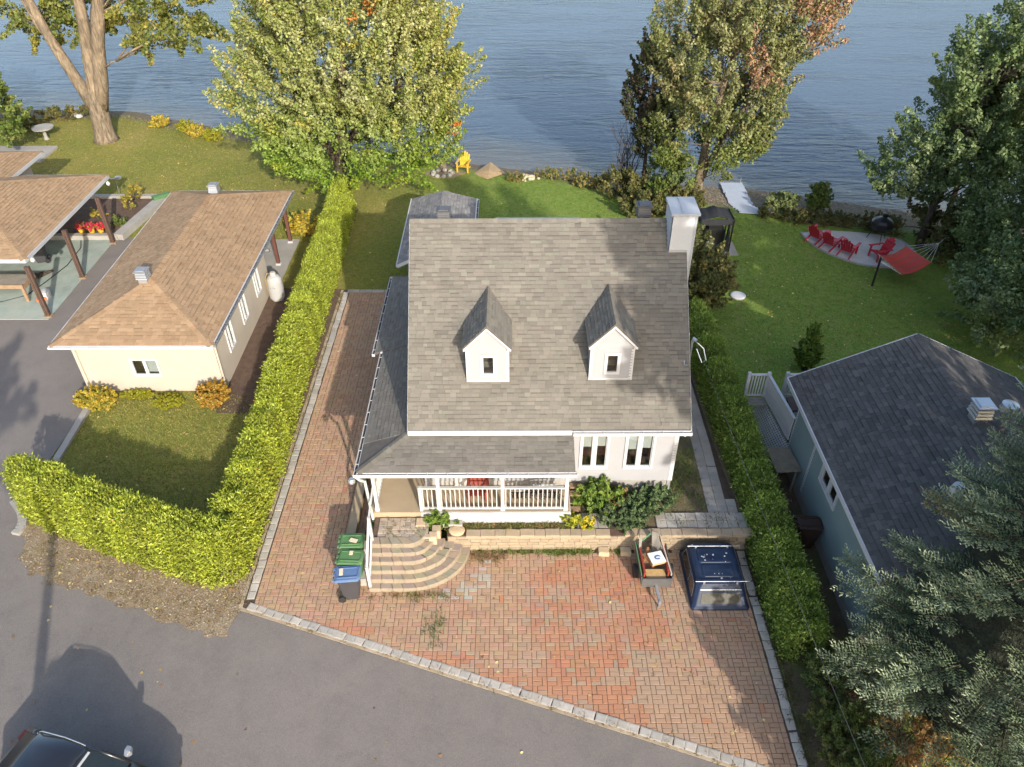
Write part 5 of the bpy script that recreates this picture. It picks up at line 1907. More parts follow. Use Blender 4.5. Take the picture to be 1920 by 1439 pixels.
for y in (cy0 + 0.42, cy1 - 0.34):
    rk = MB()
    tube(rk, [(cx0 + 0.10, y, 0.73), (cx1 - 0.02, y, 0.73)], 0.011, 8)
    for x in (cx0 + 0.34, cx1 - 0.36):
        bar(rk, (x, y, 0.62), (x, y, 0.73), 0.05, 0.03)
    if y > 14:
        tube(rk, [(cx1 - 0.02, y, 0.73), (cx1 - 0.02, y, 0.60)], 0.014, 8)
        bar(rk, (cx0 + 0.12, y, 0.70), (cx0 + 0.26, y + 0.05, 0.72), 0.03, 0.02)
    part('roof_bar', rk, 'greymetal', cap)
dp = MB()
for i in range(16):
    x, y = random.uniform(cx0 + 0.4, cx1 - 0.4), random.choice([random.uniform(13.6, 14.25), random.uniform(13.85, 14.2), random.uniform(13.2, 14.2)])
    r_ = random.uniform(0.008, 0.035)
    z = 0.6815 if y > cy0 + 1.1 else 0.674
    prism(dp, [(x + r_ * math.cos(a) * random.uniform(0.6, 1.2), y + r_ * math.sin(a) * random.uniform(0.6, 1.2)) for a in np.linspace(0, 5.6, 9)], z - 0.004, z + 0.003)
part('bird_droppings', dp, 'white', shell, kind='stuff')

# ================================================================== UTILITY TRAILER
trl = thing('utility_trailer', 'small grey utility trailer heaped with boards beside the blue truck cap', 'trailer', (3.97, 13.85, 0))
TXa, TXb, TYa, TYb = 3.57, 4.38, 13.30, 14.50
t_ = MB()
box(t_, TXa, TXb, TYa, TYb, 0.30, 0.34)
part('bed', t_, 'tanwood', trl)
for nm, dims in (('front_panel', (TXa, TXb, TYa - 0.03, TYa, 0.22, 0.56)), ('side_panel', (TXa - 0.03, TXa, TYa, TYb, 0.30, 0.60)), ('side_panel', (TXb, TXb + 0.03, TYa, TYb, 0.30, 0.60))):
    t_ = MB()
    box(t_, *dims)
    part(nm, t_, surf('trailer_paint', (0.085, 0.085, 0.085), 0.5, 0.2, 4), trl)
for s, x in ((-1, TXa - 0.10), (1, TXb + 0.10)):
    t_ = MB()
    tube(t_, [(x - 0.05, 13.85, 0.2), (x + 0.05, 13.85, 0.2)], 0.2, 18)
    part('wheel', t_, 'rubber', trl)
t_ = MB()
bar(t_, (3.97, TYa, 0.27), (4.0, 12.72, 0.24), 0.07, 0.07)
tube(t_, [(4.0, 12.76, 0.3), (4.0, 12.76, 0.0)], 0.025, 8)
part('tongue', t_, 'greymetal', trl)
def board(label, name, a, b_, w, h, mat, up=(0, 0, 1)):
    t = MB()
    bar(t, a, b_, w, h, up=up)
    part(name, t, mat, None, label=label, cat=name.split('_')[-1])
board('dark red plank leaning along the left side inside the loaded trailer', 'wooden_plank', (3.63, 13.36, 0.62), (3.60, 14.3, 0.66), 0.05, 0.22, 'redwood')
board('green edged strip lying along the outer left side of the trailer', 'trim_strip', (3.54, 13.34, 0.66), (3.50, 14.42, 0.72), 0.02, 0.06, surf('green_strip', (0.09, 0.22, 0.09), 0.5))
board('thin green strip sticking up from the back of the loaded trailer', 'trim_strip', (3.55, 14.35, 0.70), (3.98, 14.60, 0.95), 0.03, 0.02, surf('green_strip2', (0.11, 0.26, 0.12), 0.5))
board('brown red plank along the right side inside the trailer', 'wooden_plank', (4.30, 13.4, 0.60), (4.28, 14.25, 0.70), 0.05, 0.20, 'redwood')
board('pale wooden board along the top right edge of the trailer', 'wooden_board', (4.36, 13.34, 0.66), (4.20, 14.55, 0.86), 0.03, 0.10, surf('pale_board', (0.40, 0.33, 0.25), 0.8, 0.15))
t = MB()
t.add([(3.98, 14.30, 0.45), (4.26, 14.05, 0.50), (4.10, 14.48, 1.08), (3.96, 14.56, 1.05), (3.97, 14.33, 0.43), (4.28, 14.08, 0.48), (4.12, 14.51, 1.07), (3.98, 14.59, 1.04)], BOXF)
part('grey_panel', t, 'greywood', None, label='pointed grey wooden panel standing up at the back of the trailer', cat='panel')
t = MB()
t.add([(3.56, 14.0, 0.55), (3.66, 14.30, 0.5), (3.66, 14.42, 0.95), (3.58, 14.40, 0.98), (3.58, 14.0, 0.53), (3.68, 14.30, 0.48), (3.68, 14.42, 0.93), (3.60, 14.40, 0.96)], BOXF)
part('grey_panel', t, 'greywood', None, label='narrow grey board propped at the left rear corner of the trailer', cat='panel')
t = MB()
abox(t, (4.02, 13.86, 0.66), Vector((0.96, 0.26, 0)), Vector((-0.26, 0.96, 0)), Vector((0, -0.1, 0.99)), (-0.20, 0.21), (-0.19, 0.20), (0, 0.10))
bx_o = part('carton', t, surf('carton_card', (0.40, 0.26, 0.13), 0.8, 0.1), None, label='white topped cardboard box with a blue mark lying on the trailer load', cat='box')
t = MB()
abox(t, (4.02, 13.86, 0.66), Vector((0.96, 0.26, 0)), Vector((-0.26, 0.96, 0)), Vector((0, -0.1, 0.99)), (-0.202, 0.212), (-0.192, 0.202), (0.10, 0.106))
part('printed_top', t, surf('printed_white', (0.66, 0.70, 0.72), 0.6, 0.05), bx_o)
t = MB()
e1, e2 = Vector((0.96, 0.26, 0)), Vector((-0.26, 0.96, 0))
prev = None
for a in np.linspace(0.3, 5.2, 16):
    p = Vector((4.05, 13.85, 0.775)) + e1 * (0.08 * math.cos(a)) + e2 * (0.055 * math.sin(a)) + Vector((0, 0, 0.0))
    if prev is not None:
        bar(t, prev, p, 0.028, 0.004)
    prev = p
part('blue_mark', t, surf('blue_ink', (0.02, 0.06, 0.22), 0.6), bx_o)
t = MB()
box(t, 3.70, 4.24, 13.36, 13.66, 0.37, 0.50)
part('chipboard_sheet', t, surf('chipboard', (0.45, 0.30, 0.13), 0.8, 0.2, 8), None, label='yellow brown chipboard lying at the front of the trailer', cat='board')
for i, (x, y, z, a, lab) in enumerate(((3.76, 13.95, 0.60, 0.7, 'short orange brown offcut nearest the left side of the trailer'), (3.84, 13.82, 0.62, 2.1, 'short orange brown offcut beside the white topped box on the trailer'), (3.80, 14.1, 0.66, 1.3, 'short orange brown offcut toward the back of the trailer load'))):
    t = MB()
    d = Vector((math.cos(a), math.sin(a), 0.2)) * 0.17
    bar(t, Vector((x, y, z)) - d, Vector((x, y, z)) + d, 0.06, 0.05)
    part('wood_scrap', t, surf('orange_wood%d' % i, (0.26, 0.12, 0.045), 0.8, 0.2, 8), None, label=lab, cat='offcut', group='offcuts on the trailer')

# ================================================================== PARKED CAR
car = thing('parked_car', 'dark grey sport utility car parked on the street in the lower left corner', 'car', (-9.42, 7.66, 0), local=True, rz=R(-16))
car.scale = (0.90, 0.92, 0.90)
CARSEC = [  # x, half width, bottom z, belt z
    (-2.20, 0.70, 0.40, 0.92), (-2.12, 0.83, 0.30, 1.00), (-1.6, 0.90, 0.24, 1.04), (-0.6, 0.92, 0.22, 1.02), (0.5, 0.92, 0.22, 0.99), (0.95, 0.91, 0.22, 0.98), (1.5, 0.89, 0.24, 0.92), (2.0, 0.82, 0.28, 0.82), (2.22, 0.66, 0.36, 0.68)]
rings = []
for x, hw, z0, z1 in CARSEC:
    zc = (z0 + z1) / 2
    r_ = [(x, -hw * 0.80, z0), (x, -hw * 0.97, z0 + 0.10), (x, -hw, zc), (x, -hw * 0.985, z1 - 0.10), (x, -hw * 0.92, z1), (x, -hw * 0.45, z1 + 0.03), (x, hw * 0.45, z1 + 0.03), (x, hw * 0.92, z1), (x, hw * 0.985, z1 - 0.10), (x, hw, zc), (x, hw * 0.97, z0 + 0.10), (x, hw * 0.80, z0)]
    rings.append(r_[::-1])
t = MB()
V, F = loft(rings)
t.add(V, F)
body = part('body', t, 'carpaint', car, smooth=True)
# greenhouse: glass volume then pillars and roof
CAB = [(-2.06, 0.80, 1.02, 0.78, 1.08), (-1.36, 0.83, 1.03, 0.63, 1.57), (-0.6, 0.85, 1.01, 0.66, 1.63), (-0.06, 0.85, 1.00, 0.64, 1.60), (0.92, 0.82, 0.98, 0.78, 1.03)]
rings = []
for x, hb, zb, ht, zt in CAB:
    rings.append([(x, -hb, zb - 0.03), (x, -ht, zt), (x, 0, zt + 0.025), (x, ht, zt), (x, hb, zb - 0.03)])
t = MB()
V, F = loft(rings)
t.add(V, F)
part('windows', t, 'autoglass', body, smooth=False)
t = MB()
ROOF = [(-1.46, 0.66, 1.53), (-1.34, 0.645, 1.585), (-0.6, 0.675, 1.645), (-0.08, 0.655, 1.62), (0.04, 0.665, 1.565)]
rg = []
for x, hw, z in ROOF:
    rg.append([(x, -hw - 0.03, z - 0.045), (x, -hw + 0.02, z + 0.006), (x, -hw * 0.5, z + 0.026), (x, 0, z + 0.033), (x, hw * 0.5, z + 0.026), (x, hw - 0.02, z + 0.006), (x, hw + 0.03, z - 0.045), (x, 0, z - 0.03)])
V, F = loft(rg)
t.add(V, F)
for s in (-1, 1):
    bar(t, (0.93, s * 0.81, 1.01), (-0.02, s * 0.665, 1.60), 0.07, 0.05)
    bar(t, (-2.06, s * 0.80, 1.05), (-1.38, s * 0.645, 1.57), 0.15, 0.06)
    bar(t, (-0.45, s * 0.855, 1.0), (-0.5, s * 0.68, 1.62), 0.09, 0.02)
part('roof', t, 'carpaint', body, smooth=True)
for s in (-1, 1):
    t = MB()
    tube(t, [(-1.36, s * 0.655, 1.58), (-1.26, s * 0.665, 1.635), (-0.6, s * 0.68, 1.665), (-0.12, s * 0.665, 1.64), (0.0, s * 0.66, 1.60)], 0.013, 6)
    part('roof_rail', t, 'galv', body)
    t = MB()
    V, F = loft([[(0.72, s * 0.86, 1.02), (0.80, s * 0.86, 1.02), (0.80, s * 0.86, 1.12), (0.72, s * 0.86, 1.12)], [(0.66, s * 0.98, 1.00), (0.84, s * 0.98, 1.00), (0.82, s * 0.98, 1.16), (0.66, s * 0.98, 1.16)], [(0.64, s * 1.10, 1.02), (0.76, s * 1.11, 1.02), (0.75, s * 1.11, 1.13), (0.64, s * 1.10, 1.13)]])
    t.add(V, F)
    part('mirror', t, 'greymetal', car, bevel=0.01)
    for x in (-1.35, 1.38):
        t = MB()
        tube(t, [(x, s * 0.72, 0.34), (x, s * 0.93, 0.34)], 0.34, 22)
        wh = part('wheel', t, 'rubber', car)
        t = MB()
        tube(t, [(x, s * 0.90, 0.34), (x, s * 0.945, 0.34)], 0.22, 16)
        part('rim', t, 'galv', wh)
    t = MB()
    box(t, 2.02, 2.20, min(s * 0.45, s * 0.74), max(s * 0.45, s * 0.74), 0.62, 0.76)
    part('headlight', t, 'galv', car)
    t = MB()
    box(t, -2.19, -2.06, min(s * 0.55, s * 0.78), max(s * 0.55, s * 0.78), 0.82, 1.02)
    part('tail_light', t, 'redwood', car)
t = MB()
bar(t, (0.12, 0.15, 1.545), (0.12, 0.58, 1.535), 0.06, 0.012)
part('sun_strip', t, 'white', body)

# ================================================================== CHAIRS
def adirondack(label, x, y, z, rz, mat, group=None, s=1.0):
    t = thing('adirondack_chair', label, 'chair', (x, y, z), group, local=True, rz=rz)
    t.scale = (s, s, s)
    # faces +x
    for k in range(5):
        m_ = MB()
        bar(m_, (0.32 - k * 0.115, -0.27, 0.37 - k * 0.032), (0.32 - k * 0.115, 0.27, 0.37 - k * 0.032), 0.10, 0.022)
        part('seat_slat', m_, mat, t)
    for k in range(5):
        y_ = -0.22 + k * 0.11
        h = 0.98 - 0.055 * abs(k - 2) ** 1.5
        m_ = MB()
        bar(m_, (-0.18, y_ * 0.92, 0.22), (-0.18 - 0.36 * (h - 0.22) / 0.76, y_ * 1.12, h), 0.10, 0.022, up=(1, 0, 0.5))
        part('back_slat', m_, mat, t)
    m_ = MB()
    bar(m_, (-0.27, -0.27, 0.48), (-0.27, 0.27, 0.48), 0.05, 0.05)
    bar(m_, (-0.41, -0.26, 0.78), (-0.41, 0.26, 0.78), 0.04, 0.05)
    part('back_brace', m_, mat, t)
    for sg in (-1, 1):
        m_ = MB()
        bar(m_, (0.40, sg * 0.35, 0.56), (-0.36, sg * 0.33, 0.56), 0.12, 0.025)
        part('armrest', m_, mat, t)
        m_ = MB()
        bar(m_, (0.30, sg * 0.31, 0.0), (0.30, sg * 0.31, 0.55), 0.04, 0.09)
        part('leg', m_, mat, t)
        m_ = MB()
        bar(m_, (0.33, sg * 0.28, 0.34), (-0.52, sg * 0.28, 0.03), 0.03, 0.11)
        part('leg', m_, mat, t)
    return t
CG = 'red chairs round the gravel patio'
adirondack('red adirondack chair seen from behind, farthest left of the row on the gravel patio', 14.78, 33.72, 0.012, R(38), 'red', CG)
adirondack('red adirondack chair in the middle of the row of three on the gravel patio', 15.22, 33.02, 0.012, R(40), 'red', CG)
adirondack('red adirondack chair at the right end of the row, facing away on the gravel patio', 15.82, 32.35, 0.012, R(48), 'red', CG)
adirondack('red adirondack chair standing alone near the hammock, facing left', 17.15, 31.95, 0.012, R(196), 'red', CG)
adirondack('bright yellow adirondack chair on the shore beside the fire ring', -2.72, 42.25, ground_z(-2.72, 42.2) - 0.02, R(-100), 'yellow', None, 0.98)
adirondack('red wooden armchair on the front porch behind the white railing', -1.02, 15.95, 1.05, R(-90), 'redwood', None, 0.82)

# folded metal frame leaning on the porch
ff = thing('folded_metal_frame', 'folded black metal gazebo frame lying on the porch at the right', 'metal frame', (0.75, 15.9, 1.05))
t = MB()
for k in range(9):
    x0 = 0.05 + k * 0.1
    tube(t, [(x0, 15.72 + 0.02 * (k % 3), 1.12 + 0.02 * k), (x0 + 0.75, 15.98 - 0.03 * (k % 4), 1.42 - 0.012 * k)], 0.011, 5)
    tube(t, [(x0 + 0.1, 16.02, 1.38), (x0 + 0.72, 15.70 + 0.01 * k, 1.12)], 0.010, 5)
part('lattice', t, 'black', ff)
t = MB()
bar(t, (-0.08, 15.68, 1.42), (0.95, 15.86, 1.62), 0.04, 0.04)
bar(t, (0.60, 15.88, 1.56), (1.25, 15.86, 1.60), 0.03, 0.03)
part('pole', t, 'white', ff)
t = MB()
for k in range(11):
    box(t, 0.0 + k * 0.12, 0.05 + k * 0.12, 15.52, 15.545, 1.40, 1.62)
bar(t, (-0.05, 15.53, 1.62), (1.35, 15.53, 1.62), 0.03, 0.03)
part('side_grid', t, 'black', ff)

# ================================================================== PATIO THINGS
fpt = thing('fire_pit', 'black covered fire pit on thin legs at the back of the gravel patio', 'fire pit', (17.75, 33.7, 0.0), local=True)
t = MB()
lathe(t, [(0.20, 0.50), (0.46, 0.62), (0.52, 0.80), (0.52, 1.00), (0.40, 1.12), (0.12, 1.22)], (0, 0), 8)
part('bowl', t, 'black', fpt)
t = MB()
lathe(t, [(0.10, 1.20), (0.13, 1.24), (0.13, 1.36), (0.05, 1.38)], (0.1, 0.1), 10)
part('chimney', t, 'black', fpt)
for a in (0.4, 2.5, 4.6):
    t = MB()
    tube(t, [(0.3 * math.cos(a), 0.3 * math.sin(a), 0.62), (0.5 * math.cos(a), 0.5 * math.sin(a), 0.0)], 0.02, 6)
    part('leg', t, 'black', fpt)
hm = thing('hammock', 'red striped hammock slung from a black post at the edge of the lawn', 'hammock', (17.2, 30.0, 0))
t = MB()
n1, n2 = 14, 8
cA, cB, cC, cD = Vector((16.35, 30.45, 1.02)), Vector((16.75, 28.95, 0.92)), Vector((18.35, 29.75, 1.02)), Vector((17.75, 31.05, 1.12))
V, F = [], []
for i in range(n1 + 1):
    u_ = i / n1
    for j in range(n2 + 1):
        v_ = j / n2
        p = (cA * (1 - u_) + cD * u_) * (1 - v_) + (cB * (1 - u_) + cC * u_) * v_
        sag = 0.32 * (4 * u_ * (1 - u_)) * (0.6 + 0.4 * 4 * v_ * (1 - v_))
        V.append(p - Vector((0, 0, sag)))
for i in range(n1):
    for j in range(n2):
        F.append((i * (n2 + 1) + j, (i + 1) * (n2 + 1) + j, (i + 1) * (n2 + 1) + j + 1, i * (n2 + 1) + j + 1))
b0 = len(t.v)
t.v.extend([tuple(p) for p in V])
for q, fc in enumerate(F):
    t.f.append(fc)
    t.c.append((0.50, 0.05, 0.035) if q % 2 else (0.36, 0.07, 0.05))
bed = part('bed', t, M['attr'], hm)
so_ = bed.modifiers.new('solid', 'SOLIDIFY')
so_.thickness = 0.02
for a, b_ in ((cA, cB), (cD, cC)):
    t = MB()
    tube(t, [a + (a - b_) * 0.04, b_ + (b_ - a) * 0.04], 0.022, 8)
    part('spreader_bar', t, 'tanwood', hm)
t = MB()
for k in range(7):
    q = cA * (1 - k / 6) + cB * (k / 6)
    tube(t, [q, (16.05, 29.62, 1.15)], 0.008, 4)
part('ropes', t, 'rope', hm)
t = MB()
for k in range(7):
    q = cD * (1 - k / 6) + cC * (k / 6)
    tube(t, [q, (19.1, 30.9, 1.35)], 0.008, 4)
tube(t, [(19.1, 30.9, 1.35), (20.6, 31.9, 2.0)], 0.012, 5)
part('ropes', t, 'rope', hm)
t = MB()
tube(t, [(15.98, 29.5, 0), (16.03, 29.62, 1.35)], [0.05, 0.045], 10)
part('post', t, 'black', hm)
# white well lid and small stone on the lawn
t = MB()
lathe(t, [(0.32, -0.02), (0.33, 0.04), (0.28, 0.07), (0.08, 0.09)], (9.85, 28.7), 20)
part('well_lid', t, 'white', None, label='round white well lid in the right lawn, in the patch of sun', cat='lid')
t = MB()
lathe(t, [(0.22, -0.02), (0.24, 0.10), (0.16, 0.18), (0.05, 0.20)], (9.75, 29.9), 9)
part('white_stone', t, 'concrete', None, label='pale stone by the shrub above the round white lid', cat='stone')

# black canopy (barbecue shelter)
gz = thing('barbecue_shelter', 'black fabric barbecue shelter behind the chimney on the right lawn', 'shelter', (9.6, 33.0, 0))
t = MB()
Xa, Xb, Ya, Yb = 8.75, 10.25, 32.5, 33.6
V, F = [], []
for i in range(9):
    u_ = i / 8
    for j in range(7):
        v_ = j / 6
        h = 1.72 + 0.32 * min(1, 2.2 * min(u_, 1 - u_)) * (0.55 + 0.45 * math.sin(math.pi * v_)) + 0.05 * math.sin(u_ * 17) * 0.5
        V.append((Xa + (Xb - Xa) * u_, Ya + (Yb - Ya) * v_, h))
for i in range(8):
    for j in range(6):
        F.append((i * 7 + j, (i + 1) * 7 + j, (i + 1) * 7 + j + 1, i * 7 + j + 1))
t.add(V, F)
ca_ = part('canopy', t, 'blackcloth', gz)
so_ = ca_.modifiers.new('solid', 'SOLIDIFY')
so_.thickness = 0.03
t = MB()
box(t, Xa, Xb, Ya - 0.02, Ya, 1.45, 1.75)
box(t, Xb, Xb + 0.02, Ya, Yb, 1.45, 1.75)
box(t, Xa - 0.02, Xa, Ya, Yb, 1.45, 1.75)
box(t, Xa, Xb, Yb, Yb + 0.02, 1.45, 1.75)
part('valance', t, 'blackcloth', gz)
for x, y in ((Xa, Ya), (Xb, Ya), (Xa, Yb), (Xb, Yb)):
    t = MB()
    box(t, x - 0.03, x + 0.03, y - 0.03, y + 0.03, 0, 1.7)
    part('post', t, 'black', gz)
t = MB()
for k in range(4):
    box(t, Xb - 0.25 + k * 0.02, Xb - 0.05 - k * 0.03, Ya - 0.05 - k * 0.03, Ya + 0.1, 0.10 + k * 0.32, 0.5 + k * 0.34)
part('tied_curtain', t, 'blackcloth', gz)
t = MB()
box(t, 9.1, 10.0, 32.8, 33.4, 0.02, 1.05)
box(t, 9.25, 9.85, 32.85, 33.35, 1.05, 1.3)
part('barbecue', t, 'black', None, label='covered barbecue under the black shelter', cat='barbecue')
t = MB()
lathe(t, [(0.16, 0.02), (0.17, 0.6), (0.12, 0.75), (0.05, 0.85)], (9.3, 32.55), 14)
part('gas_bottle', t, 'white', None, label='white gas bottle standing under the black shelter', cat='gas bottle')
t = MB()
box(t, 9.7, 10.7, 32.3, 33.6, -0.05, 0.012)
part('shelter_slab', t, 'concrete', None, label='pale concrete slab under the black shelter', cat='slab')

# dock
dk2 = thing('dock_ramp', 'white plank dock ramp running from the lawn into the lake behind the shelter', 'dock', (12.0, 38.8, 0))
for k in range(20):
    t = MB()
    y = 36.7 + k * 0.24
    cx = 12.05 + 0.02 * k + (0.35 if k < 5 else 0) * (1 - k / 5)
    z = 0.03 - 0.024 * k
    a = 0.22 if k < 5 else 0.02
    bar(t, (cx - 0.62 + random.uniform(-0.04, 0.04), y + a * 0.5, z), (cx + 0.62 + random.uniform(-0.04, 0.04), y - a * 0.5, z), 0.22, 0.04)
    part('plank', t, surf('dock_white', (0.36, 0.39, 0.44), 0.7, 0.08, 4, 30, 0.2, 0.1) if k == 0 else bpy.data.materials['dock_white'], dk2)
for x in (11.6, 12.6):
    t = MB()
    bar(t, (x, 36.7, -0.05), (x + 0.35, 41.4, -0.53), 0.08, 0.06)
    part('beam', t, 'greywood', dk2)
for x, y in ((11.7, 39.5), (12.8, 39.5), (11.8, 41.3), (12.95, 41.3)):
    t = MB()
    tube(t, [(x, y, -1.2), (x, y, -0.12)], 0.03, 8)
    part('pile', t, 'greymetal', dk2)
t = MB()
lathe(t, [(0.2, -0.05), (0.24, 0.12), (0.2, 0.26), (0.05, 0.3)], (13.35, 36.75), 8)
part('white_stone', t, 'white', None, label='white painted stone at the lawn edge just right of the dock ramp', cat='stone')

# shore things near the yellow chair
t = MB()
lathe(t, [(0.28, -0.35), (0.26, 0.0), (0.22, 0.30), (0.20, 0.62), (0.05, 0.64)], (-3.95, 42.55), 12)
part('tree_stump', t, 'bark', None, label='cut pale tree stump beside the yellow chair on the shore', cat='stump')
rg_ = thing('fire_ring', 'ring of grey stones on bare ground left of the yellow chair', 'fire ring', (-3.9, 41.7, 0))
for k in range(9):
    a = k / 9 * 6.283
    t = MB()
    lathe(t, [(0.11, -0.05), (0.15, 0.05), (0.10, 0.13), (0.03, 0.15)], (-3.9 + 0.55 * math.cos(a), 41.75 + 0.45 * math.sin(a)), 7)
    part('stone', t, 'concrete', rg_)
t = MB()
prism(t, [(-3.8 + (1.0 + 0.25 * math.sin(3 * a) + random.uniform(-0.1, 0.1)) * math.cos(a), 41.75 + (0.62 + 0.15 * math.cos(2 * a) + random.uniform(-0.07, 0.07)) * math.sin(a)) for a in np.linspace(0, 6.1, 36)], -0.05, -0.016)
part('fire_ring_ground', t, 'verge', kind='structure')
t = MB()
V = [(-2.15, 41.9, -0.05), (-1.35, 41.0, 0.0), (-0.35, 41.7, 0.05), (-1.2, 43.2, 0.1), (-1.25, 41.9, 0.16)]
t.add(V, [(0, 1, 4), (1, 2, 4), (2, 3, 4), (3, 0, 4)])
nt_o = part('covered_pile', t, surf('tan_netting', (0.34, 0.24, 0.13), 0.9, 0.15, 4, 18, 0.3, 0.5, 0.02), None, label='pile covered by tan netting right of the yellow chair', cat='pile')
rk = thing('rock_pile', 'heap of pale broken stones on the bank right of the tan netting', 'rock pile', (0.9, 41.5, 0))
for k in range(26):
    t = MB()
    x, y = 0.8 + random.gauss(0, 0.42), 41.45 + random.gauss(0, 0.28)
    s = random.uniform(0.06, 0.13)
    z = ground_z(x, y) - 0.03
    lathe(t, [(s * 0.8, z), (s, z + s * 0.5), (s * 0.6, z + s), (s * 0.1, z + s * 1.1)], (x, y), 6, (random.uniform(0.40, 0.55), random.uniform(0.34, 0.42), random.uniform(0.22, 0.3)))
    part('rock', t, 'stone', rk)

# ================================================================== LEFT LOT THINGS
tk = thing('propane_tank', 'upright white propane tank standing beside the cream garage wall', 'propane tank', (-10.14, 28.6, 0), local=True)
tk.scale = (0.84, 0.84, 0.86)
t = MB()
lathe(t, [(0.30, 0.0), (0.30, 0.12), (0.385, 0.14), (0.39, 0.25), (0.39, 1.05), (0.36, 1.20), (0.27, 1.32), (0.14, 1.38)], (0, 0), 20)
part('tank_body', t, 'tank', tk, smooth=False)
t = MB()
lathe(t, [(0.15, 1.36), (0.15, 1.50), (0.12, 1.54), (0.03, 1.55)], (0, 0), 14)
part('valve_cap', t, 'tank', tk)
t = MB()
tube(t, [(-0.14, 0.02, 1.42), (-0.35, 0.1, 1.40), (-0.48, 0.12, 1.1), (-0.46, 0.1, 0.4), (-0.40, 0.0, 0.15)], 0.018, 6)
part('gas_hose', t, surf('yellow_hose', (0.45, 0.30, 0.06), 0.6), tk)
t = MB()
bar(t, (0.10, -0.392, 0.82), (-0.16, -0.362, 0.82), 0.006, 0.02)
bar(t, (-0.03, -0.394, 0.82), (0.0, -0.394, 0.90), 0.05, 0.006)
part('printed_mark', t, 'black', tk)

wbn = thing('work_bench', 'brown wooden work bench under the carport roof at the left edge', 'bench', (-22.0, 28.2, 0))
t = MB()
box(t, -23.9, -20.75, 28.35, 29.25, 0.82, 0.88)
part('top', t, 'greywood', wbn)
t = MB()
box(t, -23.9, -20.72, 28.30, 28.36, 0.72, 0.90)
box(t, -20.76, -20.70, 28.30, 29.25, 0.72, 0.90)
part('edge_board', t, 'tanwood', wbn)
for x, y in ((-20.9, 28.45), (-20.9, 29.15), (-23.5, 28.45)):
    t = MB()
    bar(t, (x, y, 0.0), (x, y, 0.82), 0.12, 0.09)
    part('leg', t, 'tanwood', wbn)
t = MB()
lathe(t, [(0.20, 0.0), (0.22, 0.3), (0.22, 0.34), (0.05, 0.36)], (-20.25, 28.75), 14, (0.55, 0.56, 0.56))
bkt = part('white_bucket', t, 'white', None, label='white bucket beside the front carport post', cat='bucket')
t = MB()
bar(t, (-20.5, 28.4, 0.08), (-20.15, 28.55, 0.10), 0.14, 0.12)
part('orange_tool', t, surf('orange_plastic', (0.62, 0.14, 0.03), 0.5), None, label='small orange garden tool on the green carport floor', cat='tool')
t = MB()
pts = [(-23.2, 28.0, 0.03), (-22.0, 28.4, 0.03), (-21.2, 28.9, 0.03), (-20.9, 30.0, 0.03), (-20.6, 31.5, 0.03), (-20.7, 33.2, 0.03), (-21.0, 33.9, 0.03)]
tube(t, pts, 0.02, 6)
part('garden_hose', t, 'black', None, label='dark hose snaking across the green carport floor', cat='hose')
t = MB()
for k in range(4):
    tube(t, [(-22.1 + 0.25 * k, 30.3, 0.1), (-21.4 + 0.15 * k, 30.6 + 0.1 * k, 0.12)], 0.06, 6)
part('firewood_bundle', t, 'bark_dark', None, label='small pile of logs on the carport floor under the eave', cat='logs')

pb = thing('garden_planter', 'raised garden bed with concrete border behind the carport', 'planter', (-20.8, 36.3, 0))
BX0, BX1, BY0_, BY1_ = -24.0, -18.95, 34.15, 38.6
t = MB()
bar(t, (BX0, BY0_, 0.1), (-19.25, BY0_, 0.1), 0.28, 0.26)
bar(t, (-19.2, BY0_ - 0.1, 0.12), (-18.55, 38.5, 0.12), 0.5, 0.30)
bar(t, (BX0, BY1_, 0.1), (-18.4, BY1_, 0.1), 0.3, 0.26)
part('border', t, 'concrete', pb)
t = MB()
prism(t, [(BX0, BY0_ + 0.1), (-19.4, BY0_ + 0.1), (-18.8, 38.45), (BX0, 38.45)], -0.03, 0.10)
part('soil', t, 'soil', pb)
t = MB()
bar(t, (-18.85, 37.9, 0.35), (-18.2, 38.5, 0.35), 0.3, 0.2)
part('planter_box', t, 'greenplastic', None, label='green plastic planter box on the corner of the raised garden bed', cat='planter')
t = MB()
tube(t, [(-26, 39.2, 0.9), (-21.2, 39.2, 0.9)], 0.018, 6)
for x in (-25.5, -23.4, -21.2):
    tube(t, [(x, 39.2, 0), (x, 39.2, 0.92)], 0.018, 6)
lathe(t, [(0.05, 0.85), (0.16, 0.9), (0.16, 1.0), (0.05, 1.05)], (-21.0, 39.2), 10)
part('wire_fence', t, 'galv', None, label='low metal rail fence above the raised garden bed', cat='fence')
ng = 'potted red flowers along the planter'
bb = thing('bird_bath', 'grey stone bird bath table on the left lawn near the lake', 'bird bath', (-28.9, 47.2, 0), local=True)
t = MB()
lathe(t, [(0.16, 0), (0.10, 0.2), (0.09, 0.55), (0.14, 0.62)], (0, 0), 10)
part('pedestal', t, 'concrete', bb)
t = MB()
lathe(t, [(0.14, 0.60), (0.62, 0.70), (0.64, 0.78), (0.3, 0.78)], (0, 0), 16)
part('basin', t, 'concrete', bb)
t = MB()
box(t, -33.5, -27.6, 43.6, 45.9, -0.03, 0.10)
part('stone_terrace', t, 'concrete', None, label='grey paved terrace behind the carport house at the left edge', cat='terrace')
t = MB()
tube(t, [(-27.1, 51.2, 0.0), (-26.5, 50.2, 0.75)], 0.32, 12)
part('white_drum', t, 'white', None, label='white drum leaning beside the big trunk on the left shore', cat='drum')
for i, (x, y, lab) in enumerate(((-28.7, 51.3, 'white rock on the left bank near the leaning drum'),)):
    t = MB()
    lathe(t, [(0.25, -0.05), (0.28, 0.1), (0.15, 0.25), (0.03, 0.27)], (x, y), 7)
    part('white_rock', t, 'white', None, label=lab, cat='rock')
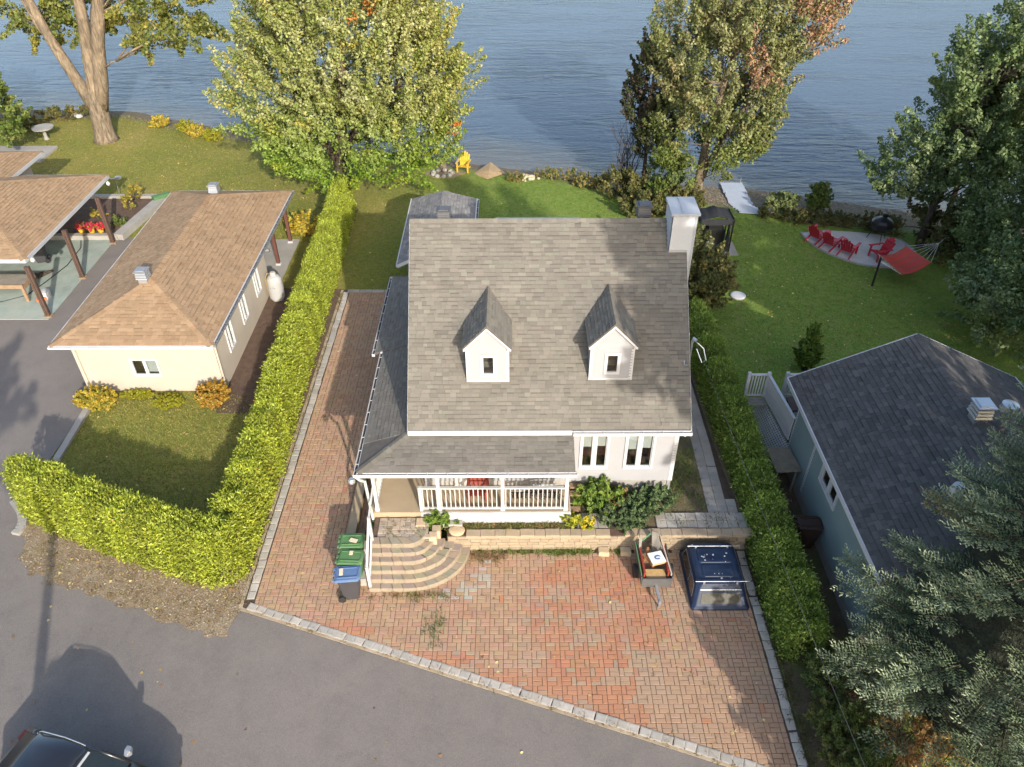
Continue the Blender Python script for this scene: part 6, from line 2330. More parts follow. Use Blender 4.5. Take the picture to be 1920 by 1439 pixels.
# small things by the teal house
tb2 = thing('potting_table', 'weathered board table against the teal wall behind the hedge', 'table', (8.45, 17.5, 0))
t = MB()
t.add([(8.15, 16.95, 0.95), (8.92, 16.95, 1.0), (8.82, 18.0, 1.0), (8.12, 18.05, 0.95), (8.15, 16.95, 1.0), (8.92, 16.95, 1.05), (8.82, 18.0, 1.05), (8.12, 18.05, 1.0)], BOXF)
part('top', t, surf('weathered_board', (0.19, 0.16, 0.115), 0.85, 0.25, 3), tb2)
for x, y in ((8.25, 17.1), (8.82, 17.1), (8.25, 17.9), (8.75, 17.9)):
    t = MB()
    box(t, x - 0.03, x + 0.03, y - 0.03, y + 0.03, -0.03, 0.96)
    part('leg', t, 'greywood', tb2)
t = MB()
bar(t, (8.10, 15.9, 0.05), (8.55, 16.8, 0.1), 0.12, 0.05)
bar(t, (8.25, 15.8, 0.1), (8.6, 16.6, 0.14), 0.08, 0.05)
part('spare_planks', t, 'tanwood', None, label='two spare planks on the ground by the teal house foundation', cat='planks')

# ================================================================== POWER LINE
up = thing('utility_pole', 'wooden utility pole outside the picture, casting the long shadow on the street', 'pole', (-8.2, 0.8, 0), local=True)
t = MB()
tube(t, [(0, 0, -0.1), (0, 0, 8.6)], [0.17, 0.11], 12)
part('shaft', t, 'brownwood', up)
t = MB()
tube(t, [(0.38, 0, 4.3), (0.38, 0, 4.9)], 0.2, 12)
bar(t, (0, 0, 4.7), (0.38, 0, 4.7), 0.06)
part('transformer', t, 'greymetal', up)
cbm = MB()
A_, B_ = Vector((5.16, 17.62, 5.48)), Vector((6.85, -17.0, 6.8))
pts = []
for i in range(49):
    q = i / 48
    p = A_ * (1 - q) + B_ * q
    pts.append(p - Vector((0, 0, 0.75 * 4 * q * (1 - q))))
tube(cbm, pts, 0.0045, 5)
part('service_cable', cbm, 'cable', None, label='pale overhead power cable running from the house mast over the right hedge', cat='cable')
pc = thing('utility_pole', 'wooden pole on the near side of the street that carries the service cable', 'pole', (6.85, -17.0, 0), local=True)
t = MB()
tube(t, [(0, 0, -0.1), (0, 0, 6.9)], [0.16, 0.11], 12)
part('shaft', t, 'brownwood', pc)
# ================================================================== VEGETATION
def limbs_mesh(paths, n=8):
    mb = MB()
    for pts, rads in paths:
        tube(mb, pts, rads, n)
    return mb

def bend_path(a, b_, k=5, wob=0.25, rng=random):
    a, b_ = Vector(a), Vector(b_)
    L = (b_ - a).length
    out = []
    for i in range(k + 1):
        t = i / k
        p = a * (1 - t) + b_ * t
        w = wob * L * 0.12 * math.sin(math.pi * t)
        out.append(p + Vector((rng.uniform(-1, 1) * w, rng.uniform(-1, 1) * w, rng.uniform(-0.5, 1) * w)))
    return out

def plume_leaves(ells, n_pl, per, plen, prad, lsize, palette, up=0.6, seed=1, shell=0.55, blend=0.35, colfn=None, bottom=0.0):
    """leaf positions gathered in outward/upward pointing sprays over the ellipsoids of a crown"""
    rng = np.random.default_rng(seed)
    vol = np.array([e[3] * e[4] * e[5] for e in ells]) ** 0.75
    pick = rng.choice(len(ells), n_pl, p=vol / vol.sum())
    E_ = np.array(ells)
    d = rng.normal(size=(n_pl, 3))
    d /= np.linalg.norm(d, axis=1, keepdims=True)
    rad = shell + (1 - shell) * rng.random(n_pl) ** 0.6
    base = E_[pick, :3] + d * E_[pick, 3:6] * (rad * 0.86)[:, None]
    # drop sprays buried deep in another ellipsoid
    keep = np.ones(n_pl, bool)
    for k, e in enumerate(ells):
        q = np.sum(((base - np.array(e[:3])) / np.array(e[3:6])) ** 2, axis=1)
        keep &= ~((q < 0.22) & (pick != k))
    base, d, pick = base[keep], d[keep], pick[keep]
    n_pl = len(base)
    outd = d * np.array([1, 1, 0.7]) + np.array([0, 0, up]) + rng.normal(size=(n_pl, 3)) * 0.22
    outd /= np.linalg.norm(outd, axis=1, keepdims=True)
    ln = plen * rng.uniform(0.6, 1.25, n_pl)
    rd = prad * rng.uniform(0.7, 1.3, n_pl)
    cnt = per
    t = rng.random((n_pl, cnt)) ** 0.8
    a1 = np.cross(outd, np.array([0.2, 0.31, 0.9]))
    a1 /= np.linalg.norm(a1, axis=1, keepdims=True)
    a2 = np.cross(outd, a1)
    ang = rng.random((n_pl, cnt)) * 2 * np.pi
    rr_ = np.sqrt(rng.random((n_pl, cnt))) * rd[:, None] * (1.05 - 0.8 * t)
    P = base[:, None] + outd[:, None] * (t * ln[:, None])[:, :, None] + a1[:, None] * (rr_ * np.cos(ang))[:, :, None] + a2[:, None] * (rr_ * np.sin(ang))[:, :, None]
    radial = a1[:, None] * np.cos(ang)[:, :, None] + a2[:, None] * np.sin(ang)[:, :, None]
    Nn = radial * 0.55 + outd[:, None] * 0.35 + np.array([0, 0, 0.35]) + rng.normal(size=P.shape) * 0.55
    pal = np.array([p[:3] for p in palette])
    pw = np.array([p[3] for p in palette], float)
    pc = rng.choice(len(pal), n_pl, p=pw / pw.sum())
    lc = rng.choice(len(pal), (n_pl, cnt), p=pw / pw.sum())
    use = rng.random((n_pl, cnt)) < blend
    c = np.where(use[:, :, None], pal[lc], pal[pc][:, None])
    c = c * (1 + rng.normal(size=(n_pl, cnt, 1)) * 0.14)
    P, Nn, c = P.reshape(-1, 3), Nn.reshape(-1, 3), c.reshape(-1, 3)
    if colfn is not None:
        c = colfn(P, c, rng)
    sz = lsize * rng.uniform(0.7, 1.35, len(P))
    if bottom is not None:
        k = P[:, 2] > bottom
        P, Nn, c, sz = P[k], Nn[k], c[k], sz[k]
    return P, Nn, sz, c, base

def tree(name, label, base, ells, trunks, n_pl, per, plen, prad, lsize, palette, up=0.6, seed=1, bark='bark_dark', limbs=40, group=None, colfn=None, leaf='leaf', bottom=0.15, cat='tree', shell=0.55, aspect=0.62):
    t = thing(name, label, cat, base, group)
    P, Nn, sz, c, pb_ = plume_leaves(ells, n_pl, per, plen, prad, lsize, palette, up, seed, shell, 0.35, colfn, bottom)
    rng = random.Random(seed)
    mb = MB()
    for pts, rads in trunks:
        tube(mb, pts, rads, 12)
    forks = [Vector(p) for pts, _ in trunks for p in pts[1:]]
    idx = list(range(len(pb_)))
    rng.shuffle(idx)
    for i in idx[:limbs]:
        tip = Vector(pb_[i])
        below = [f for f in forks if f.z < tip.z + 0.3] or forks
        f = min(below, key=lambda q: (q - tip).length)
        L = (tip - f).length
        if L < 0.3:
            continue
        r0 = min(0.09, 0.012 * L + 0.02)
        tube(mb, bend_path(f, tip, 4, 0.8, rng), [r0, r0 * 0.8, r0 * 0.6, r0 * 0.4, r0 * 0.2], 6)
    part('trunk', mb, bark, t, smooth=True)
    o = link('crown', leaf_mesh('crown', P, Nn, sz, c, aspect, np.random.default_rng(seed + 99)), M[leaf], t)
    return t

MAPLE = [(0.25, 0.275, 0.085, 4), (0.295, 0.315, 0.12, 3), (0.34, 0.35, 0.17, 2.2), (0.18, 0.225, 0.05, 2.4), (0.36, 0.31, 0.07, 0.7)]
def maple_col(P, c, rng):
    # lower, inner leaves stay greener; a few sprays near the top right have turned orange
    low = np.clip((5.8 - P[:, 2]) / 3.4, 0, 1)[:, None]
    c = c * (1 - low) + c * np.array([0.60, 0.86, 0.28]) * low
    for ctr, r_ in (((-6.1, 37.0, 9.9), 0.55), ((-2.6, 37.2, 4.1), 0.5), ((-6.9, 36.0, 9.5), 0.35)):
        q = np.linalg.norm(P - np.array(ctr), axis=1) < r_
        c[q] = np.array([0.45, 0.17, 0.04]) * (1 + rng.normal(size=(q.sum(), 1)) * 0.15)
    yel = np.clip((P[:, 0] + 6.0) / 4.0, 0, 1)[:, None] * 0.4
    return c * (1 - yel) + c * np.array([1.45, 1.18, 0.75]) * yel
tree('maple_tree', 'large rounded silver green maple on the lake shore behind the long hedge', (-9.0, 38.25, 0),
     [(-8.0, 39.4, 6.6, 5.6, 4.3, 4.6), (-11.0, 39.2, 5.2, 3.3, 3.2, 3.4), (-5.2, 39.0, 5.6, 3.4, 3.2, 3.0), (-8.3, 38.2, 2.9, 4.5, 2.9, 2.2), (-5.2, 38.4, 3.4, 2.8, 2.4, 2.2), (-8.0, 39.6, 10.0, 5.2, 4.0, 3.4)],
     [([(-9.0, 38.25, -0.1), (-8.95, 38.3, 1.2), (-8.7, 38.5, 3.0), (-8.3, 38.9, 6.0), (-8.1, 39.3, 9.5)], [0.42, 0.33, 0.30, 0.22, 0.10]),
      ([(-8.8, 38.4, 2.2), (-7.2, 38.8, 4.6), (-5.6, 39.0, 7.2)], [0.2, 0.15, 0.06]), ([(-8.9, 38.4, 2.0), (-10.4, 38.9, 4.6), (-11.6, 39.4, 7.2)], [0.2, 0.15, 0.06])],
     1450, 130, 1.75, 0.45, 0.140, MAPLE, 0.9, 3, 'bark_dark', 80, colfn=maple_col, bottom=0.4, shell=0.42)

M3 = [(0.195, 0.205, 0.08, 4), (0.24, 0.24, 0.11, 3), (0.135, 0.16, 0.05, 3), (0.26, 0.22, 0.10, 1.5)]
def m3_col(P, c, rng):
    q = ((P[:, 0] > 10.6) & (P[:, 2] > 6.6) & (np.sin(P[:, 0] * 1.3 + P[:, 2] * 0.9) > -0.2))[:, None]
    red = np.array([0.34, 0.195, 0.12]) * (1 + rng.normal(size=(len(P), 1)) * 0.2)
    c = np.where(q & (rng.random((len(P), 1)) < 0.62), red, c)
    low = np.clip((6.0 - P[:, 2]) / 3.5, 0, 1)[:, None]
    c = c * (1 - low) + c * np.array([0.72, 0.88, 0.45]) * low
    return c
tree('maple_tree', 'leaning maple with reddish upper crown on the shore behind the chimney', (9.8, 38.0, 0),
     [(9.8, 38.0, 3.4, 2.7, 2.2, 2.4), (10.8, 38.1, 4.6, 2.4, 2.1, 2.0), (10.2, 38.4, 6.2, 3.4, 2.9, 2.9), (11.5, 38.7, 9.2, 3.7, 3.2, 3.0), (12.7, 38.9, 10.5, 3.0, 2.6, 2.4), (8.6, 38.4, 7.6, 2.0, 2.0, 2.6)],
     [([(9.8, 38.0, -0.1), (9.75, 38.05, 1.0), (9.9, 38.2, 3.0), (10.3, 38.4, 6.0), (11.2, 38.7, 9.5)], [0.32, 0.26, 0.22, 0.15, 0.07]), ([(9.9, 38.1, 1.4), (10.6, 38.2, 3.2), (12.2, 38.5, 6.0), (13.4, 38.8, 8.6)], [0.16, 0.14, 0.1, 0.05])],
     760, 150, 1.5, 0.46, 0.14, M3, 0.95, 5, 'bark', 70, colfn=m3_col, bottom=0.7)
tree('narrow_tree', 'narrow dark purplish tree just left of the leaning maple by the water', (7.2, 39.8, -0.1),
     [(7.1, 39.8, 5.2, 0.95, 0.95, 2.6), (6.6, 39.9, 4.2, 0.7, 0.7, 1.6), (7.5, 39.7, 3.0, 0.9, 0.9, 1.8)],
     [([(7.2, 39.8, -0.2), (7.15, 39.8, 2.5), (7.1, 39.8, 6.8)], [0.12, 0.09, 0.03])],
     150, 70, 1.0, 0.28, 0.17, [(0.055, 0.062, 0.028, 4), (0.085, 0.06, 0.04, 3), (0.045, 0.055, 0.02, 3)], 1.2, 8, 'bark_dark', 30, leaf='leafdull', bottom=0.4)
# bare shrub by the water
bs = thing('bare_shrub', 'leafless shrub with thin upright twigs at the water edge left of the dark tree', 'shrub', (6.3, 40.3, -0.15))
mb = MB()
rs = random.Random(4)
for k in range(26):
    a = rs.uniform(0, 6.28)
    h = rs.uniform(2.2, 4.9)
    sp_ = rs.uniform(0.15, 1.3)
    tip = (6.3 + sp_ * math.cos(a), 40.3 + sp_ * math.sin(a) * 0.7, h)
    pts = bend_path((6.3 + 0.1 * math.cos(a), 40.3, -0.25), tip, 5, 0.7, rs)
    tube(mb, pts, [0.03, 0.024, 0.019, 0.014, 0.010, 0.006], 5)
    for j in range(4):
        q = pts[rs.randrange(2, 5)]
        tube(mb, [q, q + Vector((rs.uniform(-0.4, 0.4), rs.uniform(-0.3, 0.3), rs.uniform(0.2, 0.7)))], [0.009, 0.004], 4)
part('twigs', mb, 'bark_dark', bs)

# big tree with bare trunks at the upper left
T1P = [(0.15, 0.17, 0.035, 4), (0.19, 0.20, 0.045, 3), (0.25, 0.23, 0.05, 2), (0.10, 0.13, 0.03, 3)]
tree('tall_tree', 'tall tree with three pale bare trunks standing on the left lawn by the lake', (-25.15, 47.1, 0),
     [(-27.6, 49.2, 7.6, 2.0, 1.8, 2.4), (-25.3, 49.8, 7.4, 2.0, 1.8, 2.6), (-20.4, 48.6, 7.9, 2.9, 2.3, 2.4), (-21.8, 48.9, 6.4, 1.2, 1.2, 1.9), (-19.0, 48.4, 7.0, 1.7, 1.5, 1.6), (-24.0, 48.5, 12.2, 6.5, 4.5, 3.2), (-28.8, 49.0, 8.6, 1.6, 1.5, 1.8)],
     [([(-25.15, 47.1, -0.15), (-25.15, 47.1, 0.25), (-25.1, 47.12, 1.0), (-25.0, 47.15, 2.2), (-24.9, 47.2, 3.2), (-24.3, 47.3, 7.0), (-23.9, 47.4, 11.0)], [0.85, 0.62, 0.56, 0.55, 0.40, 0.32, 0.2]),
      ([(-25.15, 47.1, 1.8), (-25.5, 47.05, 3.0), (-26.4, 47.0, 6.0), (-27.2, 47.1, 9.5)], [0.40, 0.36, 0.28, 0.2]),
      ([(-24.9, 47.15, 1.8), (-24.35, 47.1, 3.4), (-23.75, 47.0, 5.6), (-23.3, 47.1, 7.2), (-22.4, 47.3, 9.8)], [0.42, 0.40, 0.36, 0.38, 0.22]),
      ([(-26.1, 47.0, 5.2), (-26.9, 47.1, 6.6), (-27.4, 47.2, 8.4)], [0.15, 0.12, 0.08]),
      ([(-23.7, 47.0, 4.4), (-23.2, 46.9, 4.7), (-22.95, 46.9, 4.75)], [0.06, 0.05, 0.03])],
     430, 120, 1.5, 0.50, 0.21, T1P, 0.1, 12, 'bark', 40, bottom=3.0)
LE = [(0.11, 0.15, 0.03, 4), (0.15, 0.19, 0.045, 3), (0.075, 0.12, 0.025, 3), (0.20, 0.22, 0.07, 1)]
tree('young_tree', 'bushy green tree cut by the left edge of the picture near the bird bath', (-31.4, 45.4, 0),
     [(-31.6, 45.0, 3.2, 2.3, 2.0, 2.4), (-30.2, 44.6, 2.2, 1.6, 1.5, 1.4), (-32.0, 45.0, 5.8, 1.8, 1.6, 1.8)],
     [([(-31.4, 45.4, -0.1), (-31.5, 45.2, 2.5), (-31.7, 45.0, 6.0)], [0.18, 0.14, 0.05])],
     240, 90, 1.1, 0.40, 0.2, LE, 0.6, 14, 'bark_dark', 30, bottom=0.4)

# mixed wood at the right edge
DK = [(0.135, 0.19, 0.07, 4), (0.18, 0.235, 0.10, 3), (0.235, 0.285, 0.15, 2), (0.10, 0.15, 0.05, 3)]
DKL = [(0.13, 0.165, 0.055, 4), (0.17, 0.20, 0.075, 3), (0.21, 0.225, 0.11, 2), (0.09, 0.125, 0.04, 2)]
BRN = [(0.10, 0.105, 0.032, 4), (0.13, 0.10, 0.035, 2), (0.085, 0.10, 0.03, 3)]
RG = 'trees crowding the right edge of the lot'
tree('shore_tree', 'dark green maple leaning over the water right of the red chairs', (19.6, 33.2, 0),
     [(19.9, 33.6, 5.0, 2.6, 2.4, 2.6), (18.3, 33.9, 3.3, 1.8, 1.6, 1.4), (20.9, 33.6, 7.4, 2.8, 2.4, 2.6), (20.6, 33.4, 3.4, 2.2, 2.0, 1.9), (22.4, 33.4, 9.8, 2.3, 2.1, 2.0)],
     [([(19.6, 33.2, -0.1), (19.65, 33.3, 2.0), (20.0, 33.5, 4.6), (20.4, 33.6, 7.4)], [0.2, 0.16, 0.12, 0.05])],
     500, 105, 1.2, 0.42, 0.15, DK, 0.7, 21, 'bark_dark', 50, RG, bottom=0.8)
tree('broad_tree', 'broad dark tree behind the hammock at the right edge', (22.3, 29.6, 0),
     [(22.2, 29.6, 4.2, 3.0, 2.8, 3.3), (20.7, 28.9, 2.4, 1.9, 1.7, 1.8), (23.4, 29.8, 7.0, 2.6, 2.5, 2.4), (22.0, 27.8, 2.4, 2.2, 2.0, 2.0)],
     [([(22.3, 29.6, -0.1), (22.3, 29.6, 3.0), (22.8, 29.7, 7.5)], [0.24, 0.19, 0.06])],
     460, 110, 1.2, 0.42, 0.15, DK, 0.6, 22, 'bark_dark', 40, RG, bottom=0.15)
tree('tall_shore_tree', 'tall tree with sunlit pale green top in the upper right corner', (25.4, 35.0, 0),
     [(25.2, 35.2, 6.6, 3.0, 2.6, 3.4), (25.4, 35.4, 10.2, 3.0, 2.6, 2.8), (23.4, 35.2, 7.6, 1.9, 1.8, 2.2), (24.0, 35.0, 4.4, 2.2, 2.0, 2.0)],
     [([(25.4, 35.0, -0.1), (25.4, 35.1, 5.0), (25.7, 35.3, 11.0)], [0.26, 0.2, 0.06])],
     460, 112, 1.3, 0.44, 0.155, DKL, 0.8, 23, 'bark_dark', 50, RG, bottom=0.8)
tree('amber_tree', 'small amber green tree over the water left of the tall right-hand trees', (22.0, 35.8, -0.1),
     [(21.7, 36.0, 6.6, 1.5, 1.4, 1.6), (22.3, 35.9, 4.6, 1.8, 1.6, 1.8)],
     [([(22.0, 35.8, -0.2), (22.0, 35.9, 3.5), (21.8, 36.0, 7.4)], [0.14, 0.1, 0.04])],
     170, 85, 1.1, 0.36, 0.18, BRN, 0.8, 24, 'bark_dark', 30, RG, leaf='leafdull', bottom=0.8)
tree('edge_tree', 'dark leafy tree beyond the far end of the teal roof', (20.4, 24.0, 0),
     [(20.2, 24.2, 3.2, 2.5, 2.4, 2.9), (19.0, 24.9, 1.7, 1.7, 1.6, 1.5), (21.8, 25.0, 5.4, 2.3, 2.2, 2.4), (19.9, 26.4, 2.0, 1.9, 1.8, 1.7)],
     [([(20.4, 24.0, -0.1), (20.4, 24.1, 2.5), (20.9, 24.4, 6.0)], [0.2, 0.16, 0.05])],
     420, 105, 1.1, 0.42, 0.15, DK, 0.5, 25, 'bark_dark', 30, RG, leaf='leafdull', bottom=0.1)
tree('right_shrub', 'low leafy shrub under the trees right of the hammock', (20.3, 31.2, 0),
     [(20.2, 31.3, 1.0, 1.1, 1.0, 1.0), (19.6, 34.2, 0.7, 1.1, 0.7, 0.9), (21.4, 32.4, 1.2, 1.2, 1.0, 1.1)],
     [([(20.3, 31.2, -0.1), (20.3, 31.2, 1.0)], [0.06, 0.03])], 150, 80, 0.7, 0.3, 0.16, BRN, 0.5, 26, 'bark_dark', 10, leaf='leafdull', bottom=0.02, cat='shrub')
# trees behind the photographer whose shade falls over the right-hand lots and the left street
for i, (x, y, h, r_, lab) in enumerate(((16.2, 4.0, 13.5, 3.0, 'shade tree outside the picture, nearest to the spruce'), (21.5, 7.0, 14.0, 3.3, 'shade tree outside the picture, to the right of the teal house'), (26.0, 12.5, 13.0, 3.2, 'shade tree outside the picture, farthest right'),
                                     (19.0, 14.0, 9.0, 2.4, 'shade tree outside the picture beside the teal house'), (-13.2, 0.0, 12.5, 2.6, 'shade tree outside the picture beyond the parked car'), (11.1, 2.0, 19.0, 1.0, 'narrow tall tree outside the picture that darkens the right end of the house'), (7.95, 5.8, 3.5, 0.75, 'small shade tree outside the picture beside the kerb'))):
    tree('shade_tree', lab, (x, y, 0), [(x, y, h * (0.45 if r_ != 1.0 else 0.68), r_, r_, h * (0.30 if r_ != 1.0 else 0.14)), (x + 0.4, y, h * 0.75, r_ * 0.8, r_ * 0.8, h * 0.24)],
         [([(x, y, -0.1), (x, y, h * 0.4), (x + 0.3, y, h * 0.85)], [0.3, 0.24, 0.06])],
         110 if r_ < 1.5 else 150, 42, 1.8 if h > 5 else 0.6, 0.7 if h > 5 else 0.3, 0.44 if h > 5 else 0.2, DK, 0.5, 40 + i, 'bark_dark', 20, 'trees behind the camera', bottom=1.0)

# ------------------------------------------------------------------ hedges
def hedge(name, label, paths, half, height, n, base_cols, seed, size=0.12, lump=0.12, group=None, core='bark_dark', tops=None, jag=0.10):
    """clipped cedar hedge: sprays of flat scale leaves over a lumpy wall shape"""
    rng = np.random.default_rng(seed)
    t = thing(name, label, 'hedge', (paths[0][0][0], paths[0][0][1], 0), group)
    lens = [sum(math.hypot(b_[0] - a[0], b_[1] - a[1]) for a, b_ in zip(p, p[1:])) for p in paths]
    for i, (path, n) in enumerate([(p, int(n * l / sum(lens))) for p, l in zip(paths, lens)]):
      hedge_run(t, name, path, half if i == 0 else half * 0.86, height if i == 0 else height * 0.93, n, base_cols, rng, size, lump, jag)
    return t

def hedge_run(t, name, path, half, height, n, base_cols, rng, size, lump, jag):
    P0 = np.array(path, float)
    seg = np.hypot(*np.diff(P0, axis=0).T)
    S = np.concatenate([[0], np.cumsum(seg)])
    L = S[-1]
    def at(s):
        x = np.interp(s, S, P0[:, 0])
        y = np.interp(s, S, P0[:, 1])
        i = np.clip(np.searchsorted(S, s) - 1, 0, len(seg) - 1)
        dx = (P0[i + 1, 0] - P0[i, 0]) / seg[i]
        dy = (P0[i + 1, 1] - P0[i, 1]) / seg[i]
        return x, y, dx, dy
    s = rng.random(n) * (L + 2 * half) - half
    # position on the cross-section outline (side, top, side), rounded
    q = rng.random(n)
    per = 2 * height + 2 * half
    a = q * per
    off = np.empty(n); z = np.empty(n); no = np.zeros(n); nz = np.zeros(n)
    k1 = a < height
    k2 = (a >= height) & (a < height + 2 * half)
    k3 = ~(k1 | k2)
    off[k1] = -half; z[k1] = a[k1]; no[k1] = -1
    off[k2] = a[k2] - height - half; z[k2] = height; nz[k2] = 1
    off[k3] = half; z[k3] = a[k3] - height - 2 * half; no[k3] = 1
    tape = 1 - 0.30 * np.clip(z / height, 0, 1) ** 2.2
    off = off * tape
    # single cedars give a scalloped outline
    ph = s / 0.72
    cell = np.floor(ph)
    scal = np.cos((ph - cell - 0.5) * np.pi)
    rr1 = np.sin(cell * 12.9898) * 43758.5453
    rnd = rr1 - np.floor(rr1)
    z = z * (1 - 0.05 + 0.10 * rnd) - (nz > 0) * (1 - scal) * lump * 0.8
    off = off * (0.90 + 0.16 * scal + 0.08 * (rnd - 0.5))
    end = np.clip(np.maximum(-s, s - L) / half, 0, 1)
    off = off * np.sqrt(np.clip(1 - end ** 2, 0.02, 1))
    x, y, dx, dy = at(np.clip(s, 0, L))
    over = np.where(s < 0, s, np.where(s > L, s - L, 0.0))
    ex = rng.normal(size=n) * jag * 0.35 + rng.random(n) ** 3 * jag * 1.5
    X = x + dx * over - dy * (off + no * ex)
    Y = y + dy * over + dx * (off + no * ex)
    Z = np.maximum(0.03, z + nz * ex)
    P = np.stack([X, Y, Z], 1)
    depth = rng.random(n) ** 2 * 0.10
    Nout = np.stack([-dy * no + dx * np.sign(over) * 0.6, dx * no + dy * np.sign(over) * 0.6, nz], 1)
    P -= Nout * depth[:, None]
    # spray direction: up and outward
    D = Nout * 0.6 + np.array([0, 0, 0.55]) + rng.normal(size=(n, 3)) * 0.62
    D /= np.linalg.norm(D, axis=1, keepdims=True)
    W = np.cross(D, Nout + rng.normal(size=(n, 3)) * 0.6)
    W /= np.linalg.norm(W, axis=1, keepdims=True) + 1e-9
    sz = size * rng.uniform(0.6, 1.5, n)
    pal = np.array([c[:3] for c in base_cols])
    pw = np.array([c[3] for c in base_cols], float)
    ci = rng.choice(len(pal), n, p=pw / pw.sum())
    tint = (1 + 0.16 * (np.sin(cell * 78.233) ))[:, None]
    c = pal[ci] * tint * (1 + rng.normal(size=(n, 1)) * 0.15)
    me = strip_mesh('foliage', P, P + D * sz[:, None], W * (sz * 0.30)[:, None], c)
    link('foliage', me, M['leaf'], t)
    # woody core
    mb = MB()
    for i in range(len(path) - 1):
        a_, b_ = Vector((*path[i], 0)), Vector((*path[i + 1], 0))
        d = (b_ - a_).normalized()
        nn_ = Vector((-d.y, d.x, 0))
        h1, h2 = half * 0.68, half * 0.45
        V = []
        for e in (a_ + d * 0.12, b_ - d * 0.12):
            V += [e - nn_ * h1, e + nn_ * h1, e + nn_ * h1 * 0.95 + Vector((0, 0, height * 0.6)), e + nn_ * h2 + Vector((0, 0, height * 0.88)), e - nn_ * h2 + Vector((0, 0, height * 0.88)), e - nn_ * h1 * 0.95 + Vector((0, 0, height * 0.6))]
        F = [(5, 4, 3, 2, 1, 0), (6, 7, 8, 9, 10, 11)] + [(i_, (i_ + 1) % 6, 6 + (i_ + 1) % 6, 6 + i_) for i_ in range(6)]
        mb.add(V, F)
    part('inner_branches', mb, surf(name + '_inside', (0.075, 0.085, 0.018), 0.95, 0.4, 6, 30, 0.5, 0.8, 0.05), t)
HY = [(0.32, 0.365, 0.04, 4), (0.37, 0.41, 0.05, 3), (0.26, 0.315, 0.035, 3), (0.41, 0.44, 0.09, 1), (0.18, 0.235, 0.03, 2.2), (0.30, 0.20, 0.06, 0.12)]
hedge('cedar_hedge', 'long bright yellow green cedar hedge turning the corner along street and driveway', [[(-14.6, 16.5), (-13.5, 15.95), (-11.5, 15.1), (-9.6, 14.4), (-8.2, 13.98)], [(-8.05, 14.0), (-8.03, 18), (-8.18, 22), (-8.30, 27), (-8.47, 33), (-8.62, 36.9)]],
      0.53, 1.90, 215000, HY, 31, 0.061, 0.12, jag=0.10)
HGH = [(0.21, 0.30, 0.055, 4), (0.26, 0.345, 0.07, 3), (0.16, 0.245, 0.045, 3), (0.31, 0.37, 0.09, 1), (0.11, 0.175, 0.032, 2)]
HG = [(0.13, 0.20, 0.025, 4), (0.17, 0.235, 0.03, 3), (0.095, 0.16, 0.022, 3), (0.21, 0.26, 0.04, 1)]
hedge('cedar_hedge', 'green cedar hedge between the blue truck cap and the teal house', [[(7.42, 11.4), (7.42, 14), (7.42, 18), (7.4, 22), (7.3, 25.6)]], 0.44, 1.50, 100000, HGH, 32, 0.060, 0.16, jag=0.12)

# ------------------------------------------------------------------ shrubs
def shrub(name, label, ells, n_pl, per, plen, prad, lsize, pal, up=0.5, seed=1, leaf='leaf', cat='shrub', group=None, colfn=None, bottom=0.0, aspect=0.62):
    x, y = ells[0][0], ells[0][1]
    per, lsize = int(per * 0.78), lsize * 1.1
    t = thing(name, label, cat, (x, y, max(0, bottom)), group)
    P, Nn, sz, c, pb_ = plume_leaves(ells, n_pl, per, plen, prad, lsize, pal, up, seed, 0.45, 0.4, colfn, bottom + 0.01)
    link('foliage', leaf_mesh('foliage', P, Nn, sz, c, aspect, np.random.default_rng(seed)), M[leaf], t)
    mb = MB()
    rs_ = random.Random(seed)
    for k in range(min(14, len(pb_))):
        tip = pb_[rs_.randrange(len(pb_))]
        tube(mb, bend_path((x + rs_.uniform(-0.1, 0.1), y + rs_.uniform(-0.1, 0.1), bottom - 0.05), tip, 3, 0.6, rs_), [0.025, 0.02, 0.014, 0.006], 5)
    part('stems', mb, 'bark_dark', t)
    return t
ORG = [(0.38, 0.21, 0.03, 4), (0.43, 0.28, 0.04, 3), (0.32, 0.15, 0.025, 3), (0.24, 0.19, 0.03, 2.5)]
YEL = [(0.42, 0.32, 0.04, 4), (0.47, 0.37, 0.05, 3), (0.34, 0.23, 0.035, 2), (0.22, 0.22, 0.035, 3)]
LOW = [(0.27, 0.27, 0.02, 4), (0.22, 0.22, 0.02, 3), (0.34, 0.30, 0.02, 2)]
shrub('spirea_shrub', 'golden yellow shrub at the left front corner of the cream garage', [(-15.05, 21.45, 0.30, 0.62, 0.45, 0.30), (-14.7, 21.4, 0.25, 0.4, 0.4, 0.26)], 170, 70, 0.24, 0.11, 0.08, YEL, 0.6, 51)
shrub('spirea_shrub', 'orange brown shrub at the right front corner of the cream garage', [(-10.78, 21.55, 0.36, 0.55, 0.5, 0.34)], 150, 70, 0.24, 0.11, 0.08, ORG, 0.6, 52)
shrub('low_hedge', 'low olive yellow strip of planting against the cream garage wall', [(-13.75, 21.95, 0.08, 0.70, 0.20, 0.12)], 110, 60, 0.10, 0.08, 0.06, LOW, 0.5, 53, cat='hedge')
shrub('low_hedge', 'rounded low olive shrub below the garage window', [(-12.45, 21.55, 0.10, 0.60, 0.45, 0.13)], 130, 60, 0.10, 0.08, 0.06, LOW, 0.5, 54, cat='hedge')
shrub('cone_cedar', 'small pointed green cedar standing alone on the right lawn', [(11.15, 23.4, 0.7, 0.42, 0.42, 0.75), (11.15, 23.4, 1.45, 0.22, 0.22, 0.6)], 150, 60, 0.30, 0.08, 0.09, HG, 1.3, 55, cat='cedar')
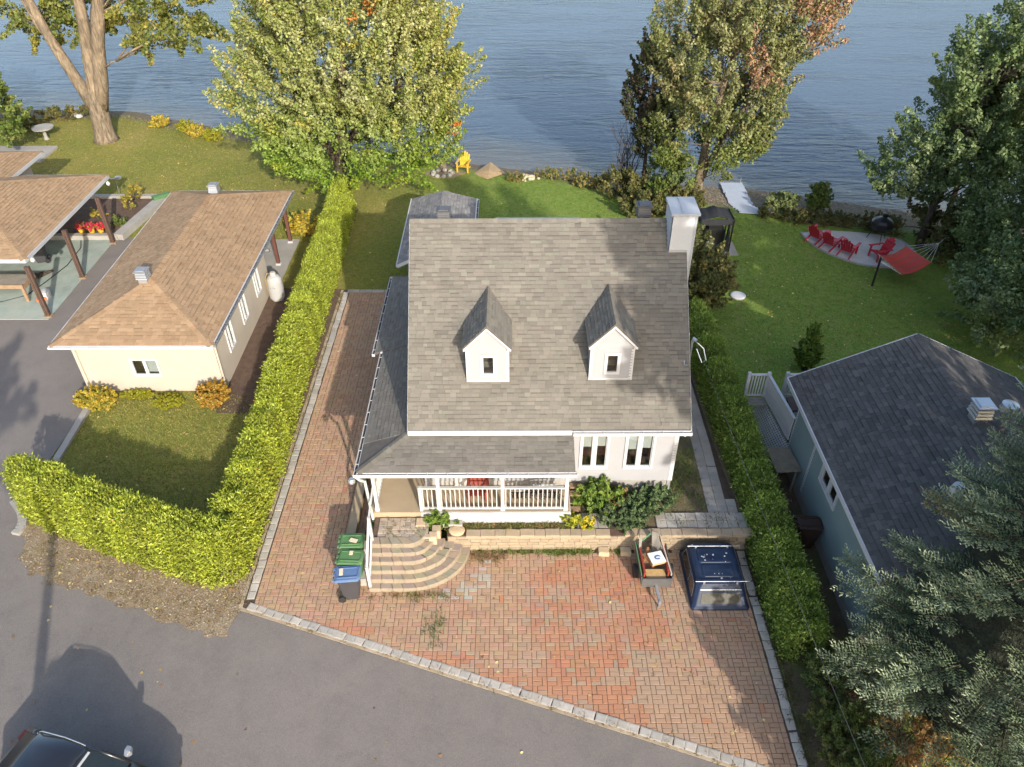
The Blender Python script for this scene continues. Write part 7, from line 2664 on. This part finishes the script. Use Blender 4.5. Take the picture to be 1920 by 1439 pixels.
OL = [(0.10, 0.105, 0.035, 4), (0.14, 0.13, 0.04, 3), (0.075, 0.085, 0.025, 3), (0.20, 0.17, 0.05, 1)]
shrub('round_shrub', 'tall rounded olive shrub beside the house wall under the chimney', [(7.6, 27.3, 1.7, 1.25, 1.2, 1.7), (8.2, 28.0, 1.2, 1.0, 1.0, 1.2), (7.3, 28.4, 2.2, 0.9, 0.9, 1.2)], 260, 80, 0.6, 0.22, 0.12, OL, 0.6, 56, 'leafdull')
shrub('garden_shrub', 'light green leafy plant at the left of the front flower bed', [(2.45, 15.98, 1.0, 0.50, 0.35, 0.42), (2.85, 15.8, 0.9, 0.4, 0.3, 0.35)], 90, 46, 0.34, 0.14, 0.12, [(0.13, 0.21, 0.03, 3), (0.18, 0.25, 0.04, 2), (0.09, 0.15, 0.03, 2)], 0.7, 57, bottom=0.6)
shrub('garden_shrub', 'dark green bush in the middle of the front flower bed under the windows', [(3.6, 15.7, 0.82, 0.75, 0.5, 0.28), (4.25, 15.85, 0.85, 0.5, 0.42, 0.28), (3.3, 15.35, 0.74, 0.5, 0.4, 0.2)], 210, 60, 0.30, 0.10, 0.08, [(0.08, 0.125, 0.05, 4), (0.115, 0.165, 0.065, 3), (0.055, 0.09, 0.035, 3)], 0.7, 58, 'leafdull', bottom=0.6)
shrub('garden_shrub', 'rusty brown leaved plant between the two front flower bed bushes', [(3.12, 15.85, 0.95, 0.28, 0.28, 0.28)], 40, 40, 0.22, 0.1, 0.09, [(0.22, 0.10, 0.04, 3), (0.16, 0.09, 0.04, 2), (0.09, 0.10, 0.03, 1)], 0.6, 59, bottom=0.6)
shrub('garden_shrub', 'grey green bush spilling over the capstones in front of the house', [(2.95, 15.35, 0.75, 0.45, 0.28, 0.28), (3.5, 15.15, 0.75, 0.4, 0.25, 0.25)], 90, 60, 0.25, 0.1, 0.08, [(0.10, 0.135, 0.06, 3), (0.075, 0.11, 0.045, 3)], 0.6, 60, 'leafdull', bottom=0.6)
shrub('yellow_plant', 'yellow green plant on the terrace edge beside the porch corner', [(1.72, 15.2, 0.78, 0.22, 0.18, 0.2)], 36, 40, 0.2, 0.08, 0.07, [(0.36, 0.36, 0.03, 3), (0.24, 0.28, 0.03, 2)], 0.8, 61, bottom=0.6, cat='plant')
shrub('yellow_plant', 'yellow flowering plant in the terrace paving behind the capstones', [(2.18, 15.1, 0.74, 0.16, 0.13, 0.16)], 26, 36, 0.16, 0.06, 0.06, [(0.55, 0.44, 0.03, 3), (0.25, 0.30, 0.03, 2)], 0.8, 62, bottom=0.6, cat='plant')
shrub('weed_clump', 'green weeds between the steps and the porch skirt', [(-2.22, 15.15, 0.86, 0.34, 0.14, 0.22), (-1.9, 15.2, 0.75, 0.3, 0.12, 0.15)], 60, 50, 0.2, 0.08, 0.07, [(0.12, 0.20, 0.03, 3), (0.17, 0.24, 0.04, 2)], 0.9, 63, bottom=0.6, cat='weeds')
# lake edge planting on the left
for i, (x, y, lab) in enumerate(((-22.6, 49.4, 'bright yellow low clump on the left bank nearest the big trunk'), (-20.6, 48.5, 'yellow green grassy clump in the middle of the left bank planting'), (-19.7, 47.7, 'golden clump on the left bank in front of the grassy one'), (-18.4, 47.0, 'yellow clump on the left bank nearest the maple'))):
    shrub('bank_plant', lab, [(x, y, 0.22, 0.55, 0.35, 0.28)], 50, 50, 0.35, 0.10, 0.12, YEL if i in (0, 2) else LOW, 0.9, 70 + i, cat='plant', group='clumps along the left bank')
for i, (x, y, r_, h, lab, pal) in enumerate(((5.9, 38.9, 1.3, 0.75, 'dark mixed shrub on the bank left of the narrow dark tree', OL), (7.9, 37.6, 0.75, 0.8, 'bright yellow green shrub behind the right roof vent', LE), (8.6, 36.9, 1.3, 0.7, 'low brown green bush behind the right roof vent', OL), (6.7, 36.6, 1.2, 0.65, 'low grey olive bush above the right end of the house ridge', OL),
                                     (8.1, 39.6, 1.1, 1.1, 'dark shrub at the foot of the leaning maple', DK), (14.0, 37.0, 0.6, 0.35, 'low green shrub on the bank right of the dock', DKL), (15.9, 37.2, 0.32, 0.8, 'tall feathery shrub on the beach right of the dock', LE))):
    shrub('bank_shrub', lab, [(x, y, h * 0.7, r_, r_ * 0.7, h), (x + r_ * 0.4, y + 0.2, h * 0.6, r_ * 0.6, r_ * 0.5, h * 0.7)], 120, 60, 0.5, 0.18, 0.13, pal, 0.7, 80 + i, 'leafdull', bottom=-0.1)
# dense low growth along the right bank
shrub('bank_growth', 'long tangle of low weeds along the edge between right lawn and beach', [(14.6, 35.9, 0.15, 0.9, 0.45, 0.3), (16.2, 35.45, 0.15, 1.2, 0.4, 0.28), (18.2, 35.1, 0.2, 1.2, 0.5, 0.35), (13.2, 36.4, 0.12, 0.6, 0.4, 0.25)], 260, 40, 0.35, 0.12, 0.11, BRN, 0.8, 95, 'leafdull', bottom=-0.05)
shrub('bank_growth', 'dry weeds along the bank behind the yellow chair and netting', [(2.6, 41.3, 0.1, 1.6, 0.4, 0.22), (4.3, 40.3, 0.1, 1.1, 0.5, 0.25), (0.2, 40.9, 0.12, 0.5, 0.3, 0.25)], 170, 40, 0.3, 0.10, 0.10, [(0.22, 0.20, 0.06, 3), (0.14, 0.17, 0.04, 3), (0.28, 0.20, 0.08, 2)], 0.8, 96, bottom=-0.25)
shrub('bank_growth', 'dark shrubby edge of the left bank behind the bird bath', [(-29.6, 51.0, 0.2, 1.6, 0.6, 0.4), (-27.9, 51.8, 0.2, 0.9, 0.5, 0.4), (-30.8, 49.0, 0.3, 0.9, 0.6, 0.5)], 170, 44, 0.35, 0.12, 0.12, [(0.09, 0.10, 0.03, 3), (0.15, 0.12, 0.04, 2), (0.22, 0.17, 0.05, 1)], 0.8, 97, 'leafdull', bottom=-0.1)
# planter plants and potted red flowers
for i, (x, y, h, lab) in enumerate(((-20.9, 36.0, 0.55, 'yellowing tomato plant in the raised bed behind the middle carport post'), (-19.8, 37.1, 0.6, 'yellowing plant staked on the right of the raised bed'), (-19.6, 35.3, 0.4, 'small green plant at the near right corner of the raised bed'), (-19.9, 38.3, 0.7, 'dry plant at the far right corner of the raised bed'))):
    shrub('bed_plant', lab, [(x, y, 0.1 + h * 0.6, 0.28, 0.25, h * 0.55)], 26, 30, 0.25, 0.09, 0.10, [(0.36, 0.27, 0.05, 3), (0.18, 0.19, 0.04, 2)] if i != 2 else LE, 0.7, 110 + i, cat='plant', bottom=0.1)
for i, (x, lab) in enumerate(((-21.15, 'potted red flowers, leftmost of the pots on the planter border'), (-20.65, 'potted red flowers in the middle of the planter border'), (-20.2, 'potted red flowers nearest the right carport post'))):
    f_ = shrub('flower_pot', lab, [(x, 34.5, 0.48, 0.22, 0.17, 0.16)], 26, 36, 0.13, 0.07, 0.07, [(0.62, 0.03, 0.07, 4), (0.5, 0.05, 0.10, 2), (0.16, 0.24, 0.03, 2)], 0.5, 120 + i, cat='flowers', group='potted red flowers', bottom=0.2)
    t = MB()
    lathe(t, [(0.10, 0.10), (0.15, 0.36), (0.16, 0.38), (0.10, 0.38)], (x, 34.5), 12)
    part('pot', t, 'yellow', f_)
shrub('border_plant', 'small yellow shrub by the back posts of the cream garage', [(-10.3, 34.6, 0.45, 0.9, 0.5, 0.45)], 80, 50, 0.4, 0.15, 0.11, YEL, 0.6, 130)

# ------------------------------------------------------------------ blue spruce
sp = thing('blue_spruce', 'large silvery blue spruce filling the lower right corner', 'spruce', (11.2, 9.5, 0))
SX, SY, SH = 11.2, 9.5, 15.5
rs_ = np.random.default_rng(77)
mb = MB()
tube(mb, [(SX, SY, -0.1), (SX, SY, 6), (SX, SY, SH - 0.5)], [0.28, 0.2, 0.03], 10)
A_l, B_l, W_l, C_l = [], [], [], []
def finger(o, dirv, ln, nn_, nl, nw, base_c, tip_c):
    u_ = rs_.random(nn_)
    p = o + dirv * (u_ * ln)[:, None]
    rd_ = rs_.normal(size=(nn_, 3))
    rd_ -= dirv * (rd_ @ dirv)[:, None]
    rd_ /= np.linalg.norm(rd_, axis=1, keepdims=True)
    nd = rd_ * 0.8 + dirv * (0.55 + 0.5 * u_)[:, None] + np.array([0, 0, 0.2])
    nd /= np.linalg.norm(nd, axis=1, keepdims=True)
    A_l.append(p)
    B_l.append(p + nd * (nl * rs_.uniform(0.75, 1.2, nn_))[:, None])
    w_ = np.cross(nd, dirv + rs_.normal(size=3) * 0.4)
    w_ /= np.linalg.norm(w_, axis=1, keepdims=True) + 1e-9
    W_l.append(w_ * nw)
    C_l.append((base_c[None] * (1 - u_[:, None]) + tip_c[None] * u_[:, None]) * rs_.uniform(0.85, 1.15, (nn_, 1)))
SPN = []
SPC = []
def spindle(o, d, ln, rad, col):
    a1 = np.cross(d, np.array([0.3, 0.2, 0.93]))
    a1 /= np.linalg.norm(a1)
    a2 = np.cross(d, a1)
    m_ = o + d * ln * 0.42
    q = [m_ + a1 * rad, m_ + a2 * rad * 0.7, m_ - a1 * rad, m_ - a2 * rad * 0.7]
    tip = o + d * ln
    for i in range(4):
        SPN.append((o, q[i], tip, q[(i + 1) % 4]))
        SPC.append(col * rs_.uniform(0.8, 1.2))
def unit(v):
    return v / np.linalg.norm(v)
z = 1.3
lay = 0
while z < SH - 0.6:
    rad = min(3.2 + 0.30 * z, 4.5 * (1 - z / SH) ** 0.8)
    nb_ = int(7 + 5 * (rad / 4))
    for k in range(nb_):
        a = 2 * math.pi * (k + rs_.random() * 0.6) / nb_ + lay * 0.77
        seen = z < 10.5 and math.cos(a - 2.75) > -0.4
        L = rad * rs_.uniform(0.80, 1.10)
        d0 = np.array([math.cos(a), math.sin(a), 0.0])
        side = np.array([-math.sin(a), math.cos(a), 0.0])
        zz = z + rs_.uniform(-0.22, 0.22)
        def bp_(t):
            return np.array([SX, SY, zz]) + d0 * (L * t) + np.array([0, 0, -0.16 * L * t + 0.22 * L * t * t])
        tube(mb, [bp_(0), bp_(0.5), bp_(0.95)], [0.03, 0.018, 0.006], 4, cap=False)
        vig = rs_.uniform(0.82, 1.18)
        old = rs_.random() < 0.03
        step = 0.16 if seen else 0.55
        s_ = (0.46 if seen else 0.30) * L
        while s_ < L:
            t = s_ / L
            for s in (-1, 1):
                # flat spray branchlet
                bl = (0.24 + 0.75 * (1.08 - t)) * min(1.0, 0.45 + L / 4) * rs_.uniform(0.7, 1.15)
                o = bp_(t) + np.array([0, 0, rs_.uniform(-0.03, 0.05)])
                dv = unit(d0 * rs_.uniform(0.55, 0.95) + side * s * 0.85 + np.array([0, 0, rs_.uniform(0.0, 0.35)]))
                nf_ = max(2, int(bl / (0.042 if seen else 0.15)))
                outer = np.clip((t - 0.45) * 1.9, 0.05, 1)  # silvery tips painted brighter as if sunlit, inner needles darker as if shaded
                for q in range(nf_ + 1):
                    f = q / nf_
                    fo = o + dv * (bl * f) + np.array([0, 0, 0.10 * bl * f * f])
                    lat = np.cross(dv, np.array([0, 0, 1.0]))
                    fd = unit(dv * 0.8 + lat * (0.75 * (1 if q % 2 else -1) if q < nf_ else 0) + np.array([0, 0, rs_.uniform(0.05, 0.45)]))
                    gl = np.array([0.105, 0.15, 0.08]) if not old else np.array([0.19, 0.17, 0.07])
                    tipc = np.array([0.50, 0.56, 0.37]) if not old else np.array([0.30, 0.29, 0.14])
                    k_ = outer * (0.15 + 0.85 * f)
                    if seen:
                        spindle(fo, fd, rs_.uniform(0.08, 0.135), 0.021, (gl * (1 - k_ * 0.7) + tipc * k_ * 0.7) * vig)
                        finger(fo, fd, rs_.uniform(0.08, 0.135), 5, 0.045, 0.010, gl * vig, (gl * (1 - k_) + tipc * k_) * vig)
                    else:
                        finger(fo, fd, 0.2, 4, 0.12, 0.045, gl * vig, (gl * (1 - k_) + tipc * k_) * vig)
            s_ += step * rs_.uniform(0.8, 1.2)
    z += 0.47 + 0.010 * z
    lay += 1
# solid core in place of inner twigs, coloured near black as painted shade
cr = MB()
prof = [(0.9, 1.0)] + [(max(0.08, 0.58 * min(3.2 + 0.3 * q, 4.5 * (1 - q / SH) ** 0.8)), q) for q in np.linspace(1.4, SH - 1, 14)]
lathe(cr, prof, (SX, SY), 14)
part('shade_core', cr, surf('spruce_inside', (0.022, 0.026, 0.014), 0.95, 0.5, 3, 12, 0.5, 1.0, 0.2), sp)
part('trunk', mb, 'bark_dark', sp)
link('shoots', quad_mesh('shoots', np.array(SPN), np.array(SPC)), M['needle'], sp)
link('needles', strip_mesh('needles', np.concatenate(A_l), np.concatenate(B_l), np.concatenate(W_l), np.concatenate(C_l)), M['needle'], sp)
shrub('dry_shrub', 'orange brown dried shrub under the spruce at the bottom right', [(9.0, 8.75, 0.85, 0.75, 0.5, 0.7), (9.5, 8.5, 0.8, 0.6, 0.5, 0.6)], 170, 90, 0.5, 0.16, 0.07, [(0.33, 0.19, 0.07, 3), (0.40, 0.27, 0.10, 3), (0.22, 0.12, 0.05, 2)], 0.7, 140, 'leafdull', aspect=0.25)
shrub('low_cedar', 'green low cedar at the foot of the spruce near the kerb', [(7.75, 8.9, 0.6, 0.6, 0.6, 0.65), (8.0, 8.0, 0.5, 0.6, 0.5, 0.55)], 170, 70, 0.4, 0.11, 0.08, [(0.09, 0.13, 0.03, 3), (0.13, 0.165, 0.04, 3), (0.17, 0.19, 0.05, 1)], 0.9, 141, aspect=0.35)

shrub('low_cedar', 'low dark green cedar between the hedge end and the spruce', [(7.7, 10.3, 0.5, 0.5, 0.6, 0.5), (8.3, 10.9, 0.4, 0.5, 0.5, 0.45)], 150, 70, 0.36, 0.11, 0.075, [(0.10, 0.14, 0.04, 3), (0.14, 0.18, 0.05, 3)], 0.8, 142, aspect=0.35)
shrub('low_cedar', 'low olive cedar beside the kerb at the lower right corner', [(7.5, 9.3, 0.35, 0.4, 0.5, 0.4), (7.4, 8.4, 0.35, 0.4, 0.5, 0.4)], 140, 70, 0.32, 0.11, 0.075, [(0.13, 0.15, 0.04, 3), (0.19, 0.19, 0.06, 3)], 0.8, 143, aspect=0.35)

# ------------------------------------------------------------------ grass, weeds, fallen leaves
def in_poly(P, poly):
    x, y = P[:, 0], P[:, 1]
    c = np.zeros(len(P), bool)
    n = len(poly)
    for i in range(n):
        x0, y0 = poly[i]
        x1, y1 = poly[(i + 1) % n]
        k = ((y0 > y) != (y1 > y)) & (x < (x1 - x0) * (y - y0) / (y1 - y0 + 1e-12) + x0)
        c ^= k
    return c
LAWNS = [
    ([(-15.1, 18.3), (-14.9, 17.6), (-12, 16.3), (-9.0, 15.0), (-8.85, 21.5), (-10.7, 22.2), (-15.1, 22.2)], 13000),
    ([(-34, 39), (-24, 39), (-18.2, 39), (-17.9, 34.3), (-9.1, 34.3), (-9.3, 45), (-18, 48.4), (-26, 52), (-34, 52)], 22000),
    ([(-15.7, 33.9), (-9.0, 33.9), (-9.0, 35), (-15.7, 35)], 3000),
    ([(-7.4, 29.4), (2.9, 29.4), (8.0, 27), (8.0, 36.8), (5, 38.7), (1.3, 41.1), (-5, 42), (-7.6, 43)], 13000),
    ([(8.1, 20.8), (17, 19), (19.5, 26), (17.5, 31), (15, 32.2), (14.2, 34), (14.4, 35.6), (9, 37), (8.1, 36)], 19000)]
GA, GB, GW, GC = [], [], [], []
rg2 = np.random.default_rng(5)
for poly, n in LAWNS:
    pa = np.array(poly)
    lo, hi = pa.min(0), pa.max(0)
    P = rg2.random((n * 2, 2)) * (hi - lo) + lo
    P = P[in_poly(P, poly)][:n]
    k = np.zeros(len(P), bool)
    for p2 in (PATIO,):
        k |= in_poly(P, p2)
    P = P[~k]
    m_ = len(P)
    zg = np.array([ground_z(a, b_) for a, b_ in P]) - 0.035
    A = np.column_stack([P, zg])
    d = rg2.normal(size=(m_, 3)) * np.array([0.5, 0.5, 0.2]) + np.array([0, 0, 1])
    h = rg2.uniform(0.03, 0.075, m_)
    B = A + d * h[:, None]
    w_ = rg2.normal(size=(m_, 3)) * np.array([1, 1, 0])
    w_ /= np.linalg.norm(w_, axis=1, keepdims=True)
    GA.append(A); GB.append(B); GW.append(w_ * rg2.uniform(0.008, 0.02, m_)[:, None])
    dry = np.where(P[:, 0] < -5, 0.5, 0.15)
    base = np.where((rg2.random(m_) < dry)[:, None], np.array([[0.27, 0.23, 0.07]]), np.array([[0.155, 0.205, 0.04]]))
    GC.append(base * rg2.uniform(0.65, 1.3, (m_, 1)))
gs = link('grass', strip_mesh('grass', np.concatenate(GA), np.concatenate(GB), np.concatenate(GW), np.concatenate(GC)), M['leafdull'])
tag(gs, 'short mown grass blades of the lawns round the houses', 'grass', kind='stuff')
# fallen leaves
FP, FZ = [], []
def scatter(poly, n, zf):
    pa = np.array(poly)
    lo, hi = pa.min(0), pa.max(0)
    P = rg2.random((n * 3, 2)) * (hi - lo) + lo
    P = P[in_poly(P, poly)][:n]
    FP.append(np.column_stack([P, [zf(a, b_) for a, b_ in P]]))
scatter(LAWNS[1][0], 750, lambda a, b_: ground_z(a, b_) + 0.03)
scatter(LAWNS[0][0], 60, lambda a, b_: 0.03)
scatter(LAWNS[4][0], 420, lambda a, b_: 0.03)
scatter(LAWNS[3][0], 90, lambda a, b_: ground_z(a, b_) + 0.03)
scatter([(-7, 13), (6.4, 8.3), (6.4, 14.6), (-4, 14.6), (-4.6, 25), (-7, 25)], 160, lambda a, b_: 0.012)
scatter(VERGE, 90, lambda a, b_: 0.012)
scatter([(-14, 13.5), (-7.7, 11.4), (6, 7.5), (5, 5), (-14, 9)], 40, lambda a, b_: 0.0)
FP = np.concatenate(FP)
nf_ = len(FP)
fc = np.array([[0.50, 0.36, 0.14], [0.42, 0.25, 0.10], [0.55, 0.44, 0.20], [0.33, 0.18, 0.08]])[rg2.integers(0, 4, nf_)] * rg2.uniform(0.7, 1.2, (nf_, 1))
nn_ = np.array([0, 0, 1.0]) + rg2.normal(size=(nf_, 3)) * 0.25
lv = link('fallen_leaves', leaf_mesh('fallen_leaves', FP, nn_, rg2.uniform(0.06, 0.13, nf_), fc, 0.75, rg2), M['leafdull'])
tag(lv, 'fallen tan and yellow leaves scattered over lawns and driveway', 'leaves', kind='stuff')
# weeds and dry moss in the paving joints and borders
WA, WB, WW, WC = [], [], [], []
def weeds(P, hmin, hmax, cols, n_each=14, spread=0.05):
    for p in P:
        k = n_each
        A = np.array(p) + np.column_stack([rg2.normal(size=(k, 2)) * spread, np.zeros(k)])
        d = rg2.normal(size=(k, 3)) * np.array([0.7, 0.7, 0.2]) + np.array([0, 0, 0.8])
        h = rg2.uniform(hmin, hmax, k)
        WA.append(A); WB.append(A + d * h[:, None])
        w_ = rg2.normal(size=(k, 3)) * np.array([1, 1, 0.2])
        w_ /= np.linalg.norm(w_, axis=1, keepdims=True)
        WW.append(w_ * rg2.uniform(0.006, 0.014, k)[:, None])
        c = np.array(cols)[rg2.integers(0, len(cols), k)]
        WC.append(c * rg2.uniform(0.7, 1.3, (k, 1)))
DRYC = [(0.20, 0.135, 0.06), (0.14, 0.10, 0.045), (0.26, 0.17, 0.08)]
GRC = [(0.09, 0.15, 0.03), (0.13, 0.18, 0.04), (0.16, 0.16, 0.05)]
jl = []
for i in range(5200):
    x, y = rg2.uniform(-7.1, 6.5), rg2.uniform(8.2, 29)
    if y < kerb_y(x) + 0.2 or (y > 14.6 and x > -4.6):
        continue
    if x > -4.6 and -1 < x < 2.6 and rg2.random() < 0.6:
        continue
    # snap to the joint lines
    if rg2.random() < 0.5:
        y = 8.0 + round((y - 8.0) / PL) * PL
    else:
        x = DRV_X0 - 1.0 + round((x - DRV_X0 + 1.0) / PW) * PW
    jl.append((x, y, -0.006))
weeds(jl, 0.008, 0.03, DRYC, 6, 0.04)
weeds([(x + rg2.normal() * 0.05, 14.68 + rg2.normal() * 0.04, 0) for x in np.concatenate([rg2.uniform(-1.2, 3.3, 70), rg2.uniform(0.9, 2.4, 30)])], 0.04, 0.16, GRC, 16, 0.05)
weeds([(x, 14.5 + rg2.normal() * 0.10, 0) for x in rg2.uniform(-1.3, -0.2, 60)], 0.02, 0.08, DRYC, 14, 0.06)
weeds([(-2.6 + rg2.normal() * 0.7, 13.15 + rg2.normal() * 0.08, 0) for _ in range(60)], 0.02, 0.07, DRYC + GRC, 12, 0.06)
weeds([(-2.1 + rg2.normal() * 0.16, 12.1 + rg2.normal() * 0.30, 0) for _ in range(24)], 0.02, 0.10, [(0.07, 0.12, 0.04), (0.10, 0.15, 0.05)], 10, 0.05)
weeds([(rg2.uniform(-1.9, 1.6), rg2.uniform(15.02, 15.25), 0.6) for _ in range(170)], 0.03, 0.16, DRYC + GRC, 12, 0.05)
weeds([(x, kerb_y(x) - 0.05 + rg2.normal() * 0.03, -0.01) for x in rg2.uniform(-7.3, 6.7, 170)], 0.015, 0.06, DRYC + [(0.30, 0.24, 0.10)], 9, 0.04)
weeds([(-7.45 + rg2.normal() * 0.06, y, 0) for y in rg2.uniform(12.9, 29, 200)], 0.02, 0.08, DRYC + GRC[:1], 9, 0.05)
vp = np.column_stack([rg2.uniform(-15, -7.3, 1500), rg2.uniform(11.7, 16.6, 1500)])
vp = vp[in_poly(vp, VERGE)]
weeds([(a, b_, -0.01) for a, b_ in vp if rg2.random() < 0.75], 0.02, 0.06, [(0.22, 0.155, 0.065), (0.29, 0.215, 0.09), (0.19, 0.19, 0.065), (0.17, 0.11, 0.055)], 11, 0.07)
weeds([(rg2.uniform(4.8, 5.9), rg2.uniform(15.6, 18.6), side_z(16.5)) for _ in range(220)], 0.03, 0.12, GRC + [(0.06, 0.10, 0.03)], 10, 0.06)
weeds([(rg2.uniform(4.3, 6.7), rg2.uniform(15.1, 15.6), 0.62) for _ in range(50)], 0.02, 0.06, DRYC + GRC, 8, 0.05)
weeds([(rg2.uniform(-3.8, -2.5), rg2.uniform(14.5, 15.3), 0.885) for _ in range(30)], 0.02, 0.07, DRYC + GRC, 8, 0.04)
weeds([(6.9 + rg2.normal() * 0.06, y, 0.0) for y in rg2.uniform(8.2, 14.5, 150)], 0.03, 0.12, [(0.09, 0.07, 0.03), (0.07, 0.10, 0.03)], 12, 0.06)
wd = link('weeds', strip_mesh('weeds', np.concatenate(WA), np.concatenate(WB), np.concatenate(WW), np.concatenate(WC)), M['leafdull'])
tag(wd, 'dry moss and weeds growing in paving joints and along the borders', 'weeds', kind='stuff')
# loose stones of the gravel verge and beach
GP_, GZ = [], []
vp = np.column_stack([rg2.uniform(-15, -7.3, 9000), rg2.uniform(11.7, 16.6, 9000)])
vp = vp[in_poly(vp, VERGE)]
bx_ = np.column_stack([rg2.uniform(8, 21, 14000), rg2.uniform(34, 41, 14000)])
bz = np.array([ground_z(a, b_) for a, b_ in bx_])
kk = (bz < -0.05) & (bz > -0.62)
allp = np.concatenate([np.column_stack([vp, np.full(len(vp), -0.005)]), np.column_stack([bx_[kk], bz[kk] - 0.02])])
ns = len(allp)
sc = np.array([[0.30, 0.255, 0.20], [0.23, 0.18, 0.135], [0.34, 0.29, 0.225], [0.19, 0.145, 0.10]])[rg2.integers(0, 4, ns)]
pbm = link('pebbles', leaf_mesh('pebbles', allp, np.array([0, 0, 1.0]) + rg2.normal(size=(ns, 3)) * 0.4, rg2.uniform(0.03, 0.075, ns), sc, 0.9, rg2), M['attr'])
tag(pbm, 'loose pebbles on the street verge and on the beach', 'pebbles', kind='stuff')

for o in list(bpy.data.objects):
    if '_local' in o:
        del o['_local']
